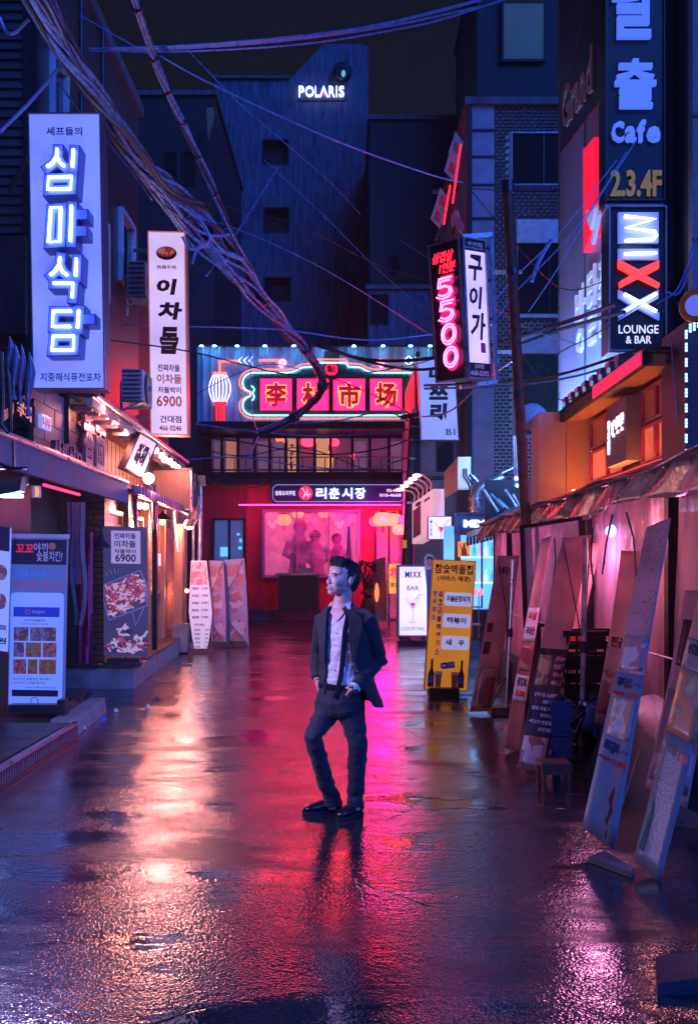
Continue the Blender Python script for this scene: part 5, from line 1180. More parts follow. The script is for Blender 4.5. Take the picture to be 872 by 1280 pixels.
part('back_wall', MB().box((4.7, 6.0, 0), (4.8, 18.6, 2.75)), M['interior_peach'], t)
part('end_wall', MB().box((2.5, 17.3, 0), (4.7, 17.4, 2.5)), M['interior_peach'], t)
part('near_wall', MB().box((2.9, 6.3, 0), (4.7, 6.4, 2.5)), M['interior_peach'], t)
part('seam_line', MB().tube([(XT - .06, 7.3, 1.02), (XT - .06, 17.0, 1.02)], .008, 4), M['white_metal'], t)
for k, dd in enumerate((8.3, 10.9, 12.0)):
    tag(one('dining_table', MB().box((3.0, dd, .7), (4.0, dd + .8, .75)).box((3.4, dd + .3, 0), (3.5, dd + .5, .7)), M['wood_tan']), 'tan table inside the tent, %s from the camera' % ('nearest', 'second', 'third')[k], 'table')
# tent lamps
def tent_lamp(p, r, e, col, mk, label, shape=None):
    tt = thing('ceiling_lamp', label, 'lamp', p)
    part('shade', MB().ball(p, shape or (r, r, r * .55), 14, 8), mk, tt, True); part('cord', MB().tube([V(p) + V((0, 0, r * .5)), (p[0], p[1], 2.5)], .01, 5), M['rubber'], tt)
    l = bpy.data.lights.new('tent_light', 'POINT'); l.energy = e; l.color = col; l.shadow_soft_size = .35
    q = bpy.data.objects.new('tent_light', l); COL.objects.link(q); q.parent = tt; q.location = V((0, 0, -r * .8 - .1))
LVB = glow('lamp_violet', (.35, .4, 1), 2.4)
q = P(773, 664, 9.6); tent_lamp((q.x, q.y, q.z), .13, 90, (1, .28, .60), LVB, 'blue white dome lamp inside the tent, seen through the clear plastic')
q = P(856, 632, 8.2); tent_lamp((q.x, q.y, q.z), .16, 65, (1, .32, .30), LVB, 'long blue white lamp inside the tent near the right edge', (.22, .1, .05))
tent_lamp((3.3, 13.6, 2.2), .12, 100, (1, .28, .62), LVB, 'dome lamp hanging deep inside the far half of the tent')
tent_lamp((3.2, 16.2, 2.2), .12, 80, (1, .26, .65), LVB, 'dome lamp at the far end of the tent')
# looped cords hanging in front of the plastic
for k, pts in enumerate((((765, 643), (757, 680), (752, 718), (755, 702)), ((782, 640), (791, 672), (794, 710), (793, 735)), ((740, 660), (738, 700), (742, 735), (737, 765)), ((692, 672), (694, 700), (690, 735), (687, 750)), ((846, 660), (855, 700), (857, 740), (850, 790)))):
    part('cord', MB().tube([P(*q, 8.0 + (k == 3) * 1.3) for q in pts], .008, 5), M['rubber'], tent_, True)
# big black frame leaning before the tent
fs = FA((651, 657), (729, 645), (656, 783), (10.9, 10.3, 10.9), 78, 126)
t = thing('black_frame_panel', 'black framed clear panel standing before the tent plastic', 'frame', fs.at(40, 126, 0))
part('frame', MB().frame(fs, 0, 0, 78, 128, 4.2, -.02, .03), M['black_metal'], t); part('pane', MB().panel(fs, 4, 4, 74, 124, -.003, .003), M['steamed_glass'], t)
part('leg', MB().bar(fs.at(2, 128, 0), (fs.at(2, 128, 0).x, fs.at(2, 128, 0).y, 0), .04), M['black_metal'], t); part('leg', MB().bar(fs.at(76, 128, 0), (fs.at(76, 128, 0).x, fs.at(76, 128, 0).y, 0), .04), M['black_metal'], t)

# --- the rust pole
q0, q1 = P(634, 232, 11.4), P(656.5, 650, 11.4); dn = (q1 - q0).normalized(); q2 = q1 + dn * ((q1.z) / -dn.z)
t = thing('rusty_pole', 'tall dark rusty steel pole rising beside the tent, leaning left', 'pole', q2)
part('shaft', MB().tube([q0, q1, q2], .058, 10), M['rust'], t, 40)
part('cap', MB().tube([q0 + V((0, 0, .05)), q0 - dn * -.08], .065, 10), M['dark_metal'], t)
for zz in (3.55, 4.9): part('band', MB().tube([q2 + (q0 - q2) * (zz / q0.z), q2 + (q0 - q2) * ((zz + .07) / q0.z)], .07, 10), M['dark_metal'], t)
part('footing', MB().lathe((q2.x, q2.y, 0), [(.2, 0), (.2, .12), (.1, .14)], 12), M['concrete'], t)

# --- leaning cloth banners
for n_ in ('cloth_pink', 'cloth_spotted'): pass
def leaning(label, px, ds, bulge, kd, base=True, pole=None, cloth_m='cloth_pink'):
    bl, br, tr, tl = [P(*p, d_) for p, d_ in zip(px, ds)]
    pt = Patch(bl, br, tr, tl, bulge, 1.0, kd)
    tt = thing('cloth_banner', label, 'banner', (br.x, br.y + .1, 0), 'printed cloth banners leaning along the tent')
    part('cloth', sheet(pt, 8, 24), M[cloth_m], tt, 180)
    if pole:
        a, b = P(*pole[0], pole[2]), P(*pole[1], pole[2]); b = V((b.x, b.y, .02)) if pole[3:] else b
        part('pole', MB().tube([a, b], .022, 8), M['galvanised'], tt, 40)
        m = a + (b - a) * .48; part('clamp', MB().lathe(m, [(.035, -.05), (.035, .05)], 8), M['black_metal'], tt)
        part('spreader', MB().tube([m, pt.at(.02, .99, -.01)], .006, 5).tube([m, pt.at(.98, .99, -.01)], .006, 5).tube([m + (b - m) * .55, pt.at(.03, .02, -.01)], .006, 5).tube([m + (b - m) * .55, pt.at(.97, .04, -.01)], .006, 5), M['dark_metal'], tt)
        stand_base('base', (b.x, b.y, 0), .2, .18, .08, tt)
    return tt, pt
def clothmat(name, c, spot=.0):
    m, nt, b, N, L = nodes(name)
    tc = N('ShaderNodeTexCoord'); n = N('ShaderNodeTexNoise'); n.inputs['Scale'].default_value = 3; n.inputs['Detail'].default_value = 6; L(tc.outputs['Object'], n.inputs[0])
    cr = N('ShaderNodeValToRGB'); L(n.outputs[0], cr.inputs[0]); cr.color_ramp.elements[0].position = .3; cr.color_ramp.elements[1].position = .62
    cr.color_ramp.elements[0].color = (*[q * .62 for q in c], 1); cr.color_ramp.elements[1].color = (*c, 1)
    vo = N('ShaderNodeTexNoise'); vo.inputs['Scale'].default_value = 55; vo.inputs['Detail'].default_value = 2; L(tc.outputs['Object'], vo.inputs[0])
    mr = N('ShaderNodeMapRange'); mr.inputs[1].default_value = .62; mr.inputs[2].default_value = .67; mr.inputs[4].default_value = .65 if spot else .1; L(vo.outputs[0], mr.inputs[0])
    mx = N('ShaderNodeMixRGB'); L(mr.outputs[0], mx.inputs[0]); L(cr.outputs[0], mx.inputs[1]); mx.inputs[2].default_value = (.12, .03, .05, 1); L(mx.outputs[0], b.inputs['Base Color'])
    b.inputs['Roughness'].default_value = .38; b.inputs['Transmission Weight'].default_value = 0
    bp = N('ShaderNodeBump'); bp.inputs['Strength'].default_value = .5; bp.inputs['Distance'].default_value = .03; L(n.outputs[0], bp.inputs['Height']); L(bp.outputs[0], b.inputs['Normal'])
    try:
        b.inputs['Subsurface Weight'].default_value = 0
    except Exception: pass
    M[name] = m
clothmat('cloth_pink', (.80, .44, .40)); clothmat('cloth_spotted', (.78, .50, .50), 1); fabric_thru('cloth_pink'); fabric_thru('cloth_spotted')
def pr(tt, pt, u0, v0, u1, v1, m_, nm='food_photo', n=.0045): part(nm, sheet(pt, 4, 8, u0, v0, u1, v1, n, .002), m_, tt, 180)
def tx(tt, pt, r, s_, m_, bo=.04, n=.0075): part('lettering', MB().text(pt, r, s_, n, n + .0015, bo), M[m_], tt)
wn1 = food('photo_wine', [(.22, .05, .06), (.5, .22, .2), (.3, .08, .08)], 6)
A, pa = leaning('wide faded pink cloth banner beside the yellow sign', [(586, 890), (614, 889), (649, 694), (622, 694)], (12.0, 12.0, 12.3, 12.3), .05, .5, pole=((641, 700), (632, 905), 12.1, 1))
pr(A, pa, .1, .02, .9, .28, wn1); pr(A, pa, .08, .36, .4, .44, M['print_brown']); pr(A, pa, .1, .5, .36, .56, M['print_brown']); tx(A, pa, (.15, .93, .8, .88), '숯불갈비', 'print_brown'); tx(A, pa, (.2, .8, .75, .74), '돼지', 'print_pink')
B, pb = leaning('narrow pink cloth banner second from the yellow sign with price tags', [(628, 935), (648, 940), (688, 671), (676, 674)], (9.6, 9.6, 10.2, 10.2), .03, 2.0)
pr(B, pb, .0, .22, .95, .34, M['print_white'], 'price_tag'); pr(B, pb, .0, .5, .95, .66, M['print_white'], 'price_tag'); tx(B, pb, (.15, .33, .85, .29), '삼겹살', 'print_navy', n=.0085); tx(B, pb, (.15, .27, .85, .235), '15,000', 'print_red', n=.0085); tx(B, pb, (.15, .64, .85, .6), '목살', 'print_red', n=.0085); tx(B, pb, (.15, .57, .85, .53), '국내산', 'print_navy', n=.0085)
pr(B, pb, .05, .36, .9, .48, wn1); tx(B, pb, (.2, .86, .8, .8), '갈비', 'print_pink')
C_, pc = leaning('tall pink cloth banner with an egg dish photo and dark menu print', [(643, 962), (680, 966), (739, 668), (703, 671)], (8.5, 8.5, 9.3, 9.3), .05, 1.1, pole=((731, 672), (726, 978), 8.8, 1))
pr(C_, pc, .0, .02, 1, .5, mat('print_darkwine', (.06, .03, .045), .35, var=.3)); pr(C_, pc, .05, .34, .5, .47, food('egg_photo', [(.8, .76, .7), (.7, .45, .2), (.3, .1, .06)], 7), n=.007); pr(C_, pc, .04, .02, .9, .13, food('photo_meat2', [(.6, .35, .33), (.45, .12, .1), (.75, .6, .55)], 9), n=.007)
for i in range(6): tx(C_, pc, (.45 if i % 2 else .1, .31 - i * .028, .92, .293 - i * .028), ('갈매기살 소금구이', '숯불에 구워낸', '참숯 초벌 돼지', '특수부위 모듬', '생고기 전문점', '24시간 영업')[i], 'print_white', .04, .007)
for i in range(4): tx(C_, pc, (.6, .47 - i * .035, .95, .45 - i * .035), ('모듬', '한판', '구이', '특선')[i], 'print_pink', .04, .007)
D_, pd = leaning('large speckled pink cloth banner with red struck out prices on its white half', [(727, 1035), (767, 1062), (838, 651), (807, 660)], (6.25, 6.15, 6.9, 7.0), .035, 3.0, cloth_m='cloth_spotted')
pr(D_, pd, -.01, .0, 1.01, .50, mat('print_lilac', (.22, .19, .22), .4, var=.08), 'white_panel', .004)
pr(D_, pd, .12, .30, .86, .42, food('photo_ribs', [(.5, .1, .05), (.7, .3, .18), (.8, .62, .5)], 11), n=.0065)
tx(D_, pd, (.12, .485, .62, .455), '대패삼겹', 'print_navy'); tx(D_, pd, (.66, .472, .95, .46), '(수입)', 'print_navy', .01); tx(D_, pd, (.5, .445, .95, .425), '15,000원', 'print_red'); tx(D_, pd, (.08, .44, .4, .427), '18,500', 'print_red', .0)
tx(D_, pd, (.1, .285, .6, .25), '돼지갈비', 'print_navy'); tx(D_, pd, (.64, .27, .95, .258), '(수입)', 'print_navy', .01); tx(D_, pd, (.48, .24, .95, .215), '21,000원', 'print_red'); tx(D_, pd, (.06, .235, .38, .222), '24,000', 'print_red', .0)
for v_ in (.433, .228): part('strike_line', MB().stroke(pd, [(.03, v_), (.43, v_)], .008, .008, .0095), M['print_red'], D_)
part('figure_print', MB().poly(pd, [(.62, .15), (.68, .165), (.72, .15), (.70, .12), (.76, .09), (.68, .06), (.72, .02), (.66, .01), (.60, .06), (.62, .1), (.58, .12)], .006, .0075), M['print_brown'], D_); part('stamp', MB().poly(pd, [(.12, .13), (.35, .14), (.35, .09), (.12, .085)], .006, .0075), mat('print_gold', (.3, .24, .14), .4), D_)
pr(D_, pd, .1, .51, .9, .62, food('photo_faint', [(.6, .4, .42), (.5, .2, .22), (.66, .46, .5)], 8), n=.0045)
E_, pe = leaning('cloth banner with a noodle dish photo leaning at the far right edge', [(789, 1074), (824, 1104), (925, 700), (888, 690)], (5.75, 5.6, 6.2, 6.4), .03, 4.0)
pr(E_, pe, -.01, .0, 1.01, .40, M['print_lilac'], 'white_panel', .004); pr(E_, pe, .0, .40, 1, .60, food('photo_noodle', [(.7, .55, .45), (.6, .22, .1), (.25, .2, .1)], 10), n=.0045); pr(E_, pe, -.01, .60, 1.01, .70, M['print_lilac'], 'white_panel', .004)
tx(E_, pe, (.1, .375, .5, .34), '돼지목살', 'print_navy'); tx(E_, pe, (.55, .36, .95, .33), '9,000원', 'print_red'); tx(E_, pe, (.1, .685, .5, .65), '삼겹살', 'print_navy'); tx(E_, pe, (.58, .67, .95, .64), '12,000', 'print_red')
part('bottle_print', MB().poly(pe, [(.12, .26), (.18, .26), (.18, .2), (.24, .17), (.24, .04), (.06, .04), (.06, .17), (.12, .2)], .006, .0075), mat('print_green', (.05, .14, .1), .4), E_)
for q_, (a, b) in enumerate((((762, 1050), (800, 935)), ((826, 1100), (872, 1015)))):
    one('tie_rod', MB().tube([P(*a, 6.4), P(*b, 7.2)], .007, 5), M['galvanised'], 'thin steel stay rod behind the %s leaning banner' % ('speckled pink', 'far right')[q_], 'rod')
F_, pf_ = leaning('narrow rose cloth banner half hidden behind the egg dish banner', [(672, 940), (694, 944), (752, 676), (730, 680)], (9.3, 9.3, 9.9, 9.9), .03, .2)
pr(F_, pf_, .0, .1, 1, .42, wn1); pr(F_, pf_, .0, .5, 1, .58, M['print_red'], 'red_band'); tx(F_, pf_, (.1, .9, .9, .84), '막창', 'print_brown')
G_, pg_ = leaning('wide wine coloured cloth board behind the noodle banner at the right edge', [(806, 985), (858, 1012), (905, 742), (856, 738)], (6.9, 6.7, 7.2, 7.3), .03, 2.6)
pr(G_, pg_, .05, .05, .95, .5, food('photo_dim', [(.2, .08, .1), (.4, .2, .22), (.25, .1, .12)], 5)); pr(G_, pg_, .1, .62, .6, .85, M['print_brown'], 'menu_sheet')
H_, ph_ = leaning('pale pink cloth strip between the crates and the speckled banner', [(744, 905), (768, 912), (800, 690), (776, 688)], (8.2, 8.1, 8.6, 8.7), .03, 1.7)
pr(H_, ph_, .05, .06, .95, .3, wn1); tx(H_, ph_, (.12, .9, .85, .84), '곱창', 'print_pink'); tx(H_, ph_, (.12, .5, .85, .44), '전골', 'print_brown')
# extra pole with stays in front of the crates
q = PG(726, 978)
one('stay_wires', MB().tube([(q.x, q.y, .55), P(690, 925, 8.8)], .006, 4).tube([(q.x, q.y, .5), P(700, 955, 8.5)], .006, 4), M['galvanised'], 'pair of thin stays tied to the pole in front of the blue crate', 'wire')

# --- crates
def crate(x, y, z, w, dp, h, m_, label, grp, rz=0.0):
    tt = thing('crate', label, 'crate', (x, y, z), grp)
    m = MB(); th = .02
    m.box((x - w, y - dp, z), (x + w, y + dp, z + .02))
    for zz in (0.02, h * .42, h - .05):
        hh = .045
        m.box((x - w, y - dp, z + zz), (x + w, y - dp + th, z + zz + hh)); m.box((x - w, y + dp - th, z + zz), (x + w, y + dp, z + zz + hh))
        m.box((x - w, y - dp + th, z + zz), (x - w + th, y + dp - th, z + zz + hh)); m.box((x + w - th, y - dp + th, z + zz), (x + w, y + dp - th, z + zz + hh))
    part('body', m, m_, tt)
    sl = MB()
    for i in range(7):
        u = -w + .03 + (2 * w - .06) * i / 6; sl.box((x + u - .01, y - dp + .003, z + .02), (x + u + .01, y - dp + .016, z + h - .01))
    for i in range(5):
        u = -dp + .04 + (2 * dp - .08) * i / 4; sl.box((x - w + .003, y + u - .01, z + .02), (x - w + .016, y + u + .01, z + h - .01))
    part('ribs', sl, m_, tt, kind='stuff')
    part('handle_panel', MB().box((x - .09, y - dp - .004, z + h * .55), (x + .09, y - dp + .012, z + h * .82)), m_, tt)
    return tt
BP = mat('crate_black', (.010, .010, .012), .4); CBm = mat('crate_blue', (.012, .05, .20), .35, var=.15)
cx = PG(722, 990); x0 = P(728, 900, 8.9).x
for i in range(3): crate(x0 + .12, 9.15, .0 + i * .29, .27, .2, .28, BP if i != 0 else BP, ('lowest', 'middle', 'topmost')[i] + ' black bottle crate in the stack behind the pole by the tent', 'black crates by the tent')
t_ = crate(x0 + .12, 9.15, .87, .27, .2, .28, BP, 'black crate with white print on its front on top of the crate stack', 'black crates by the tent')
part('lettering', MB().text(FP(8.94), (716, 866, 752, 874), '주류상사', 0, .004, .02), M['print_grey'], t_); part('lettering', MB().text(FP(8.94), (716, 876, 748, 883), '729-5500', 0, .004, .02), M['print_grey'], t_)
part('label', MB().panel(FP(8.93), 699, 880, 706, 897, 0, .004), M['print_gold'], t_)
for i in range(2): crate(P(702, 930, 8.6).x, 8.75, .0 + i * .30, .085, .16, .29, CBm, ('lower', 'upper')[i] + ' narrow blue crate beside the black crate stack', 'blue crates by the tent')
for i in range(3): crate(x0 + .75, 8.6, i * .29, .26, .2, .28, BP, ('lowest', 'middle', 'topmost')[i] + ' black crate in the shadow behind the speckled banner', 'black crates behind the speckled banner')
bag = MB().ball((P(738, 935, 8.75).x, 8.75, .42), (.17, .12, .15), 16, 10)
bag.v = [(x + .03 * math.sin(z * 40 + x * 23), y, z + .025 * math.sin(x * 37 + y * 30)) for x, y, z in bag.v]
one('plastic_bag', bag, mat('bag_blue', (.02, .05, .22), .25, spec=.8), 'crumpled blue plastic bag stuffed behind the pole next to the crates', 'bag', smooth=True)
q = PG(680, 1000); 
t = thing('metal_stool', 'low brown metal box stool at the foot of the crates', 'stool', (q.x + .1, 8.0, 0))
x_, y_ = P(694, 990, 7.95).x, 8.0
part('seat', MB().box((x_ - .12, y_ - .13, .17), (x_ + .11, y_ + .14, .2)), mat('stool_brown', (.4, .18, .12), .25, .5), t)
for dx in (-.11, .08):
    for dy in (-.12, .11): part('leg', MB().box((x_ + dx, y_ + dy, 0), (x_ + dx + .025, y_ + dy + .025, .17)), M['stool_brown'], t)
part('apron', MB().box((x_ - .12, y_ - .135, .12), (x_ + .11, y_ - .12, .17)), M['stool_brown'], t)
one('dark_tarp_heap', MB().hexa([(2.0, 6.9, 0), (2.4, 6.6, 0), (2.5, 8.3, 0), (1.9, 8.4, 0), (2.1, 7.0, .5), (2.38, 6.8, .62), (2.4, 8.2, .7), (2.05, 8.2, .6)]), M['tarp_navy'], 'dark tarp covered heap behind the speckled banner foot', 'tarp')
for k, (x, y, w_) in enumerate(((735, 1078, .4),)):
    q = PG(x, y); o = one('concrete_weight', MB().hexa([q + V(a) for a in ((0, 0, 0), (w_ * .4, -.3, 0), (w_ * .5, -.22, 0), (.12, .12, 0), (0, 0, .035), (w_ * .4, -.3, .035), (w_ * .5, -.22, .035), (.12, .12, .035))]), M['dark_concrete'], 'wet concrete banner weight on the ground, %s one on the right' % ('farther', 'nearer')[k], 'weight')
q = PG(845, 1228)
one('cardboard_sheet', MB().hexa([q + V(a) for a in ((-.12, -.14, .0), (.22, -.1, 0), (.2, .1, 0), (-.05, .12, 0), (-.12, -.14, .05), (.22, -.12, .09), (.2, .1, .1), (-.05, .12, .06))]), mat('board_bluegrey', (.03, .04, .06), .45, var=.4), 'wet blue grey board lying on the asphalt in the lower right corner', 'board')

# --- yellow menu sign
fs = FA((541, 699.5), (593.7, 702), (530.5, 861), 13.7, 53, 163)
t = thing('yellow_menu_sign', 'orange yellow upright menu board with three white plates, beer bottles and glasses printed on it', 'sign board', (fs.at(26, 0, 0).x - .05, 13.7, 0))
YL = lightbox('yellow_face', (.85, .30, .02), .40, (.8, .42, .05), 1.2)
part('panel', MB().panel(fs, 0, 0, 53, 163, -.10, 0), YL, t); part('sign_frame', MB().frame(fs, -.8, -.8, 53.8, 163.8, .9, -.12, .012), mat('frame_amber', (.5, .25, .05), .4), t)
tl_ = lambda r, s_, mm, bo=.03: part('lettering', MB().text(fs, r, s_, 0, .004, bo), M[mm], t)
tl_((3, 4.5, 51, 17), '참숯벽돌집', 'print_navy', .025); tl_((7, 19, 48.5, 27), '(서비스 제공)', 'print_navy', .03)
mat('print_pv', (.42, .12, .45), .4, var=0, bump=0); mat('print_plum', (.4, .05, .2), .4, var=0, bump=0)
for i in range(8): tl_((9.5, 39 + i * 10.3, 15, 47 + i * 10.3), '최고급블랙앵거스'[i], 'print_pv', .04)
for i in range(4): tl_((2.5, 39 + i * 9.7, 8, 46 + i * 9.7), '한우암소'[i], 'print_pv', .04)
for i, (y0, y1, s_) in enumerate(((40, 57, '차돌된장찌개'), (67, 84, '떡볶이'), (95, 112, '새   우'))):
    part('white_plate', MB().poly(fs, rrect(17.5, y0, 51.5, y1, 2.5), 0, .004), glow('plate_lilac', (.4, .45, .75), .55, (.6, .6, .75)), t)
    part('plate_lettering', MB().text(fs, (20 if i == 0 else 22, y0 + 4, 49.5 if i == 0 else 46, y1 - 5), s_, .004, .008, .04), M['print_plum'], t)
for x in (7, 44.5):
    part('bottle_print', MB().poly(fs, [(x - 1.3, 125), (x + 1.3, 125), (x + 1.5, 137), (x + 4, 144), (x + 4, 160), (x - 4, 160), (x - 4, 144), (x - 1.5, 137)], 0, .004), mat('bottle_brown', (.2, .03, .02), .3, var=0), t)
    part('bottle_label', MB().panel(fs, x - 3.8, 146, x + 3.8, 155, .004, .006), M['print_blue'], t)
for x in (16, 36.5):
    part('glass_print', MB().poly(fs, [(x - 4.5, 142), (x + 4.5, 142), (x + 3.2, 160), (x - 3.2, 160)], 0, .004), mat('beer', (.55, .2, .1), .3, var=.1), t); part('foam_print', MB().panel(fs, x - 4.7, 140, x + 4.7, 144, .004, .006), M['print_white'], t)
fsr = Fr(fs.o, fs.U, fs.V, fs.N); ang = math.radians(-9)
f_c = Fr(fs.at(17, 131, 0), fs.U * math.cos(ang) + fs.V * math.sin(ang), fs.V * math.cos(ang) - fs.U * math.sin(ang), fs.N)
part('beer_lettering', MB().text(f_c, (0, -2, 19, 7), 'cass', .001, .004, .09), M['print_white'], t); part('beer_lettering', MB().text(f_c, (0.4, -1.4, 18.6, 6.6), 'cass', .004, .007, .03), M['print_blue'], t)
part('foot', MB().box((fs.at(5, 163, 0).x, 13.55, 0), (fs.at(42, 163, 0).x, 13.95, .12)), M['rubber'], t)
# --- white cocktail bar sign
f = FP(23.0)
t = thing('cocktail_bar_sign', 'white lit upright bar sign with a pink cocktail glass and the word COCKTAIL', 'sign board', P(516, 804, 23))
part('case', MB().panel(f, 496, 706, 534, 796, -.4, -.01), mat('case_lightblue', (.2, .3, .5), .4), t); part('face', MB().panel(f, 499, 708.5, 533, 794, -.01, 0), lightbox('face_white', (.60, .56, 1), 1.25, (.7, .7, .75), .8), t)
part('lettering', MB().text(f, (506, 714.5, 511.5, 722), 'M', 0, .01, .05).text(f, (512.5, 714.5, 514, 722), 'I', 0, .01, .05).text(f, (521, 714.5, 526, 722), 'X', 0, .01, .05), mat('print_deepblue', (.03, .05, .4), .4, var=0, bump=0), t)
part('lettering', MB().text(f, (515.5, 714.5, 520.5, 722), 'X', 0, .01, .05), M['print_red'], t)
part('lettering', MB().text(f, (508.5, 732, 523, 738), 'BAR', 0, .01, .0).text(f, (501, 783.5, 530.5, 788), 'COCKTAIL', 0, .01, .0), M['print_grey'], t)
part('glass_print', MB().poly(f, [(512, 753.5), (519, 753.5), (515.5, 760)], 0, .02), glow('drink_pink', (1, .02, .15), .9), t)
part('glass_outline', MB().stroke(f, [(507, 747), (515.5, 761.5), (524, 747)], .4, 0, .012).stroke(f, [(515.5, 761), (515.5, 776)], .4, 0, .012).stroke(f, [(511, 777.5), (520, 777.5)], .5, 0, .012).stroke(f, [(519, 750), (523, 743), (528, 744)], .6, 0, .012), M['print_grey'], t)
for x in (501, 529): part('leg', MB().panel(f, x, 796, x + 2, 806, -.3, -.25), M['dark_metal'], t)
part('bottom_rail', MB().panel(f, 497, 801, 534, 806, -.4, -.05), M['dark_metal'], t)
# --- figure cutout, small banner, gate
f = FP(21.5)
t = thing('cutout_figure_sign', 'cutout print of a woman in a blue dress beside the yellow menu sign', 'sign', P(536, 800, 21.5))
part('board', MB().poly(f, [(530, 705), (530, 697), (534, 692), (539, 693), (543, 698), (544, 706), (545, 735), (547, 800), (533, 800), (533, 735)], -.03, 0), M['print_white'], t)
part('dress_print', MB().poly(f, [(533, 712), (543, 712), (545, 750), (546, 798), (535, 798)], 0, .004), mat('dress_blue', (.06, .15, .5), .4), t)
part('face_print', MB().poly(f, [(533, 699), (538, 697), (540.5, 701), (539, 707), (536, 709), (533, 706)], 0, .006), mat('face_print', (.55, .35, .32), .4, var=.1), t); part('hair_print', MB().poly(f, [(532, 700), (535, 695), (541, 697), (543, 705), (542, 711), (540.5, 702), (537, 698)], .001, .008), M['hair'], t)
f = FP(29.5)
t = thing('steel_gate', 'small white barred steel gate left of the cocktail sign', 'gate', P(490, 768, 29.5)); bars = []
part('gate_frame', MB().frame(f, 483, 702, 499, 766, .8, -.03, .03), M['white_metal'], t)
for x in (486.5, 490, 493.5): part('bar', MB().panel(f, x, 703, x + .6, 766, -.015, .015), M['white_metal'], t)
for y in range(710, 764, 7): part('crossbar', MB().panel(f, 484, y, 498, y + .6, .016, .03), M['white_metal'], t)
part('leg', MB().panel(f, 483, 766, 484.2, 786, -.02, .02), M['white_metal'], t); part('leg', MB().panel(f, 498, 766, 499, 786, -.02, .02), M['white_metal'], t)
f = FP(28.8)
t = thing('red_yellow_sign', 'small yellow sign with big red letters hung on the steel gate', 'sign', P(492, 742, 28.8))
part('board', MB().panel(f, 486, 705, 500, 742, -.04, 0), glow('yellow_small', (1, .45, .08), .8), t); part('letter', MB().text(f, (487, 709, 499, 724), '계란', 0, .03, .06), glow('red_small', (1, .02, .08), 1.2), t); part('lettering', MB().text(f, (487.5, 728, 499, 734), '포장', 0, .02, .03), M['print_red'], t)

# --- MIXX bar storefront
D = 19.5; f = FP(D)
t = thing('bar_storefront', 'small bar front with blue lit bottle shelves and a striped maroon awning', 'bar', P(605, 790, D))
part('back_wall', MB().panel(f, 560, 655, 668, 800, -1.0, -.95), lightbox('bar_blue', (.07, .28, .85), 1.6, (.3, .4, .5), 1.8), t)
part('post', MB().panel(f, 568, 645, 575, 800, -.1, .05), mat('post_blue', (.1, .16, .3), .4), t); part('fascia', MB().panel(f, 568, 643, 668, 668, -.15, .0), mat('fascia_blue', (.08, .15, .34), .4), t)
part('fascia_edge', MB().frame(f, 568, 641, 668, 669, 1.2, 0, .03), M['galvanised'], t)
for x in (601, 640): part('mullion', MB().panel(f, x, 668, x + 2, 760, -.05, .0), M['post_blue'], t)
part('counter', MB().panel(f, 572, 762, 668, 800, -.5, .0), M['post_blue'], t)
part('lettering', MB().text(f, (579, 650, 619, 659), 'MIXX', 0, .03, .06).text(f, (614, 661, 622, 666), 'BAR', 0, .03, .04), glow('mixx_words', (.8, .85, 1), 2.2), t)
part('awning', MB().hexa([f.at(580, 674, .35), f.at(627, 662, .35), f.at(629, 655, .0), f.at(582, 667, 0), f.at(580, 673, .36), f.at(627, 661, .36), f.at(629, 653, .02), f.at(582, 665, .02)]), mat('awning_maroon', (.3, .12, .18), .5, var=.3), t)
for i in range(12):
    x = 579.5 + i * 4; part('awning_flap', MB().panel(f, x, 673.5 - i * 1.0, x + 3.4, 683 - i * 1.0, .36, .38), mat('flap_dark', (.12, .05, .10), .6) if i % 2 else M['awning_maroon'], t)
for k, y in enumerate((695, 728)):
    part('shelf', MB().panel(f, 576, y, 664, y + 2, -.7, -.4), glow('shelf_cyan', (.25, .6, 1), 2.5), t)
t_poster = thing('bottle_poster', 'orange poster with a white bottle on the bar front window', 'poster', P(579, 697, 19.3)); f_ = FP(19.3)
part('panel', MB().panel(f_, 572, 677, 587, 696, -.02, 0), glow('poster_orange', (1, .3, .05), .8), t_poster); part('bottle_print', MB().poly(f_, [(578.5, 679), (580.5, 679), (581, 684), (583, 688), (583, 695), (576, 695), (576, 688), (578, 684)], 0, .01), M['print_white'], t_poster); part('ribbon_print', MB().stroke(f_, [(574, 680), (578, 690), (585, 694)], 1.2, .01, .014), M['print_red'], t_poster)
bt = None
rnd = random.Random(5); q0 = None
BM = [glow('bottle_ice', (.4, .7, 1), 1.1, (.5, .6, .7)), glow('bottle_teal', (.1, .45, .6), .7, (.1, .3, .35)), glow('bottle_rose', (.7, .4, .8), .8, (.5, .3, .5))]
k = 0
for y in (695, 728):
    for x in [589 + i * 7.6 for i in range(10)]:
        if 599 < x < 604 or 638 < x < 643: continue
        q = f.at(x, y, -.55); h = rnd.uniform(.2, .28)
        bm_ = MB().lathe(q, [(.038, 0), (.04, h * .55), (.016, h * .72), (.016, h)], 8)
        nth = ('first', 'second', 'third', 'fourth', 'fifth', 'sixth', 'seventh', 'eighth', 'ninth', 'tenth')[k % 9]
        b_ = one('bottle', bm_, BM[k % 3], nth + ' bottle from the left on the %s glowing bar shelf, ' % ('upper' if y == 695 else 'lower') + ('ice blue', 'teal', 'rose tinted')[k % 3], 'bottle', 'bottles on the blue lit bar shelves', smooth=True); k += 1
f = FP(18.6)
t = thing('white_rack', 'small white metal rack between the yellow sign and the pink banner', 'rack', P(595, 800, 18.6))
for x in (590.5, 599): part('post', MB().panel(f, x, 740, x + 1.2, 798, -.2, -.17), M['white_metal'], t)
for y in (758, 780): part('shelf', MB().panel(f, 590, y, 600, y + 1.6, -.2, .1), M['white_metal'], t)
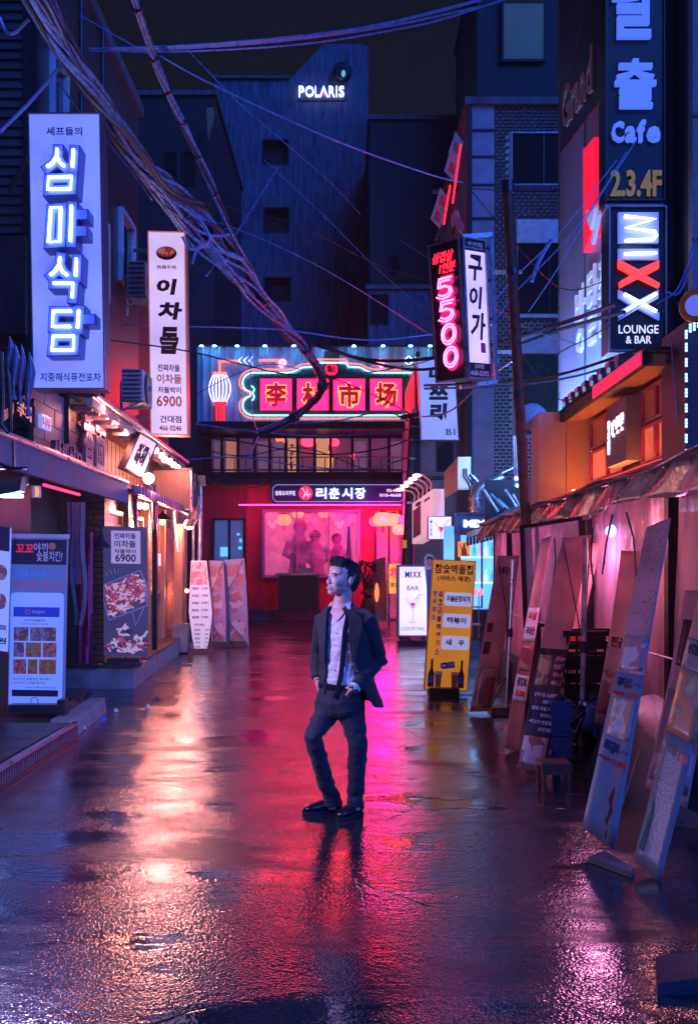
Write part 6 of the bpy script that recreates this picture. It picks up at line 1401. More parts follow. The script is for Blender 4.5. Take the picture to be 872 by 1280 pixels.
for x in (592, 599): one('red_lantern_box', MB().panel(f, x, 736, x + 4, 744, -.05, .02), glow('redbox', (1, .15, .25), 1.8), 'small glowing pink red box lamp by the bar counter, %s one' % ('left' if x == 592 else 'right'), 'lamp')
# square cocktail sign
f = FP(22)
t = thing('square_cocktail_sign', 'small square white sign with a pink cocktail triangle above the cocktail bar sign', 'sign', P(549, 674, 22))
part('case', MB().panel(f, 534.5, 645, 564.5, 674.5, -.25, -.01), M['grey_metal'], t); part('face', MB().panel(f, 535.5, 646, 563.5, 673.5, -.01, 0), M['face_white'], t)
part('glass_print', MB().poly(f, [(547.5, 658.5), (555, 659), (551, 665.5)], 0, .015), M['drink_pink'], t); part('glass_outline', MB().stroke(f, [(543, 652), (551, 666), (558, 651), (562, 650)], .4, 0, .01).stroke(f, [(551, 666), (551, 672)], .4, 0, .01), M['print_grey'], t)
part('lettering', MB().text(f, (537, 650, 540, 670), 'M\nI\nX\nX', 0, .01, .02), M['print_grey'], t)
# white electrical box and ducts
f = FP(21)
t = thing('white_sign_box', 'white tall box sign case with cables above the square cocktail sign', 'sign case', P(578, 616, 21))
part('front', MB().panel(f, 572, 571, 588, 610, -.5, 0), lightbox('box_blue', (.35, .42, .85), .7, (.6, .6, .7), 1), t)
part('side_face', MB().hexa([f.at(562, 583, .0 - 1.2), f.at(571.8, 571, -.02), f.at(571.8, 613, -.02), f.at(562, 618, -1.2), f.at(562.5, 583, -1.4), f.at(572, 571, -.4), f.at(572, 613, -.4), f.at(562.5, 618, -1.4)]), M['plaster_pink'], t)
part('cable', MB().tube([f.at(579, 586, .02), f.at(579, 596, .06), f.at(584, 603, .04), f.at(588, 612, 0)], .02, 5).tube([f.at(582, 586, .02), f.at(582, 594, .06), f.at(586, 600, .04), f.at(590, 606, 0)], .02, 5), M['rubber'], t, True)
f = FP(20)
t = thing('ventilation_duct', 'galvanised ventilation duct elbow above the bar front', 'duct', P(600, 640, 20))
part('elbow', MB().tube([f.at(x, y, -.2) for x, y in ((596, 640), (596, 622), (598, 612), (606, 606), (616, 602), (630, 596))], .13, 14), M['galvanised'], t, 60)
for p_, q_ in (((591, 622), (601, 622)), ((591, 634), (601, 634))): part('flange', MB().tube([f.at(596, p_[1], -.2), f.at(596, p_[1] + 2, -.2)], .155, 14), M['galvanised'], t)
part('rear_pipe', MB().tube([f.at(x, y, -.4) for x, y in ((590, 590), (602, 603), (640, 585), (660, 575))], .05, 8), M['galvanised'], t, True)
t = thing('satellite_dish', 'pale round satellite dish beside the rusty pole under the brick building', 'dish', P(667, 525, 15))
part('bowl', MB().lathe(P(667, 522, 15), [(.0, .06), (.12, .045), (.2, .01), (.22, 0), (.2, -.01), (.12, .02)], 18, (.2, -1, .2)), M['white_metal'], t, True); part('arm', MB().tube([P(667, 522, 15), P(667, 540, 15.1)], .02, 6), M['galvanised'], t)
for k in range(4): one('white_pipe', MB().tube([P(641 + k * 2.6, 545, 16.5), P(643 + k * 2.6, 608, 16.5)], .016, 6), M['white_metal'], 'thin vertical white pipe left of the rusty pole, number %s from the left' % ('one', 'two', 'three', 'four')[k], 'pipe')
# sheds behind the tent end
plain = thing('back_shed', 'dark cluttered shed roof between the rusty pole and the bar front', 'shed', (3.2, 17.6, 0))
part('roof', MB().hexa([P(610, 655, 17.8), P(700, 632, 15), P(740, 622, 15), P(640, 640, 18.2), P(610, 650, 17.8), P(700, 626, 15), P(740, 616, 15), P(640, 634, 18.2)]), mat('shed_sheet', (.2, .22, .3), .35, .5, var=.3), plain)
part('wall', MB().panel(FP(18.8), 606, 600, 700, 655, -.1, 0), M['dark_wall'], plain)
for k in range(5): part('junk_pipe', MB().tube([P(604 + k * 9, 612 + 6 * (k % 3), 18.3), P(622 + k * 8, 640 - 5 * (k % 2), 18.2)], .03, 6), M['grey_metal'], plain)
one('ice_lamp_cluster', MB().ball(P(645, 598, 16), .035).ball(P(650, 602, 16), .03).ball(P(646, 607, 16), .03).ball(P(652, 611, 16), .03), glow('ice_dot', (.4, .7, 1), 2.5), 'cluster of tiny ice white lights left of the rusty pole', 'lights')

# --- hanging Korean sign B1 on the plaster building
fs = FA((521, 446), (568, 446), (526, 550), 24.0, 46, 104)
t = thing('basement_pub_sign', 'pale blue sign with black brush letters and the mark B1 right of the market board', 'sign', fs.at(23, 104, 0))
part('case', MB().panel(fs, 0, 0, 46, 104, -.3, -.01), M['grey_metal'], t); part('face', MB().panel(fs, 1, 1, 45, 103, -.01, 0), lightbox('face_b1', (.18, .24, .75), .9, (.45, .45, .6), 1), t)
for c, r in (('마', (13, 12, 33, 30)), ('쯔', (12, 36, 36, 54)), ('리', (12, 58, 34, 80))): part('letter', MB().text(fs, r, c, 0, .01, .06, .1), M['print_black'], t)
part('lettering', MB().text(fs, (31, 90, 42, 98), 'B1', 0, .01, .01), M['print_black'], t)

# --- menu lightbox with gooseneck lamps
t = thing('menu_wall_box', 'white lit menu box with dark panels under five curved red lamps', 'menu board', P(526, 680, 24.5))
fs = FA((515, 630), (541, 611), (515, 682), (24.5, 22.5, 24.5), 26, 52)
part('box', MB().panel(fs, 0, 0, 26, 50, -.25, 0), glow('menu_pink', (.75, .4, .55), .7, (.7, .6, .65)), t)
for j in range(3): part('menu_panel', MB().panel(fs, 2 + j * 3.2, 10 + (j * -.5), 4.7 + j * 3.2, 44, 0, .02), M['print_grey'], t)
part('lettering', MB().text(fs, (5, 3, 12, 8), '메뉴', 0, .02, .04).text(fs, (16, 6, 22, 9), '안내', 0, .02, .03), M['print_brown'], t)
for i in range(5):
    x = 517 + i * 5.2; y = 628 - i * 3.8; d_ = 24.3 - i * .4
    lp = thing('gooseneck_sign_lamp', 'small curved red lamp over the white menu box, %s from the left' % ('first', 'second', 'third', 'fourth', 'fifth')[i], 'lamp', P(x, y, d_), 'curved red lamps over the white menu box')
    part('arm', MB().tube([P(x, y, d_), P(x + 1, y - 8, d_), P(x - 2, y - 13, d_ - .1), P(x - 10, y - 15 - i, d_ - .5), P(x - 15, y - 16 - i * .6, d_ - .7)], .018, 6), glow('arm_pink', (.8, .15, .15), .5, (.6, .2, .2)), lp, True)
    part('head', MB().ball(P(x - 17, y - 16 - i * .6, d_ - .75), (.10, .07, .04), 8, 5), glow('head_pink', (1, .4, .45), 4), lp, True)

# --- dark utility pole centre right
q0, q1 = P(517, 518, 25.5), PG(504.5, 797); 
t = thing('wooden_utility_pole', 'dark utility pole with a yellow tag standing right of the market doorway', 'pole', q1)
part('shaft', MB().tube([q0, q1 * 1.0], [.11, .14], 12), mat('pole_dark', (.05, .04, .05), .5, var=.5, scale=9), t, 40)
part('tag', MB().panel(FP(25.2), 502.5, 675, 508, 685, -.02, .0), glow('tag_yellow', (.8, .35, .05), .4), t)
part('crossarm', MB().bar(P(500, 522, 25.4), P(536, 516, 25.4), .1), M['dark_metal'], t)
for y in (535, 552, 575, 600, 630): part('band', MB().lathe(P(517 - (y - 518) * .046, y, 25.45), [(.135, 0), (.135, .05)], 12), M['galvanised'], t)
for k in range(3): part('insulator', MB().lathe(P(503 + k * 14, 517, 25.4), [(.05, 0), (.07, .06), (.04, .12)], 8), M['white_metal'], t)
t = thing('upper_pole', 'thin dark iron post rising above the market board to the wires', 'pole', P(523, 520, 25.6)); part('shaft', MB().tube([P(522, 440, 25.6), P(523, 600, 25.6)], .05, 8), M['pole_dark'], t)

# --- 5500 neon box
dn_, dl, dr_ = 13.0, 13.38, 13.2
LF = FQ(P(546, 479, dl), P(584.5, 473, dn_), P(535.5, 307.5, dl)); RF = FQ(P(584.5, 473, dn_), P(612.5, 475, dr_), P(577, 296, dn_))
t = thing('neon_price_sign', 'angled two sided box sign with pink neon 5500 on its black face', 'sign', P(584, 480, 13.1))
bk = V((.05, .42, 0))
c4 = [P(546, 479, dl), P(584.5, 473, dn_), P(612.5, 475, dr_)]; c5 = [P(535.5, 307.5, dl), P(577, 296, dn_), P(602, 302, dr_)]
bk4 = P(575, 472, 13.62); bk5 = P(566, 305, 13.62)
part('case', MB().hexa([c4[0] + bk * .05, c4[1] + bk * .1, c4[2] + bk * .05, bk4, c5[0] + bk * .05, c5[1] + bk * .1, c5[2] + bk * .05, bk5]), M['dark_metal'], t)
part('dark_face', MB().panel(LF, .03, .01, .97, .99, -.01, .005), mat('face_black', (.014, .01, .014), .3, var=0), t)
part('white_face', MB().panel(RF, .03, .01, .97, .99, -.01, .005), lightbox('face_rosewhite', (.58, .45, .85), .95, (.6, .6, .65), 1.3), t)
fe = MB(); 
for Q in (LF, RF): fe.frame(Q, 0, 0, 1, 1, .04, -.01, .03, .01)
part('edge_frame', fe, M['galvanised'], t)
NP = glow('neon_magenta', (1, .09, .42), 7)
DIG = {'5': [(.82, .95), (.24, .95), (.20, .55), (.5, .62), (.78, .5), (.84, .3), (.7, .1), (.42, .04), (.14, .16)],
       '0': [(.5 + .33 * math.cos(a / 14 * 6.283), .5 + .46 * math.sin(a / 14 * 6.283)) for a in range(14)]}
for i, c in enumerate('5500'):
    v1 = .735 - i * .165; v0 = v1 - .148; u0, u1 = .18 + .03 * i, .84 + .015 * i
    mp_ = lambda s_, g: [(u0 + (u1 - u0) * (.5 + (a - .5) * g) + .05 * (b - .5), v0 + (v1 - v0) * (.5 + (b - .5) * g)) for a, b in s_]
    m = MB().tube([LF.at(a, b, .05) for a, b in mp_(DIG[c], 1.08)], .011, 6, c == '0').tube([LF.at(a, b, .05) for a, b in mp_(DIG[c], .78)], .011, 6, c == '0')
    part('neon_digit', m, NP, t, True)
    part('digit_back', MB().stroke(LF, mp_(DIG[c], .93), .07, .006, .02, c == '0'), glow('digit_glow', (1, .02, .16), .5), t)
part('brush_lettering', MB().text(LF, (.12, .93, .8, .855), '삼겹살', .006, .02, .015, .3).text(LF, (.30, .85, .84, .775), '1인분', .006, .02, .015, .3), glow('brush_red', (1, .02, .05), 1.6), t)
for a_, b_ in ((.91, .99), (.01, .115)): part('dark_strip', MB().panel(RF, .03, a_, .97, b_, .006, .009), M['print_black'], t)
for c, r in (('구', (.2, .885, .82, .70)), ('이', (.2, .66, .78, .50)), ('가', (.2, .475, .86, .28))): part('letter', MB().text(RF, r, c, .006, .012, .03, .15), M['print_black'], t)
for r_, s_ in (((.2, .975, .85, .945), '우리집'), ((.08, .94, .92, .92), 'www.92ga.co.kr'), ((.3, .105, .7, .075), '건대점'), ((.1, .06, .92, .022), '468-0292')): part('strip_lettering', MB().text(RF, r_, s_, .009, .012, .02), M['print_white'], t)
part('stamp', MB().panel(RF, .62, .19, .82, .26, .006, .01), M['print_plum'], t)
part('support_frame', MB().bar(P(577, 296, 13.3), P(614, 293, 13.5), .05).bar(P(614, 293, 13.5), P(620, 477, 13.5), .05).bar(P(620, 477, 13.5), P(575, 484, 13.3), .05).bar(P(614, 340, 13.5), P(650, 340, 15), .05).bar(P(619, 440, 13.5), P(650, 440, 15), .05).bar(P(614, 340, 13.5), P(619, 340, 25.9), .06).bar(P(619, 450, 13.5), P(622, 450, 25.9), .06), M['galvanised'], t)

# --- diamond plates lit red
fd_ = 17.0; f = FP(fd_)
PLm = mat('plate_faded', (.5, .3, .3), .45, var=.2)
for k, pts in enumerate(([(568, 168), (577.5, 183), (571, 208), (559, 195)], [(560, 196), (573, 210), (567, 231), (554, 217)], [(549, 238), (560, 253), (555, 268), (543, 259)], [(543, 259), (554, 270), (549, 289), (537, 276)], [(570, 265), (578, 285), (576, 297), (567, 283)], [(562, 275), (568, 265), (569, 275), (564, 288)])):
    tt = thing('diamond_plate', ('topmost', 'second', 'third', 'fourth', 'lowest right', 'small dark') [k] + ' tilted diamond plate with faded menu print above the neon 5500 box', 'plate', f.at(*pts[2], .1), 'tilted diamond plates above the neon 5500 box')
    part('board', MB().poly(f, pts, .1, .14), PLm, tt); 
    cxx = sum(p[0] for p in pts) / 4; cyy = sum(p[1] for p in pts) / 4
    part('lettering', MB().text(Fr(f.at(cxx, cyy, .14), f.U * .75 + f.V * .65, f.V * .9 - f.U * .25, f.N), (-4.5, -6, 4.5, 7), '고기\n구이\n냉면', 0, .004, .05), M['print_red'], tt)
t = thing('plate_rack', 'dark iron rack with red tube lights carrying the diamond plates', 'rack', f.at(565, 297, 0))
part('rail', MB().bar(f.at(578, 168, 0), f.at(565, 300, 0), .05).bar(f.at(561, 225, 0), f.at(545, 300, 0), .05).bar(f.at(578, 240, 0), f.at(576, 300, 0), .06).bar(f.at(540, 240, 0), f.at(584, 236, 0), .05), M['rust'], t)
for a_, b_ in (((573, 190), (563, 262)), ((560, 240), (552, 288))): part('red_tube', MB().tube([f.at(*a_, .3), f.at(*b_, .3)], .02, 6), glow('rack_red', (1, .02, .03), 1.6), t)

# --- right edge: LED string, orange lamp
t = thing('blue_led_string', 'string of blue white LED clusters outlining a dark box at the right edge', 'string lights', P(858, 575, 9.5))
sp = [(862, 410), (857, 418)] + [(857, y) for y in range(434, 580, 19)] + [(864, 568), (870, 565), (867, 408), (872, 404)]
led = mesh_of('led_cluster', MB().ball((0, 0, .028), .013, 6, 4).ball((0, 0, 0), .013, 6, 4).ball((0, 0, -.028), .013, 6, 4), glow('led_blue', (.15, .4, 1), 6))
pieces('led_cluster', led, None, t, [P(x, y, 9.5) for x, y in sp]); part('cable', MB().tube([P(875, 402, 9.52), P(860, 412, 9.52), P(857, 420, 9.52), P(857, 575, 9.52), P(875, 562, 9.52)], .008, 5), M['rubber'], t)
t = thing('dark_billboard', 'dark maroon box wall inside the blue LED outline at the right edge', 'wall', P(880, 575, 9.8)); part('panel', MB().panel(FP(9.7), 858.5, 400, 960, 574, -.8, 0), mat('maroon_dark', (.07, .03, .05), .5, var=.3), t)
t = thing('orange_round_lamp', 'round orange rimmed lamp with a blue reflection cut by the right edge', 'lamp', P(868, 382, 7.5))
q = P(869, 382, 7.5)
part('shade', MB().lathe(q, [(.115, .0), (.12, -.02), (.10, -.09), (.05, -.13)], 24, (-.35, -1, -.1)), mat('orange_enamel', (.7, .18, .03), .25, 0), t, True)
part('lens', MB().lathe(q, [(.05, .0), (.075, .012), (.05, .02), (.01, .028)], 24, (-.35, -1, -.1)), glow('lens_reflection_glow', (.12, .16, .75), .6, (.3, .3, .7)), t, True)  # blue glow painted in for a reflection in the glass
part('bracket', MB().tube([q + V((.05, .1, .05)), q + V((.3, .3, .2))], .02, 6).tube([P(845, 378, 7.7), q + V((.0, .1, 0))], .012, 5), M['dark_metal'], t)
# ================================================================== CABLES
mat('cable_blue', (.16, .28, .62), .28, .0, var=.3, spec=.9)
mat('cable_black', (.02, .02, .025), .35, spec=.7)
def spline(pts, n=10):
    out = []; q = [pts[0]] + list(pts) + [pts[-1]]
    for i in range(1, len(q) - 2):
        for k in range(n):
            s_ = k / n; out.append(.5 * ((2 * q[i]) + (q[i + 1] - q[i - 1]) * s_ + (2 * q[i - 1] - 5 * q[i] + 4 * q[i + 1] - q[i + 2]) * s_ ** 2 + (3 * q[i] - q[i - 1] - 3 * q[i + 1] + q[i + 2]) * s_ ** 3))
    return out + [pts[-1]]
# thick twisted bundle from the top left to the neon board
path = [((30, -40), 8.0), ((70, 35), 9.5), ((120, 115), 11.3), ((170, 190), 13.2), ((215, 245), 15.4), ((262, 300), 18), ((305, 350), 20.5), ((345, 395), 23), ((378, 430), 25), ((398, 462), 26.5), ((402, 486), 27.2), ((380, 512), 28), ((352, 530), 28.5), ((325, 541), 29)]
base = spline([P(*p, d) for p, d in path], 8)
t = thing('cable_bundle', 'thick twisted bundle of black and blue cables sagging from the upper left', 'cables', base[-1])
rnd = random.Random(11)
for k in range(20):
    ph, tw, rr = rnd.random() * 6.28, rnd.uniform(.15, .45), rnd.uniform(.5, 1.0); pts = []
    for i, p in enumerate(base):
        s_ = i / (len(base) - 1); spread = (.13 + .22 * math.exp(-((s_ - .40) / .12) ** 2) - .04 * s_) * rr
        a = ph + tw * i * .35 + .5 * math.sin(i * .37 + k * 2.1)
        pts.append(p + V((math.cos(a) * spread, 0, math.sin(a) * spread)))
    rad = [(.013 + .0006 * p.y) * (1.3 if k < 5 else 1) for p in base]
    part('cable', MB().tube(pts, rad, 6), M['cable_blue'] if k % 3 else M['cable_black'], t, True)
for i in range(26, len(base) - 4, 13):
    p, q = base[i], base[i + 1]; part('binding', MB().tube([p, p + (q - p).normalized() * .12], .135 + .001 * p.y, 10), M['cable_black'], t, True)
for k, pts in enumerate((((232, 262), (250, 275), (262, 300), (240, 312), (228, 296)), ((240, 330), (248, 308), (262, 305), (282, 330)), ((190, 225), (205, 262), (225, 275), (240, 262), (225, 235)))):
    part('loop', MB().tube(spline([P(*q, 16.2 + .4 * k) for q in pts], 6), .022, 6), M['cable_blue'], t, True)
# second thinner bundle
path = [((160, -30), 9), ((188, 60), 11), ((212, 120), 12.6), ((238, 175), 14.3), ((268, 240), 16.5), ((290, 295), 18.5), ((318, 350), 21), ((338, 392), 23), ((362, 425), 25)]
base2 = spline([P(*p, d) for p, d in path], 7)
t = thing('second_cable_bundle', 'slimmer bright blue cable pair running steeply from the top edge into the thick bundle', 'cables', base2[-1])
for k in range(4):
    part('cable', MB().tube([p + V((math.cos(k * 1.6 + i * .2) * .028, 0, math.sin(k * 1.6 + i * .2) * .03)) * (p.y / 12) for i, p in enumerate(base2)], [.014 + .0006 * p.y for p in base2], 6), M['cable_blue'] if k else M['cable_black'], t, True)
for i in range(3, len(base2), 5): part('binding', MB().tube([base2[i], base2[i] + (base2[i] - base2[i - 1]).normalized() * .05], .055 + .0008 * base2[i].y, 8), M['cable_black'], t)
def wire(label, pts, d, r=.012, m='cable_blue', sag=0.0, n=6):
    ds = d if isinstance(d, (list, tuple)) else [d] * len(pts)
    if isinstance(d, tuple) and len(d) == 2 and len(pts) != 2: ds = [d[0] + (d[1] - d[0]) * i / (len(pts) - 1) for i in range(len(pts))]
    q = [P(*p, e) for p, e in zip(pts, ds)]
    q = spline(q, n) if len(q) > 2 else [q[0].lerp(q[1], i / 8) - V((0, 0, sag * 4 * (i / 8) * (1 - i / 8))) for i in range(9)]
    return one('overhead_wire', MB().tube(q, r, 5), M[m], label, 'wire', 'thin wires strung over the alley', smooth=True)
wire('highest of the three long wires across the very top', [(112, 62), (240, 57), (380, 45), (480, 30), (600, 0)], 12, .018)
wire('middle one of the three long wires across the very top', [(112, 63), (240, 60), (380, 48), (500, 30), (600, 8)], 12.2, .012)
wire('lowest of the three long wires across the very top', [(112, 64), (240, 64), (380, 55), (500, 36), (560, 22), (640, -4)], 12.4, .011)
wire('diagonal wire falling from the upper left past the tower to the neon box sign', [(200, 70), (270, 108), (420, 176), (540, 219), (578, 228)], (14, 17), .012)
wire('short diagonal wire near the top of the left building', [(100, 20), (150, 48), (190, 70)], 12, .012)
wire('thin wire crossing the tower behind the thick bundle', [(228, 55), (300, 130), (375, 195), (420, 235), (450, 268)], (18, 28), .011)
wire('straight bright wire rising from the bundle to the tower window', [(258, 345), (300, 285), (347, 210)], (18, 30), .022)
wire('thin wire along the wall beside the small letter sign', [(0, 165), (40, 125), (85, 72)], 10.5, .02)
wire('black wire loop at the top left corner', [(0, 22), (8, 40), (20, 40), (36, 24)], 9, .016)
wire('wire from the tiled building top down to the neon sign corner', [(72, 100), (100, 140), (130, 172), (165, 215), (190, 250)], (12, 15), .012)
wire('level wire at the height of the menu lightbox, upper one', [(130, 405), (230, 408), (350, 412), (470, 425), (620, 405)], 18, .013)
wire('level wire at the height of the menu lightbox, lower one', [(130, 424), (240, 440), (380, 470), (520, 455), (660, 410)], (16, 20), .013, 'cable_black')
wire('thick black wire pair crossing the top right of the market board, upper', [(396, 428), (450, 448), (520, 450), (600, 435), (700, 405), (770, 380)], (25, 14), .035, 'cable_black')
wire('thick black wire pair crossing the top right of the market board, lower', [(396, 432), (460, 452), (530, 462), (620, 440), (700, 412), (780, 390)], (25, 14), .03, 'cable_black')
wire('dark wire running from the brick building over the tent roof to the right edge', [(530, 482), (620, 478), (700, 468), (790, 440), (872, 420)], (16, 11), .02, 'cable_black')
wire('second dark wire just below it over the tent roof', [(530, 486), (640, 482), (720, 470), (800, 446), (872, 436)], (16, 11.5), .016, 'cable_blue')
wire('thin wire from the bar sign down to the rusty pole', [(770, 200), (700, 290), (640, 350), (600, 400)], (15, 14), .008)
wire('thin wire fanning beside it, second', [(782, 190), (720, 285), (640, 370), (610, 420)], (15, 14), .008)
wire('thin wire fanning beside it, third', [(795, 175), (740, 260), (700, 330), (660, 390)], (15, 14.5), .008)
wire('pale bent strap hanging before the brick building window', [(688, 300), (672, 328), (664, 352)], 15.5, (.03))
wire('wire curling from the bar sign to the orange lamp', [(830, 363), (845, 368), (856, 350), (872, 300)], 10, .012)
wire('wire rising from the orange lamp to the right edge', [(820, 380), (845, 362), (862, 320), (872, 280)], 10, .008)
wire('long sagging wire in front of the upper market windows, upper', [(232, 545), (300, 552), (400, 568), (480, 560), (530, 540)], 30, .02, 'cable_black')
wire('long sagging wire in front of the upper market windows, middle', [(232, 575), (300, 572), (400, 585), (470, 584), (540, 560)], 30, .02, 'cable_blue')
wire('long sagging wire in front of the upper market windows, lower', [(232, 556), (300, 570), (380, 560), (470, 590), (540, 585)], 30, .016, 'cable_black')
wire('sagging wire right below the market board', [(245, 530), (330, 541), (420, 545), (520, 536)], 30, .022, 'cable_blue')
wire('wire hanging from the bundle end to the white post knot', [(325, 541), (318, 556), (312, 575), (316, 590)], 29, .02)
wire('wire from the bundle end to the left wall', [(325, 541), (318, 530), (314, 500), (313, 440)], 29, .014)
wire('wire over the neon board from the bundle to the dark pole', [(398, 470), (430, 478), (480, 500), (517, 520)], (26.5, 25.6), .018, 'cable_black')
wire('wire crossing the board lower right to the pole', [(360, 530), (420, 526), (480, 515), (517, 530)], (28, 25.6), .018)
wire('loose wire over the neon lantern', [(232, 500), (290, 470), (340, 455), (400, 470)], 29, .012, 'cable_black')
wire('thin wire before the tower, left', [(236, 250), (300, 262), (380, 285), (470, 330), (560, 360)], (20, 28), .012, 'cable_black')
wire('thin wire before the tower, right', [(330, 200), (400, 265), (470, 335), (545, 400)], (28, 30), .010)
wire('second thin wire before the tower, low', [(250, 270), (330, 300), (420, 345), (540, 420)], (22, 28), .011)
wire('cable from the utility pole box to the rusty pole', [(232, 590), (300, 610), (350, 600)], 22, .012, 'cable_black')
wire('power line from the dark pole to the right wall', [(517, 522), (560, 515), (600, 480), (640, 450)], (25, 14), .018, 'cable_black')
wire('line from the diamond rack to the brick wall', [(560, 236), (620, 238), (640, 250)], (17, 20), .01, 'cable_black')
wire('drooping line from the brick wall to the tall building', [(590, 240), (640, 300), (700, 360), (760, 350)], (20, 16), .009, 'cable_black')
wire('drooping line behind the neon 5500 box', [(500, 300), (560, 340), (640, 400), (720, 430)], (24, 15), .009, 'cable_blue')
wire('messy line over the right wall letters', [(650, 480), (700, 440), (740, 420), (800, 380)], (14, 15), .008, 'cable_black')
wire('messy line under the right wall letters', [(650, 440), (700, 500), (760, 470), (835, 440)], (14, 12), .008, 'cable_black')
wire('vertical line at the right pilaster', [(838, 420), (842, 480), (850, 560), (855, 590)], 10, .008, 'cable_blue')
# ================================================================== THE MAN
def remesh(name, mb, voxel, smooth_it=4, disp=None):
    me = bpy.data.meshes.new('tmp'); me.from_pydata(mb.v, [], mb.f)
    bm = bmesh.new(); bm.from_mesh(me)
    seen = set()
    # every closed piece gets outward normals before the union
    bmesh.ops.recalc_face_normals(bm, faces=bm.faces); bm.to_mesh(me); bm.free()
    o = bpy.data.objects.new('tmp', me); COL.objects.link(o)
    r = o.modifiers.new('r', 'REMESH'); r.mode = 'VOXEL'; r.voxel_size = voxel
    if smooth_it: s_ = o.modifiers.new('s', 'SMOOTH'); s_.iterations = smooth_it; s_.factor = .5
    dg = bpy.context.evaluated_depsgraph_get(); dg.update()
    out = bpy.data.meshes.new_from_object(o.evaluated_get(dg))
    bpy.data.objects.remove(o); bpy.data.meshes.remove(me)
    if disp:
        for v_, n_ in zip(out.vertices, [V(q.vector) for q in out.vertex_normals]): v_.co = v_.co + n_ * disp(v_.co)
    out.name = name; return out
def mpart(name, me, m_, parent, smooth=True, label=None):
    off = WO[parent.name]
    me.transform(Matrix.Translation(-off)); me.materials.clear(); me.materials.append(m_)
    me.polygons.foreach_set('use_smooth', [True] * len(me.polygons)); me.update()
    o = link(bpy.data.objects.new(name, me), parent)
    if label: o['label'] = label
    return o
MD = 7.07
def Q(x, y, dy=0.0): return P(x, y, MD + dy)
mat('skin', (.80, .50, .42), .45, var=.06, scale=20, bump=.05, bscale=300)
def fabric(name, c, rough=.75):
    m, nt, b, N, L = nodes(name)
    b.inputs['Base Color'].default_value = (*c, 1); b.inputs['Roughness'].default_value = rough; b.inputs['Sheen Weight'].default_value = .25
    tc = N('ShaderNodeTexCoord'); n = N('ShaderNodeTexNoise'); n.inputs['Scale'].default_value = 7; n.inputs['Detail'].default_value = 4; n.inputs['Distortion'].default_value = .8; L(tc.outputs['Object'], n.inputs[0])
    n2 = N('ShaderNodeTexNoise'); n2.inputs['Scale'].default_value = 400; L(tc.outputs['Object'], n2.inputs[0])
    bp = N('ShaderNodeBump'); bp.inputs['Strength'].default_value = .55; bp.inputs['Distance'].default_value = .03; L(n.outputs[0], bp.inputs['Height'])
    b2 = N('ShaderNodeBump'); b2.inputs['Strength'].default_value = .25; b2.inputs['Distance'].default_value = .001; L(n2.outputs[0], b2.inputs['Height']); L(bp.outputs[0], b2.inputs['Normal'])
    L(b2.outputs[0], b.inputs['Normal']); M[name] = m
fabric('suit_cloth', (.013, .014, .024)); fabric('trouser_cloth', (.013, .016, .030)); fabric('shirt_cloth', (.84, .80, .86), .6); fabric('scarf_cloth', (.012, .012, .02), .6)
mat('shoe_leather', (.012, .012, .018), .22, var=.2); mat('sole', (.02, .02, .025), .6, var=0)
yaw = math.radians(30); sA = V((math.cos(yaw), -math.sin(yaw), 0)); fA = V((-math.sin(yaw), -math.cos(yaw), 0))
man = thing('person', 'young man in dark suit and white shirt mid lane, hands in pockets, looking up', 'person', (Q(424, 711).x, MD, 0))
def ring(c, hw, hd, n=28, sl=0.0, p=2.2):
    out = []
    for k in range(n):
        a = 2 * math.pi * k / n; sx, cx_ = math.sin(a), math.cos(a)
        sx = math.copysign(abs(sx) ** (2 / p), sx); cx_ = math.copysign(abs(cx_) ** (2 / p), cx_)
        q = V(c) + sA * hw * sx + fA * hd * cx_; q.z += sl * (q.x - c.x); out.append(q)
    return out
# torso stations: (centre x, row, half width, half depth)
TS = [(426, 756, .075, .062), (428, 762, .125, .078), (430, 768, .168, .092), (431, 778, .186, .108), (431, 800, .185, .122), (430, 822, .172, .118), (429, 842, .165, .114), (428, 858, .168, .115), (427, 872, .175, .12)]
# --- body: one continuous skin from head to ankles
hc = Q(428.5, 724.5, -.01); hy = math.radians(57); hp = math.radians(9)
hf = V((-math.sin(hy) * math.cos(hp), -math.cos(hy) * math.cos(hp), math.sin(hp))); hs = V((math.cos(hy), -math.sin(hy), 0)); hu = hs.cross(hf) * -1
if hu.z < 0: hu = -hu
def hl(f_, s_, u_): return hc + (hf * f_ + hs * s_ + hu * u_) * 1.10
def hball(mb, c, r, seg=20, rings=14):
    base = MB().ball((0, 0, 0), 1.0, seg, rings)
    mb.add([hl(c[0] + x * r[0], c[1] + y * r[1], c[2] + z * r[2]) for x, y, z in base.v], base.f); return mb
b = MB()
for c, r in (((-.014, 0, .030), (.099, .077, .088)), ((.022, 0, -.012), (.070, .066, .078)), ((.040, 0, -.055), (.052, .050, .046)), ((.072, 0, -.088), (.022, .024, .018)),
             ((.050, 0, .040), (.045, .060, .045)), ((.055, .036, -.026), (.034, .024, .026)), ((.055, -.036, -.026), (.034, .024, .026)),
             ((.088, 0, .018), (.009, .040, .010)), ((.083, 0, -.064), (.021, .026, .017)), ((.100, 0, -.034), (.013, .0165, .010)),
             ((.014, 0, -.050), (.068, .057, .046)),
             ((-.010, .078, -.006), (.016, .010, .028)), ((-.010, -.078, -.006), (.016, .010, .028)), 
             ((.0965, 0, -.058), (.010, .020, .0048)), ((.0955, 0, -.067), (.010, .017, .0058))):
    hball(b, c, r)
b.tube([hl(.086, 0, .016), hl(.095, 0, -.006), hl(.107, 0, -.026), hl(.106, 0, -.033)], [(.007, .008), (.007, .009), (.010, .010), (.008, .008)], 10)
neck = [hl(-.02, 0, -.02), hl(-.018, 0, -.085), Q(427.5, 752, .01), Q(427.5, 764, .015)]
b.tube(neck, [.052, .054, .060, .085], 18)
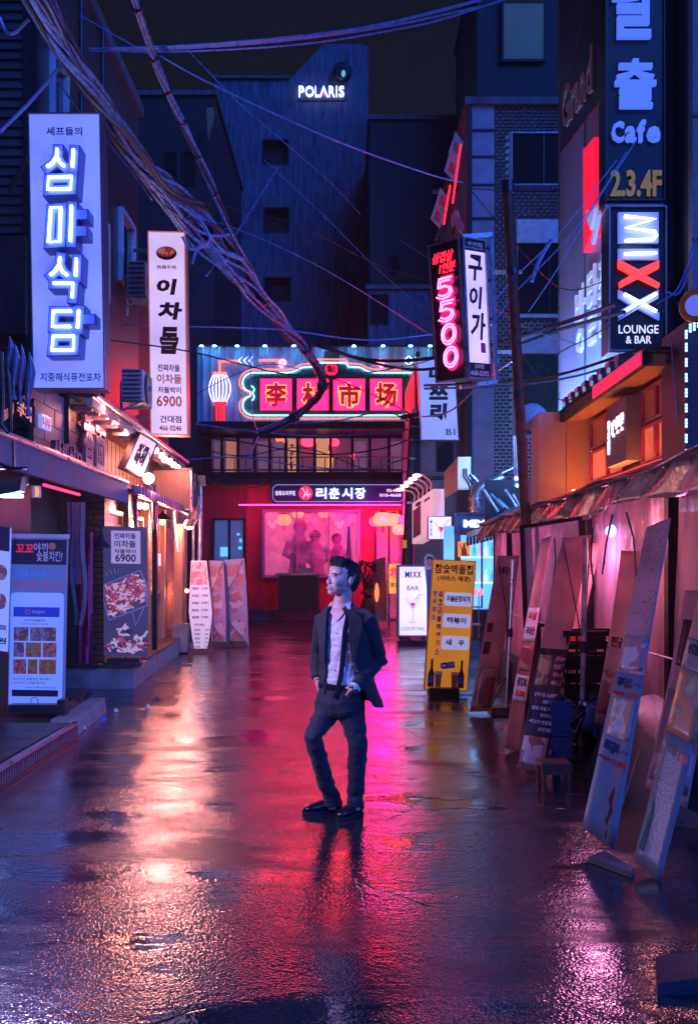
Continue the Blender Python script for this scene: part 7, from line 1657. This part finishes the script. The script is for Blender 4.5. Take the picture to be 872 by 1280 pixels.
b.loft([ring(Q(x, y), w_ * .86, d_ * .84) for x, y, w_, d_ in TS])
LSH, LEL, LWR = Q(404, 776, .13), Q(396.5, 818, .20), Q(397, 851, .06)      # his right arm, image left
RSH, REL, RWR = Q(459, 776, -.10), Q(472.5, 826, -.03), Q(443, 860, -.17)
b.tube([Q(415, 772, .1), LSH, LEL, LWR], [.05, .048, .038, .027], 12); b.tube([Q(450, 772, -.05), RSH, REL, RWR], [.05, .048, .038, .027], 12)
def hand(mb, w, tip, sidev, palm_n):
    d_ = (tip - w).normalized(); sidev = (sidev - d_ * sidev.dot(d_)).normalized()
    mb.tube([w, w + d_ * .03, w + d_ * .085], [(.026, .020), (.036, .018), (.036, .016)], 12)
    for k, (o_, l_, r_) in enumerate(((-.027, .068, .0085), (-.009, .078, .009), (.009, .073, .0088), (.026, .058, .0078))):
        s0 = w + d_ * .08 + sidev * o_; mb.tube([s0, s0 + d_ * l_ * .5 + palm_n * .010, s0 + d_ * l_ + palm_n * .034], [r_, r_ * .95, r_ * .8], 8)
    t0 = w + d_ * .025 - sidev * .028; mb.tube([t0, t0 + d_ * .03 - sidev * .022 + palm_n * .006, t0 + d_ * .065 - sidev * .026 + palm_n * .012], [.013, .011, .009], 8)
hand(b, LWR, Q(404, 878, .05), V((.4, -1, 0)), V((.6, .5, 0)))
hand(b, RWR, Q(428, 882, -.03), V((.8, -.3, -.3)), V((0, 1, 0)))
LH, LK, LA = Q(411, 884, .03), Q(390.5, 921, -.10), Q(414, 1002, .08)
RH, RK, RA = Q(438, 884, -.02), Q(447, 930, -.08), Q(444, 1003, -.02)
b.tube([LH, LK, LA, LA - V((0, 0, .05))], [.075, .05, .036, .036], 12); b.tube([RH, RK, RA, RA - V((0, 0, .05))], [.075, .05, .036, .036], 12)
mpart('body', remesh('body', b, .0042, 3), M['skin'], man)
# --- face details
for s_ in (1, -1):
    mb = MB(); hball(mb, (.0735, .030 * s_, .003), (.0115, .0125, .0115), 14, 10); part('eye', mb, mat('eye_white', (.7, .68, .7), .2, var=0, bump=0), man, True)
    mb = MB(); hball(mb, (.0812, .031 * s_, .004), (.0042, .0055, .0055), 10, 8); part('iris', mb, mat('iris_dark', (.015, .01, .01), .1, var=0, bump=0), man, True)
    part('eyelid', MB().tube([hl(.079, .017 * s_, .006), hl(.086, .026 * s_, .0115), hl(.084, .036 * s_, .0105), hl(.074, .044 * s_, .004)], [.002, .0032, .0032, .002], 6), M['skin'], man, True)
    part('lash_line', MB().tube([hl(.082, .017 * s_, .0045), hl(.0885, .026 * s_, .0085), hl(.0865, .036 * s_, .0075), hl(.077, .045 * s_, .002)], [.0008, .0014, .0014, .001], 5), M['hair'], man, True)
    part('eyebrow', MB().tube([hl(.094, .012 * s_, .021), hl(.095, .024 * s_, .0255), hl(.089, .038 * s_, .0245), hl(.077, .050 * s_, .018)], [(.002, .0032), (.0028, .004), (.0026, .0034), (.0012, .002)], 6), M['hair'], man, True)
part('lips', MB().tube([hl(.0925, -.019, -.062), hl(.1035, -.008, -.0595), hl(.1045, 0, -.0605), hl(.1035, .008, -.0595), hl(.0925, .019, -.062)], [.001, .0032, .0034, .0032, .001], 6).tube([hl(.0925, -.017, -.0645), hl(.102, 0, -.068), hl(.0925, .017, -.0645)], [.001, .004, .001], 6), mat('lip', (.42, .17, .16), .35, var=0, bump=0), man, True)
# --- hair: short sides, swept up quiff
h = MB(); rnd = random.Random(4)
for c, r in (((-.022, 0, .050), (.092, .0775, .068)), ((-.052, 0, .020), (.065, .0755, .080)), ((-.055, 0, -.022), (.050, .062, .050)), ((.035, 0, .080), (.050, .060, .030)),
             ((-.008, .060, .036), (.036, .020, .038)), ((-.008, -.060, .036), (.036, .020, .038)), ((.010, .068, .010), (.007, .006, .018)), ((.010, -.068, .010), (.007, .006, .018))):
    hball(h, c, r)
for k in range(260):
    f0, s0 = rnd.uniform(-.09, .078), rnd.uniform(-.062, .062); u0 = .052 + .058 * math.sqrt(max(0, 1 - (f0 / .11) ** 2 - (s0 / .085) ** 2))
    L_ = .012 + .026 * max(0, (f0 + .05) / .12); lean = .45 * (f0 / .09) + .1
    p0 = hl(f0, s0, u0); p1 = hl(f0 + L_ * .3 * lean, s0 * 1.05 + rnd.uniform(-.006, .006), u0 + L_ * .65); p2 = hl(f0 + L_ * (.55 * lean - .28) + rnd.uniform(-.01, .01), s0 * 1.1 + rnd.uniform(-.01, .01), u0 + L_ * 1.2)
    h.tube([p0, p1, p2], [.0065, .005, .0014], 5)
mpart('hair', remesh('hair', h, .0028, 1, lambda p: .0022 * mnoise.noise(p * 120)), mat('hair_black', (.013, .010, .013), .38, var=.3, scale=90, bump=.5, bscale=260), man)
# --- shirt
def wr_(p, k=26, a=.004): return a * mnoise.noise(V((p.x * k, p.y * k, p.z * k * .55))) + a * .6 * mnoise.noise(V((p.x * k * .4, p.y * k * .4, p.z * k * 1.6)))
s = MB(); s.loft([ring(Q(x, y), w_ * .93, d_ * .95) for x, y, w_, d_ in [(427.5, 760, .090, .072)] + TS[1:]])
shirt = mpart('shirt', remesh('shirt', s, .007, 3, lambda p: wr_(p, 30, .007)), M['shirt_cloth'], man)
# collar flaps, placket and buttons
def front(phi, y, grow=1.0):        # point on the torso surface at angle phi from straight ahead
    for (x0, y0, w0, d0), (x1, y1, w1, d1) in zip(TS, TS[1:]):
        if y0 <= y <= y1:
            t_ = (y - y0) / (y1 - y0); x, w_, d_ = x0 + (x1 - x0) * t_, w0 + (w1 - w0) * t_, d0 + (d1 - d0) * t_
            sx, cx_ = math.sin(phi), math.cos(phi); sx = math.copysign(abs(sx) ** (2 / 2.2), sx); cx_ = math.copysign(abs(cx_) ** (2 / 2.2), cx_)
            return Q(x, y) + sA * w_ * sx * grow + fA * d_ * cx_ * grow
def plate(pts, th=.006, mb=None):
    mb = mb or MB(); n = len(pts); c = sum(pts, V()) / n; nrm = (pts[1] - pts[0]).cross(pts[2] - pts[0]).normalized(); nrm = nrm if nrm.dot(fA) > 0 else -nrm
    return mb.add(list(pts) + [p + nrm * th for p in pts], [tuple(reversed(range(n))), tuple(range(n, 2 * n))] + [(i, (i + 1) % n, n + (i + 1) % n, n + i) for i in range(n)])
def cring(a, dz=0.0, g=1.0): q_ = Q(427, 755.5) + sA * .066 * g * math.sin(a) + fA * .064 * g * math.cos(a); q_.z += dz - .030 * max(0, math.cos(a)) ; return q_
part('collar_band', MB().tube([cring(1.0 + (6.283 - 2.0) * i / 24) for i in range(25)], [(.005, .017)] * 25, 8), M['shirt_cloth'], shirt, True)
for s_ in (1, -1):
    part('collar', plate([cring(.85 * s_, .014, 1.07), cring(1.5 * s_, .018, 1.1), front(.66 * s_, 764, 1.07), front(.34 * s_, 772, 1.08)]), M['shirt_cloth'], shirt)
for y in (776, 790, 805, 820, 836): part('button', MB().ball(front(-.02, y, .985), .0055, 8, 5), M['print_white'], shirt)
part('skin_v', plate([cring(-.9, .0, 1.02), cring(-.4, .002, 1.10), cring(.4, .002, 1.10), cring(.9, .0, 1.02), front(.32, 766, 1.05), front(.03, 776, 1.03), front(-.30, 766, 1.05)], .008), M['skin'], man)
# --- trousers
tr = MB(); tr.loft([ring(Q(x, y), w_, d_) for x, y, w_, d_ in ((427.5, 853, .158, .108), (427, 862, .164, .115), (424.5, 876, .178, .124), (423, 888, .176, .122), (422, 896, .12, .09))])
tr.tube([Q(409, 876, .03), LH + V((0, 0, -.03)), LH.lerp(LK, .6), LK, LK.lerp(LA, .35), LK.lerp(LA, .7), LA + V((0, 0, .02)), LA - V((.0, 0, .025))], [.088, .092, .073, .062, .060, .057, .057, .061], 20)
tr.tube([Q(440, 876, -.02), RH + V((0, 0, -.03)), RH.lerp(RK, .6), RK, RK.lerp(RA, .35), RK.lerp(RA, .7), RA + V((0, 0, .02)), RA - V((0, 0, .028))], [.088, .096, .080, .067, .063, .058, .058, .061], 20)
def trw(p):
    zz = p.z; k = .006 + .006 * math.exp(-((zz - .5) / .1) ** 2) + .012 * math.exp(-((zz - .13) / .07) ** 2)
    return k * mnoise.noise(V((p.x * 9, p.y * 9, zz * 24))) + .004 * mnoise.noise(V((p.x * 30, p.y * 30, zz * 18)))
mpart('trousers', remesh('trousers', tr, .0085, 3, trw), M['trouser_cloth'], man)
# pocket openings
part('pocket_edge', MB().tube([Q(445, 866, -.125), Q(436, 871, -.15), Q(430, 872, -.15)], .004, 6), M['trouser_cloth'], man)
# --- belt
bl = MB(); R0 = ring(Q(427, 858.5), .170, .121, 40); R1 = ring(Q(427, 854), .170, .121, 40); R2 = ring(Q(427, 854), .160, .110, 40); R3 = ring(Q(427, 858.5), .160, .110, 40)
for i in range(40): j = (i + 1) % 40; bl.add([R0[i], R0[j], R1[j], R1[i], R3[i], R3[j], R2[j], R2[i]], [(0, 1, 2, 3), (7, 6, 5, 4), (3, 2, 6, 7), (0, 4, 5, 1)])
belt = part('belt', bl, M['shoe_leather'], man, 40)
bc = front(-.14, 856.5, 1.07); fb_ = Fr(bc, sA, V((0, 0, 1)), fA)
part('buckle', MB().frame(fb_, -.026, -.020, .026, .020, .007, 0, .007), mat('silver', (.6, .6, .64), .18, 1), belt)
part('buckle_prong', MB().panel(fb_, -.02, -.003, .024, .003, .007, .010), M['silver'], belt)
# --- jacket: open shell with sleeves
JS = [(426, 757, .085, .074, .55, .62), (428, 761.5, .135, .090, .44, .52), (430.5, 766, .182, .105, .38, .48), (432, 776, .202, .122, .36, .46), (432.5, 800, .200, .138, .38, .52), (432, 822, .190, .136, .42, .64), (433, 842, .188, .142, .46, .84), (436, 858, .198, .165, .52, 1.0), (440, 870, .204, .195, .62, 1.18), (442, 876, .205, .208, .75, 1.3)]
def jpt(st, phi, off=0.0):
    x, y, w_, d_ = st[:4]; sx, cx_ = math.sin(phi), math.cos(phi)
    sx = math.copysign(abs(sx) ** (2 / 2.2), sx); cx_ = math.copysign(abs(cx_) ** (2 / 2.2), cx_)
    c = Q(x, y); p = c + sA * (w_ + off) * sx + fA * (d_ + off) * cx_
    if y > 850: p.z += (y - 850) / 26 * (.035 if phi < 3.3 and phi < math.pi else .0) * 0 - (p.x - c.x) * .22 * (y - 850) / 26
    return p
j = MB(); n_ = 44
rings_ = []
for st in JS:
    a0, a1 = st[5], 2 * math.pi - st[4]; angs = [a0 + (a1 - a0) * k / n_ for k in range(n_ + 1)]
    rings_.append([jpt(st, a) for a in angs] + [jpt(st, a, -.018) for a in reversed(angs)])
j.loft(rings_)
j.tube([Q(417, 769, .07), LSH, LSH.lerp(LEL, .5), LEL, LEL.lerp(LWR, .5), LWR + (LEL - LWR).normalized() * .015], [.05, .066, .060, .055, .050, .044], 18)
j.tube([Q(450, 769, -.03), RSH + V((0, 0, .0)), RSH.lerp(REL, .5), REL, REL.lerp(RWR, .5), RWR + (REL - RWR).normalized() * .02], [.055, .070, .065, .060, .053, .046], 18)
def jw(p):
    e1 = math.exp(-((p - REL).length / .13) ** 2) + math.exp(-((p - LEL).length / .13) ** 2)
    return (.0035 + .008 * e1) * mnoise.noise(V((p.x * 16 + p.z * 9, p.y * 14, p.z * 21))) + .004 * mnoise.noise(V((p.x * 6, p.y * 6, p.z * 5)))
jk = mpart('jacket', remesh('jacket', j, .0075, 2, jw), M['suit_cloth'], man)
# lapels and front edges
def jsurf(phi, y, off=.012):
    for a, b_ in zip(JS, JS[1:]):
        if a[1] <= y <= b_[1]:
            t_ = (y - a[1]) / (b_[1] - a[1]); st = tuple(a[i] + (b_[i] - a[i]) * t_ for i in range(6)); return jpt(st, phi if not callable(phi) else phi(st), off)
for s_, idx in ((1, 5), (-1, 4)):
    e = lambda st: s_ * st[idx] * .92; o1 = lambda st: s_ * (st[idx] + .42); o2 = lambda st: s_ * (st[idx] + .22)
    pts_in = [jsurf(e, y, .010) for y in (759, 764, 772, 785, 800, 815, 826)]
    pts_out = [jsurf(lambda st, g_=g_: s_ * (st[idx] + g_), y, .016) for y, g_ in ((759, .12), (764, .34), (772, .52), (785, .46), (800, .30), (815, .14), (826, .02))]
    lp = MB()
    for a in range(6):
        q4 = [pts_in[a], pts_out[a], pts_out[a + 1], pts_in[a + 1]]; lp.add(q4 + [p + fA * .007 for p in q4], [(0, 1, 2, 3), (7, 6, 5, 4), (0, 4, 5, 1), (1, 5, 6, 2), (2, 6, 7, 3), (3, 7, 4, 0)])
    part('lapel', lp, M['suit_cloth'], jk, True)
part('breast_pocket', MB().tube([jsurf(.72, 792, .012), jsurf(1.0, 790, .012)], [(.007, .003)] * 2, 6), M['suit_cloth'], jk)
part('jacket_button', MB().ball(jsurf(lambda st: st[5] + .05, 836, .012), .009, 10, 6), M['shoe_leather'], jk, True)
# --- thin scarf hanging loose round the collar
def strip(pts, w, nm):
    mb = MB(); mb.tube(pts, [(w, .006)] * len(pts), 8); return part(nm, mb, M['scarf_cloth'], scarf, True)
scarf = part('scarf', MB().tube([cring(.75 + (6.283 - 1.5) * i / 24, -.004, 1.20) for i in range(25)], [(.009, .017)] * 25, 8), M['scarf_cloth'], man, True)
strip(spline([cring(.75, -.004, 1.2), front(.42, 768, 1.10), front(.31, 790, 1.07), front(.30, 815, 1.07), front(.26, 840, 1.08), front(.18, 858, 1.12), front(.10, 870, 1.14)], 5), .019, 'scarf_end')
strip(spline([cring(-.75, -.004, 1.2), front(-.40, 768, 1.10), front(-.42, 790, 1.07), front(-.46, 815, 1.08), front(-.50, 838, 1.08), front(-.54, 854, 1.10)], 5), .022, 'scarf_end')
# --- watch on the wrist and shirt cuff
wdir = (REL - RWR).normalized()
part('shirt_cuff', MB().tube([RWR + wdir * .012, RWR - wdir * .006], .041, 16), M['shirt_cloth'], man, 40)
part('bracelet', MB().tube([RWR - wdir * .012, RWR - wdir * .020], .030, 16), M['silver'], man, 40)
# --- shoes
def shoe(heel, toe, tilt=0.0):
    hx = V((heel.x, heel.y, 0)); d_ = V((toe.x - heel.x, toe.y - heel.y, 0)); L_ = d_.length; d_.normalize(); sd_ = V((-d_.y, d_.x, 0))
    rows = []
    for t_, w_, h_ in ((0, .024, .070), (.04, .036, .092), (.15, .041, .108), (.30, .041, .104), (.45, .044, .084), (.62, .051, .070), (.78, .049, .062), (.9, .040, .054), (.97, .024, .040), (1.0, .012, .028)):
        c = hx + d_ * (L_ * t_); rows.append([c + sd_ * (w_ * math.copysign(abs(math.sin(a)) ** .8, math.sin(a))) + V((0, 0, .022 + (h_ - .014) * (.5 - .5 * math.cos(a)))) for a in [2 * math.pi * k / 16 for k in range(16)]])
    sh = part('shoe', MB().loft(rows), M['shoe_leather'], man, 60)
    so = MB(); pts = []
    for t_, w_ in ((0, .026), (.05, .036), (.3, .037), (.45, .040), (.62, .051), (.8, .048), (.93, .034), (1.015, .012)): pts.append((L_ * t_, w_))
    pl_ = [hx + d_ * a + sd_ * w_ for a, w_ in pts] + [hx + d_ * a - sd_ * w_ for a, w_ in reversed(pts)]; n = len(pl_)
    so.add([p + V((0, 0, .002)) for p in pl_] + [p + V((0, 0, .024)) for p in pl_], [tuple(range(n)), tuple(range(n, 2 * n))] + [(i, (i + 1) % n, n + (i + 1) % n, n + i) for i in range(n)])
    part('sole', so, M['sole'], sh)
    for k in range(4):
        c = hx + d_ * (L_ * (.36 + .06 * k)) + V((0, 0, .088 - .0065 * k)); part('lace', MB().tube([c - sd_ * .018, c + V((0, 0, .004)), c + sd_ * .018], .0025, 5), mat('lace_blue', (.05, .06, .2), .6, var=0), sh)
shoe(V((Q(426, 0).x, 7.22, 0)), V((Q(379, 0).x - .0, 7.10, 0)))
shoe(V((Q(451, 0).x, 7.12, 0)), V((Q(422, 0).x, 6.93, 0)))
# ================================================================== PEOPLE AND THINGS AT THE MARKET WINDOW
def diner(x, y0, y1, d, label, m_, lean=0):
    """seated figure behind the steamed glass, one continuous body"""
    hh = (y1 - y0); q = lambda a, b: P(x + a * hh, y0 + b * hh, d); k = hh * d / F
    mb = MB(); mb.ball(q(lean, .12), (.115 * k, .12 * k, .13 * k), 12, 8)
    mb.tube([q(lean, .2), q(lean * .6, .3), q(lean * .3, .5), q(0, .8), q(0, 1)], [(.05 * k, .05 * k), (.2 * k, .12 * k), (.24 * k, .14 * k), (.2 * k, .15 * k), (.24 * k, .2 * k)], 12)
    mb.tube([q(lean * .6 - .17, .36), q(-.24, .6), q(-.08 + lean, .72)], [.07 * k, .06 * k, .04 * k], 8); mb.tube([q(lean * .6 + .17, .36), q(.25, .6), q(.1 + lean, .72)], [.07 * k, .06 * k, .04 * k], 8)
    tt = thing('person', label, 'person', q(0, 1)); me = remesh('body', mb, .03, 2); mpart('body', me, m_, tt)
    part('hair', MB().ball(q(lean, .09), (.13 * k, .13 * k, .12 * k), 12, 8), M['hair'], tt, True)
diner(372, 652, 720, 35.6, 'dark haired diner in dark clothes seated at the left behind the steamed window', M['dark_cloth'], .05)
diner(396, 664, 722, 36, 'diner in pale clothes in the middle behind the steamed window', mat('pale_cloth', (.4, .3, .4), .7), -.04)
diner(424, 668, 722, 36.2, 'diner half hidden at the right behind the steamed window', M['dark_cloth'], -.06)
t = thing('outdoor_counter', 'dark counter with pale tray standing before the market window left of the man', 'counter', P(365, 762, 33))
f = FP(33)
part('top', MB().panel(f, 345, 716, 402, 719, -.6, .3), M['grey_metal'], t); part('front', MB().panel(f, 348, 719, 399, 762, -.1, .2), M['black_metal'], t)
part('tray', MB().panel(f, 372, 710, 393, 715.5, -.2, .3), mat('tray_lilac', (.5, .4, .5), .3), t)
part('leg', MB().bar(f.at(349, 719, .2), f.at(349, 773, .2), .06), M['dark_metal'], t); part('leg', MB().bar(f.at(398, 719, .2), f.at(398, 773, .2), .06), M['dark_metal'], t)
t = thing('easel_sign', 'white A frame easel leaning by the steamed window above the man', 'easel', P(435, 775, 32.6)); f = FP(32.6)
part('frame', MB().bar(f.at(436, 658, 0), f.at(430, 772, .3), .06).bar(f.at(437, 658, 0), f.at(444, 772, .3), .06).bar(f.at(433, 715, .1), f.at(441, 715, .1), .05).bar(f.at(436.5, 658, 0), f.at(437, 772, -.5), .05), M['white_metal'], t)
# dried flower stand
t = thing('dried_flower_stand', 'tall stand of dark dried flowers to the right of the man head', 'plant', P(458, 776, 30)); f = FP(30); rnd = random.Random(8)
part('vase', MB().lathe(P(459, 778, 30), [(.18, 0), (.25, .2), (.2, .5), (.12, .7)], 14), mat('vase_wine', (.2, .05, .08), .3), t, True)
st = MB(); fl = MB(); fl2 = MB()
for k in range(46):
    a, b_ = rnd.uniform(-10, 11), rnd.uniform(700, 742); e = f.at(459 + a, b_, rnd.uniform(-.3, .3)); st.tube([f.at(459, 760, 0), f.at(459 + a * .5, (760 + b_) / 2, 0), e], .008, 4)
    for _ in range(3): (fl if k % 2 else fl2).ball(e + V((rnd.uniform(-.07, .07), rnd.uniform(-.07, .07), rnd.uniform(-.07, .07))), rnd.uniform(.03, .06), 5, 3)
part('stems', st, M['wood_dark'], t, kind='stuff'); part('blossoms', fl, mat('flower_dark', (.12, .03, .06), .6), t, kind='stuff'); part('blossoms', fl2, mat('flower_pink', (.5, .12, .2), .6), t, kind='stuff')
t = thing('striped_stand', 'pink cloth covered stand between the flower stand and the steel gate', 'stand', P(474, 776, 30.5)); f = FP(30.5)
part('cloth', MB().hexa([f.at(464, 775, .5), f.at(483, 775, .5), f.at(483, 775, -.2), f.at(464, 775, -.2), f.at(466, 700, .25), f.at(481, 696, .25), f.at(481, 696, -.1), f.at(466, 700, -.1)]), mat('cloth_rose', (.5, .22, .27), .6, var=.4, scale=4, stretch=(5, 5, .6)), t)
part('lamp', MB().ball(f.at(470, 740, .6), (.07, .05, .28), 8, 6), glow('lamp_soft', (1, .3, .12), .9), t)
# ================================================================== STEAM over the doorway
m, nt, b, N, L = nodes('steam'); nt.nodes.remove(b); vo = N('ShaderNodeVolumePrincipled'); vo.inputs['Color'].default_value = (.85, .8, .9, 1); vo.inputs['Density'].default_value = 0.0
M['steam'] = m
m, nt, b, N, L = nodes('night_mist'); nt.nodes.remove(b); vo = N('ShaderNodeVolumePrincipled'); vo.inputs['Color'].default_value = (.9, .88, .95, 1); vo.inputs['Density'].default_value = .0008; vo.inputs['Anisotropy'].default_value = .35
L(vo.outputs[0], nt.nodes['Material Output'].inputs['Volume'])
hz = MB().box((-130, -40, -1), (130, 70, 20)); one('haze', hz, m, None, None, None, 'stuff')
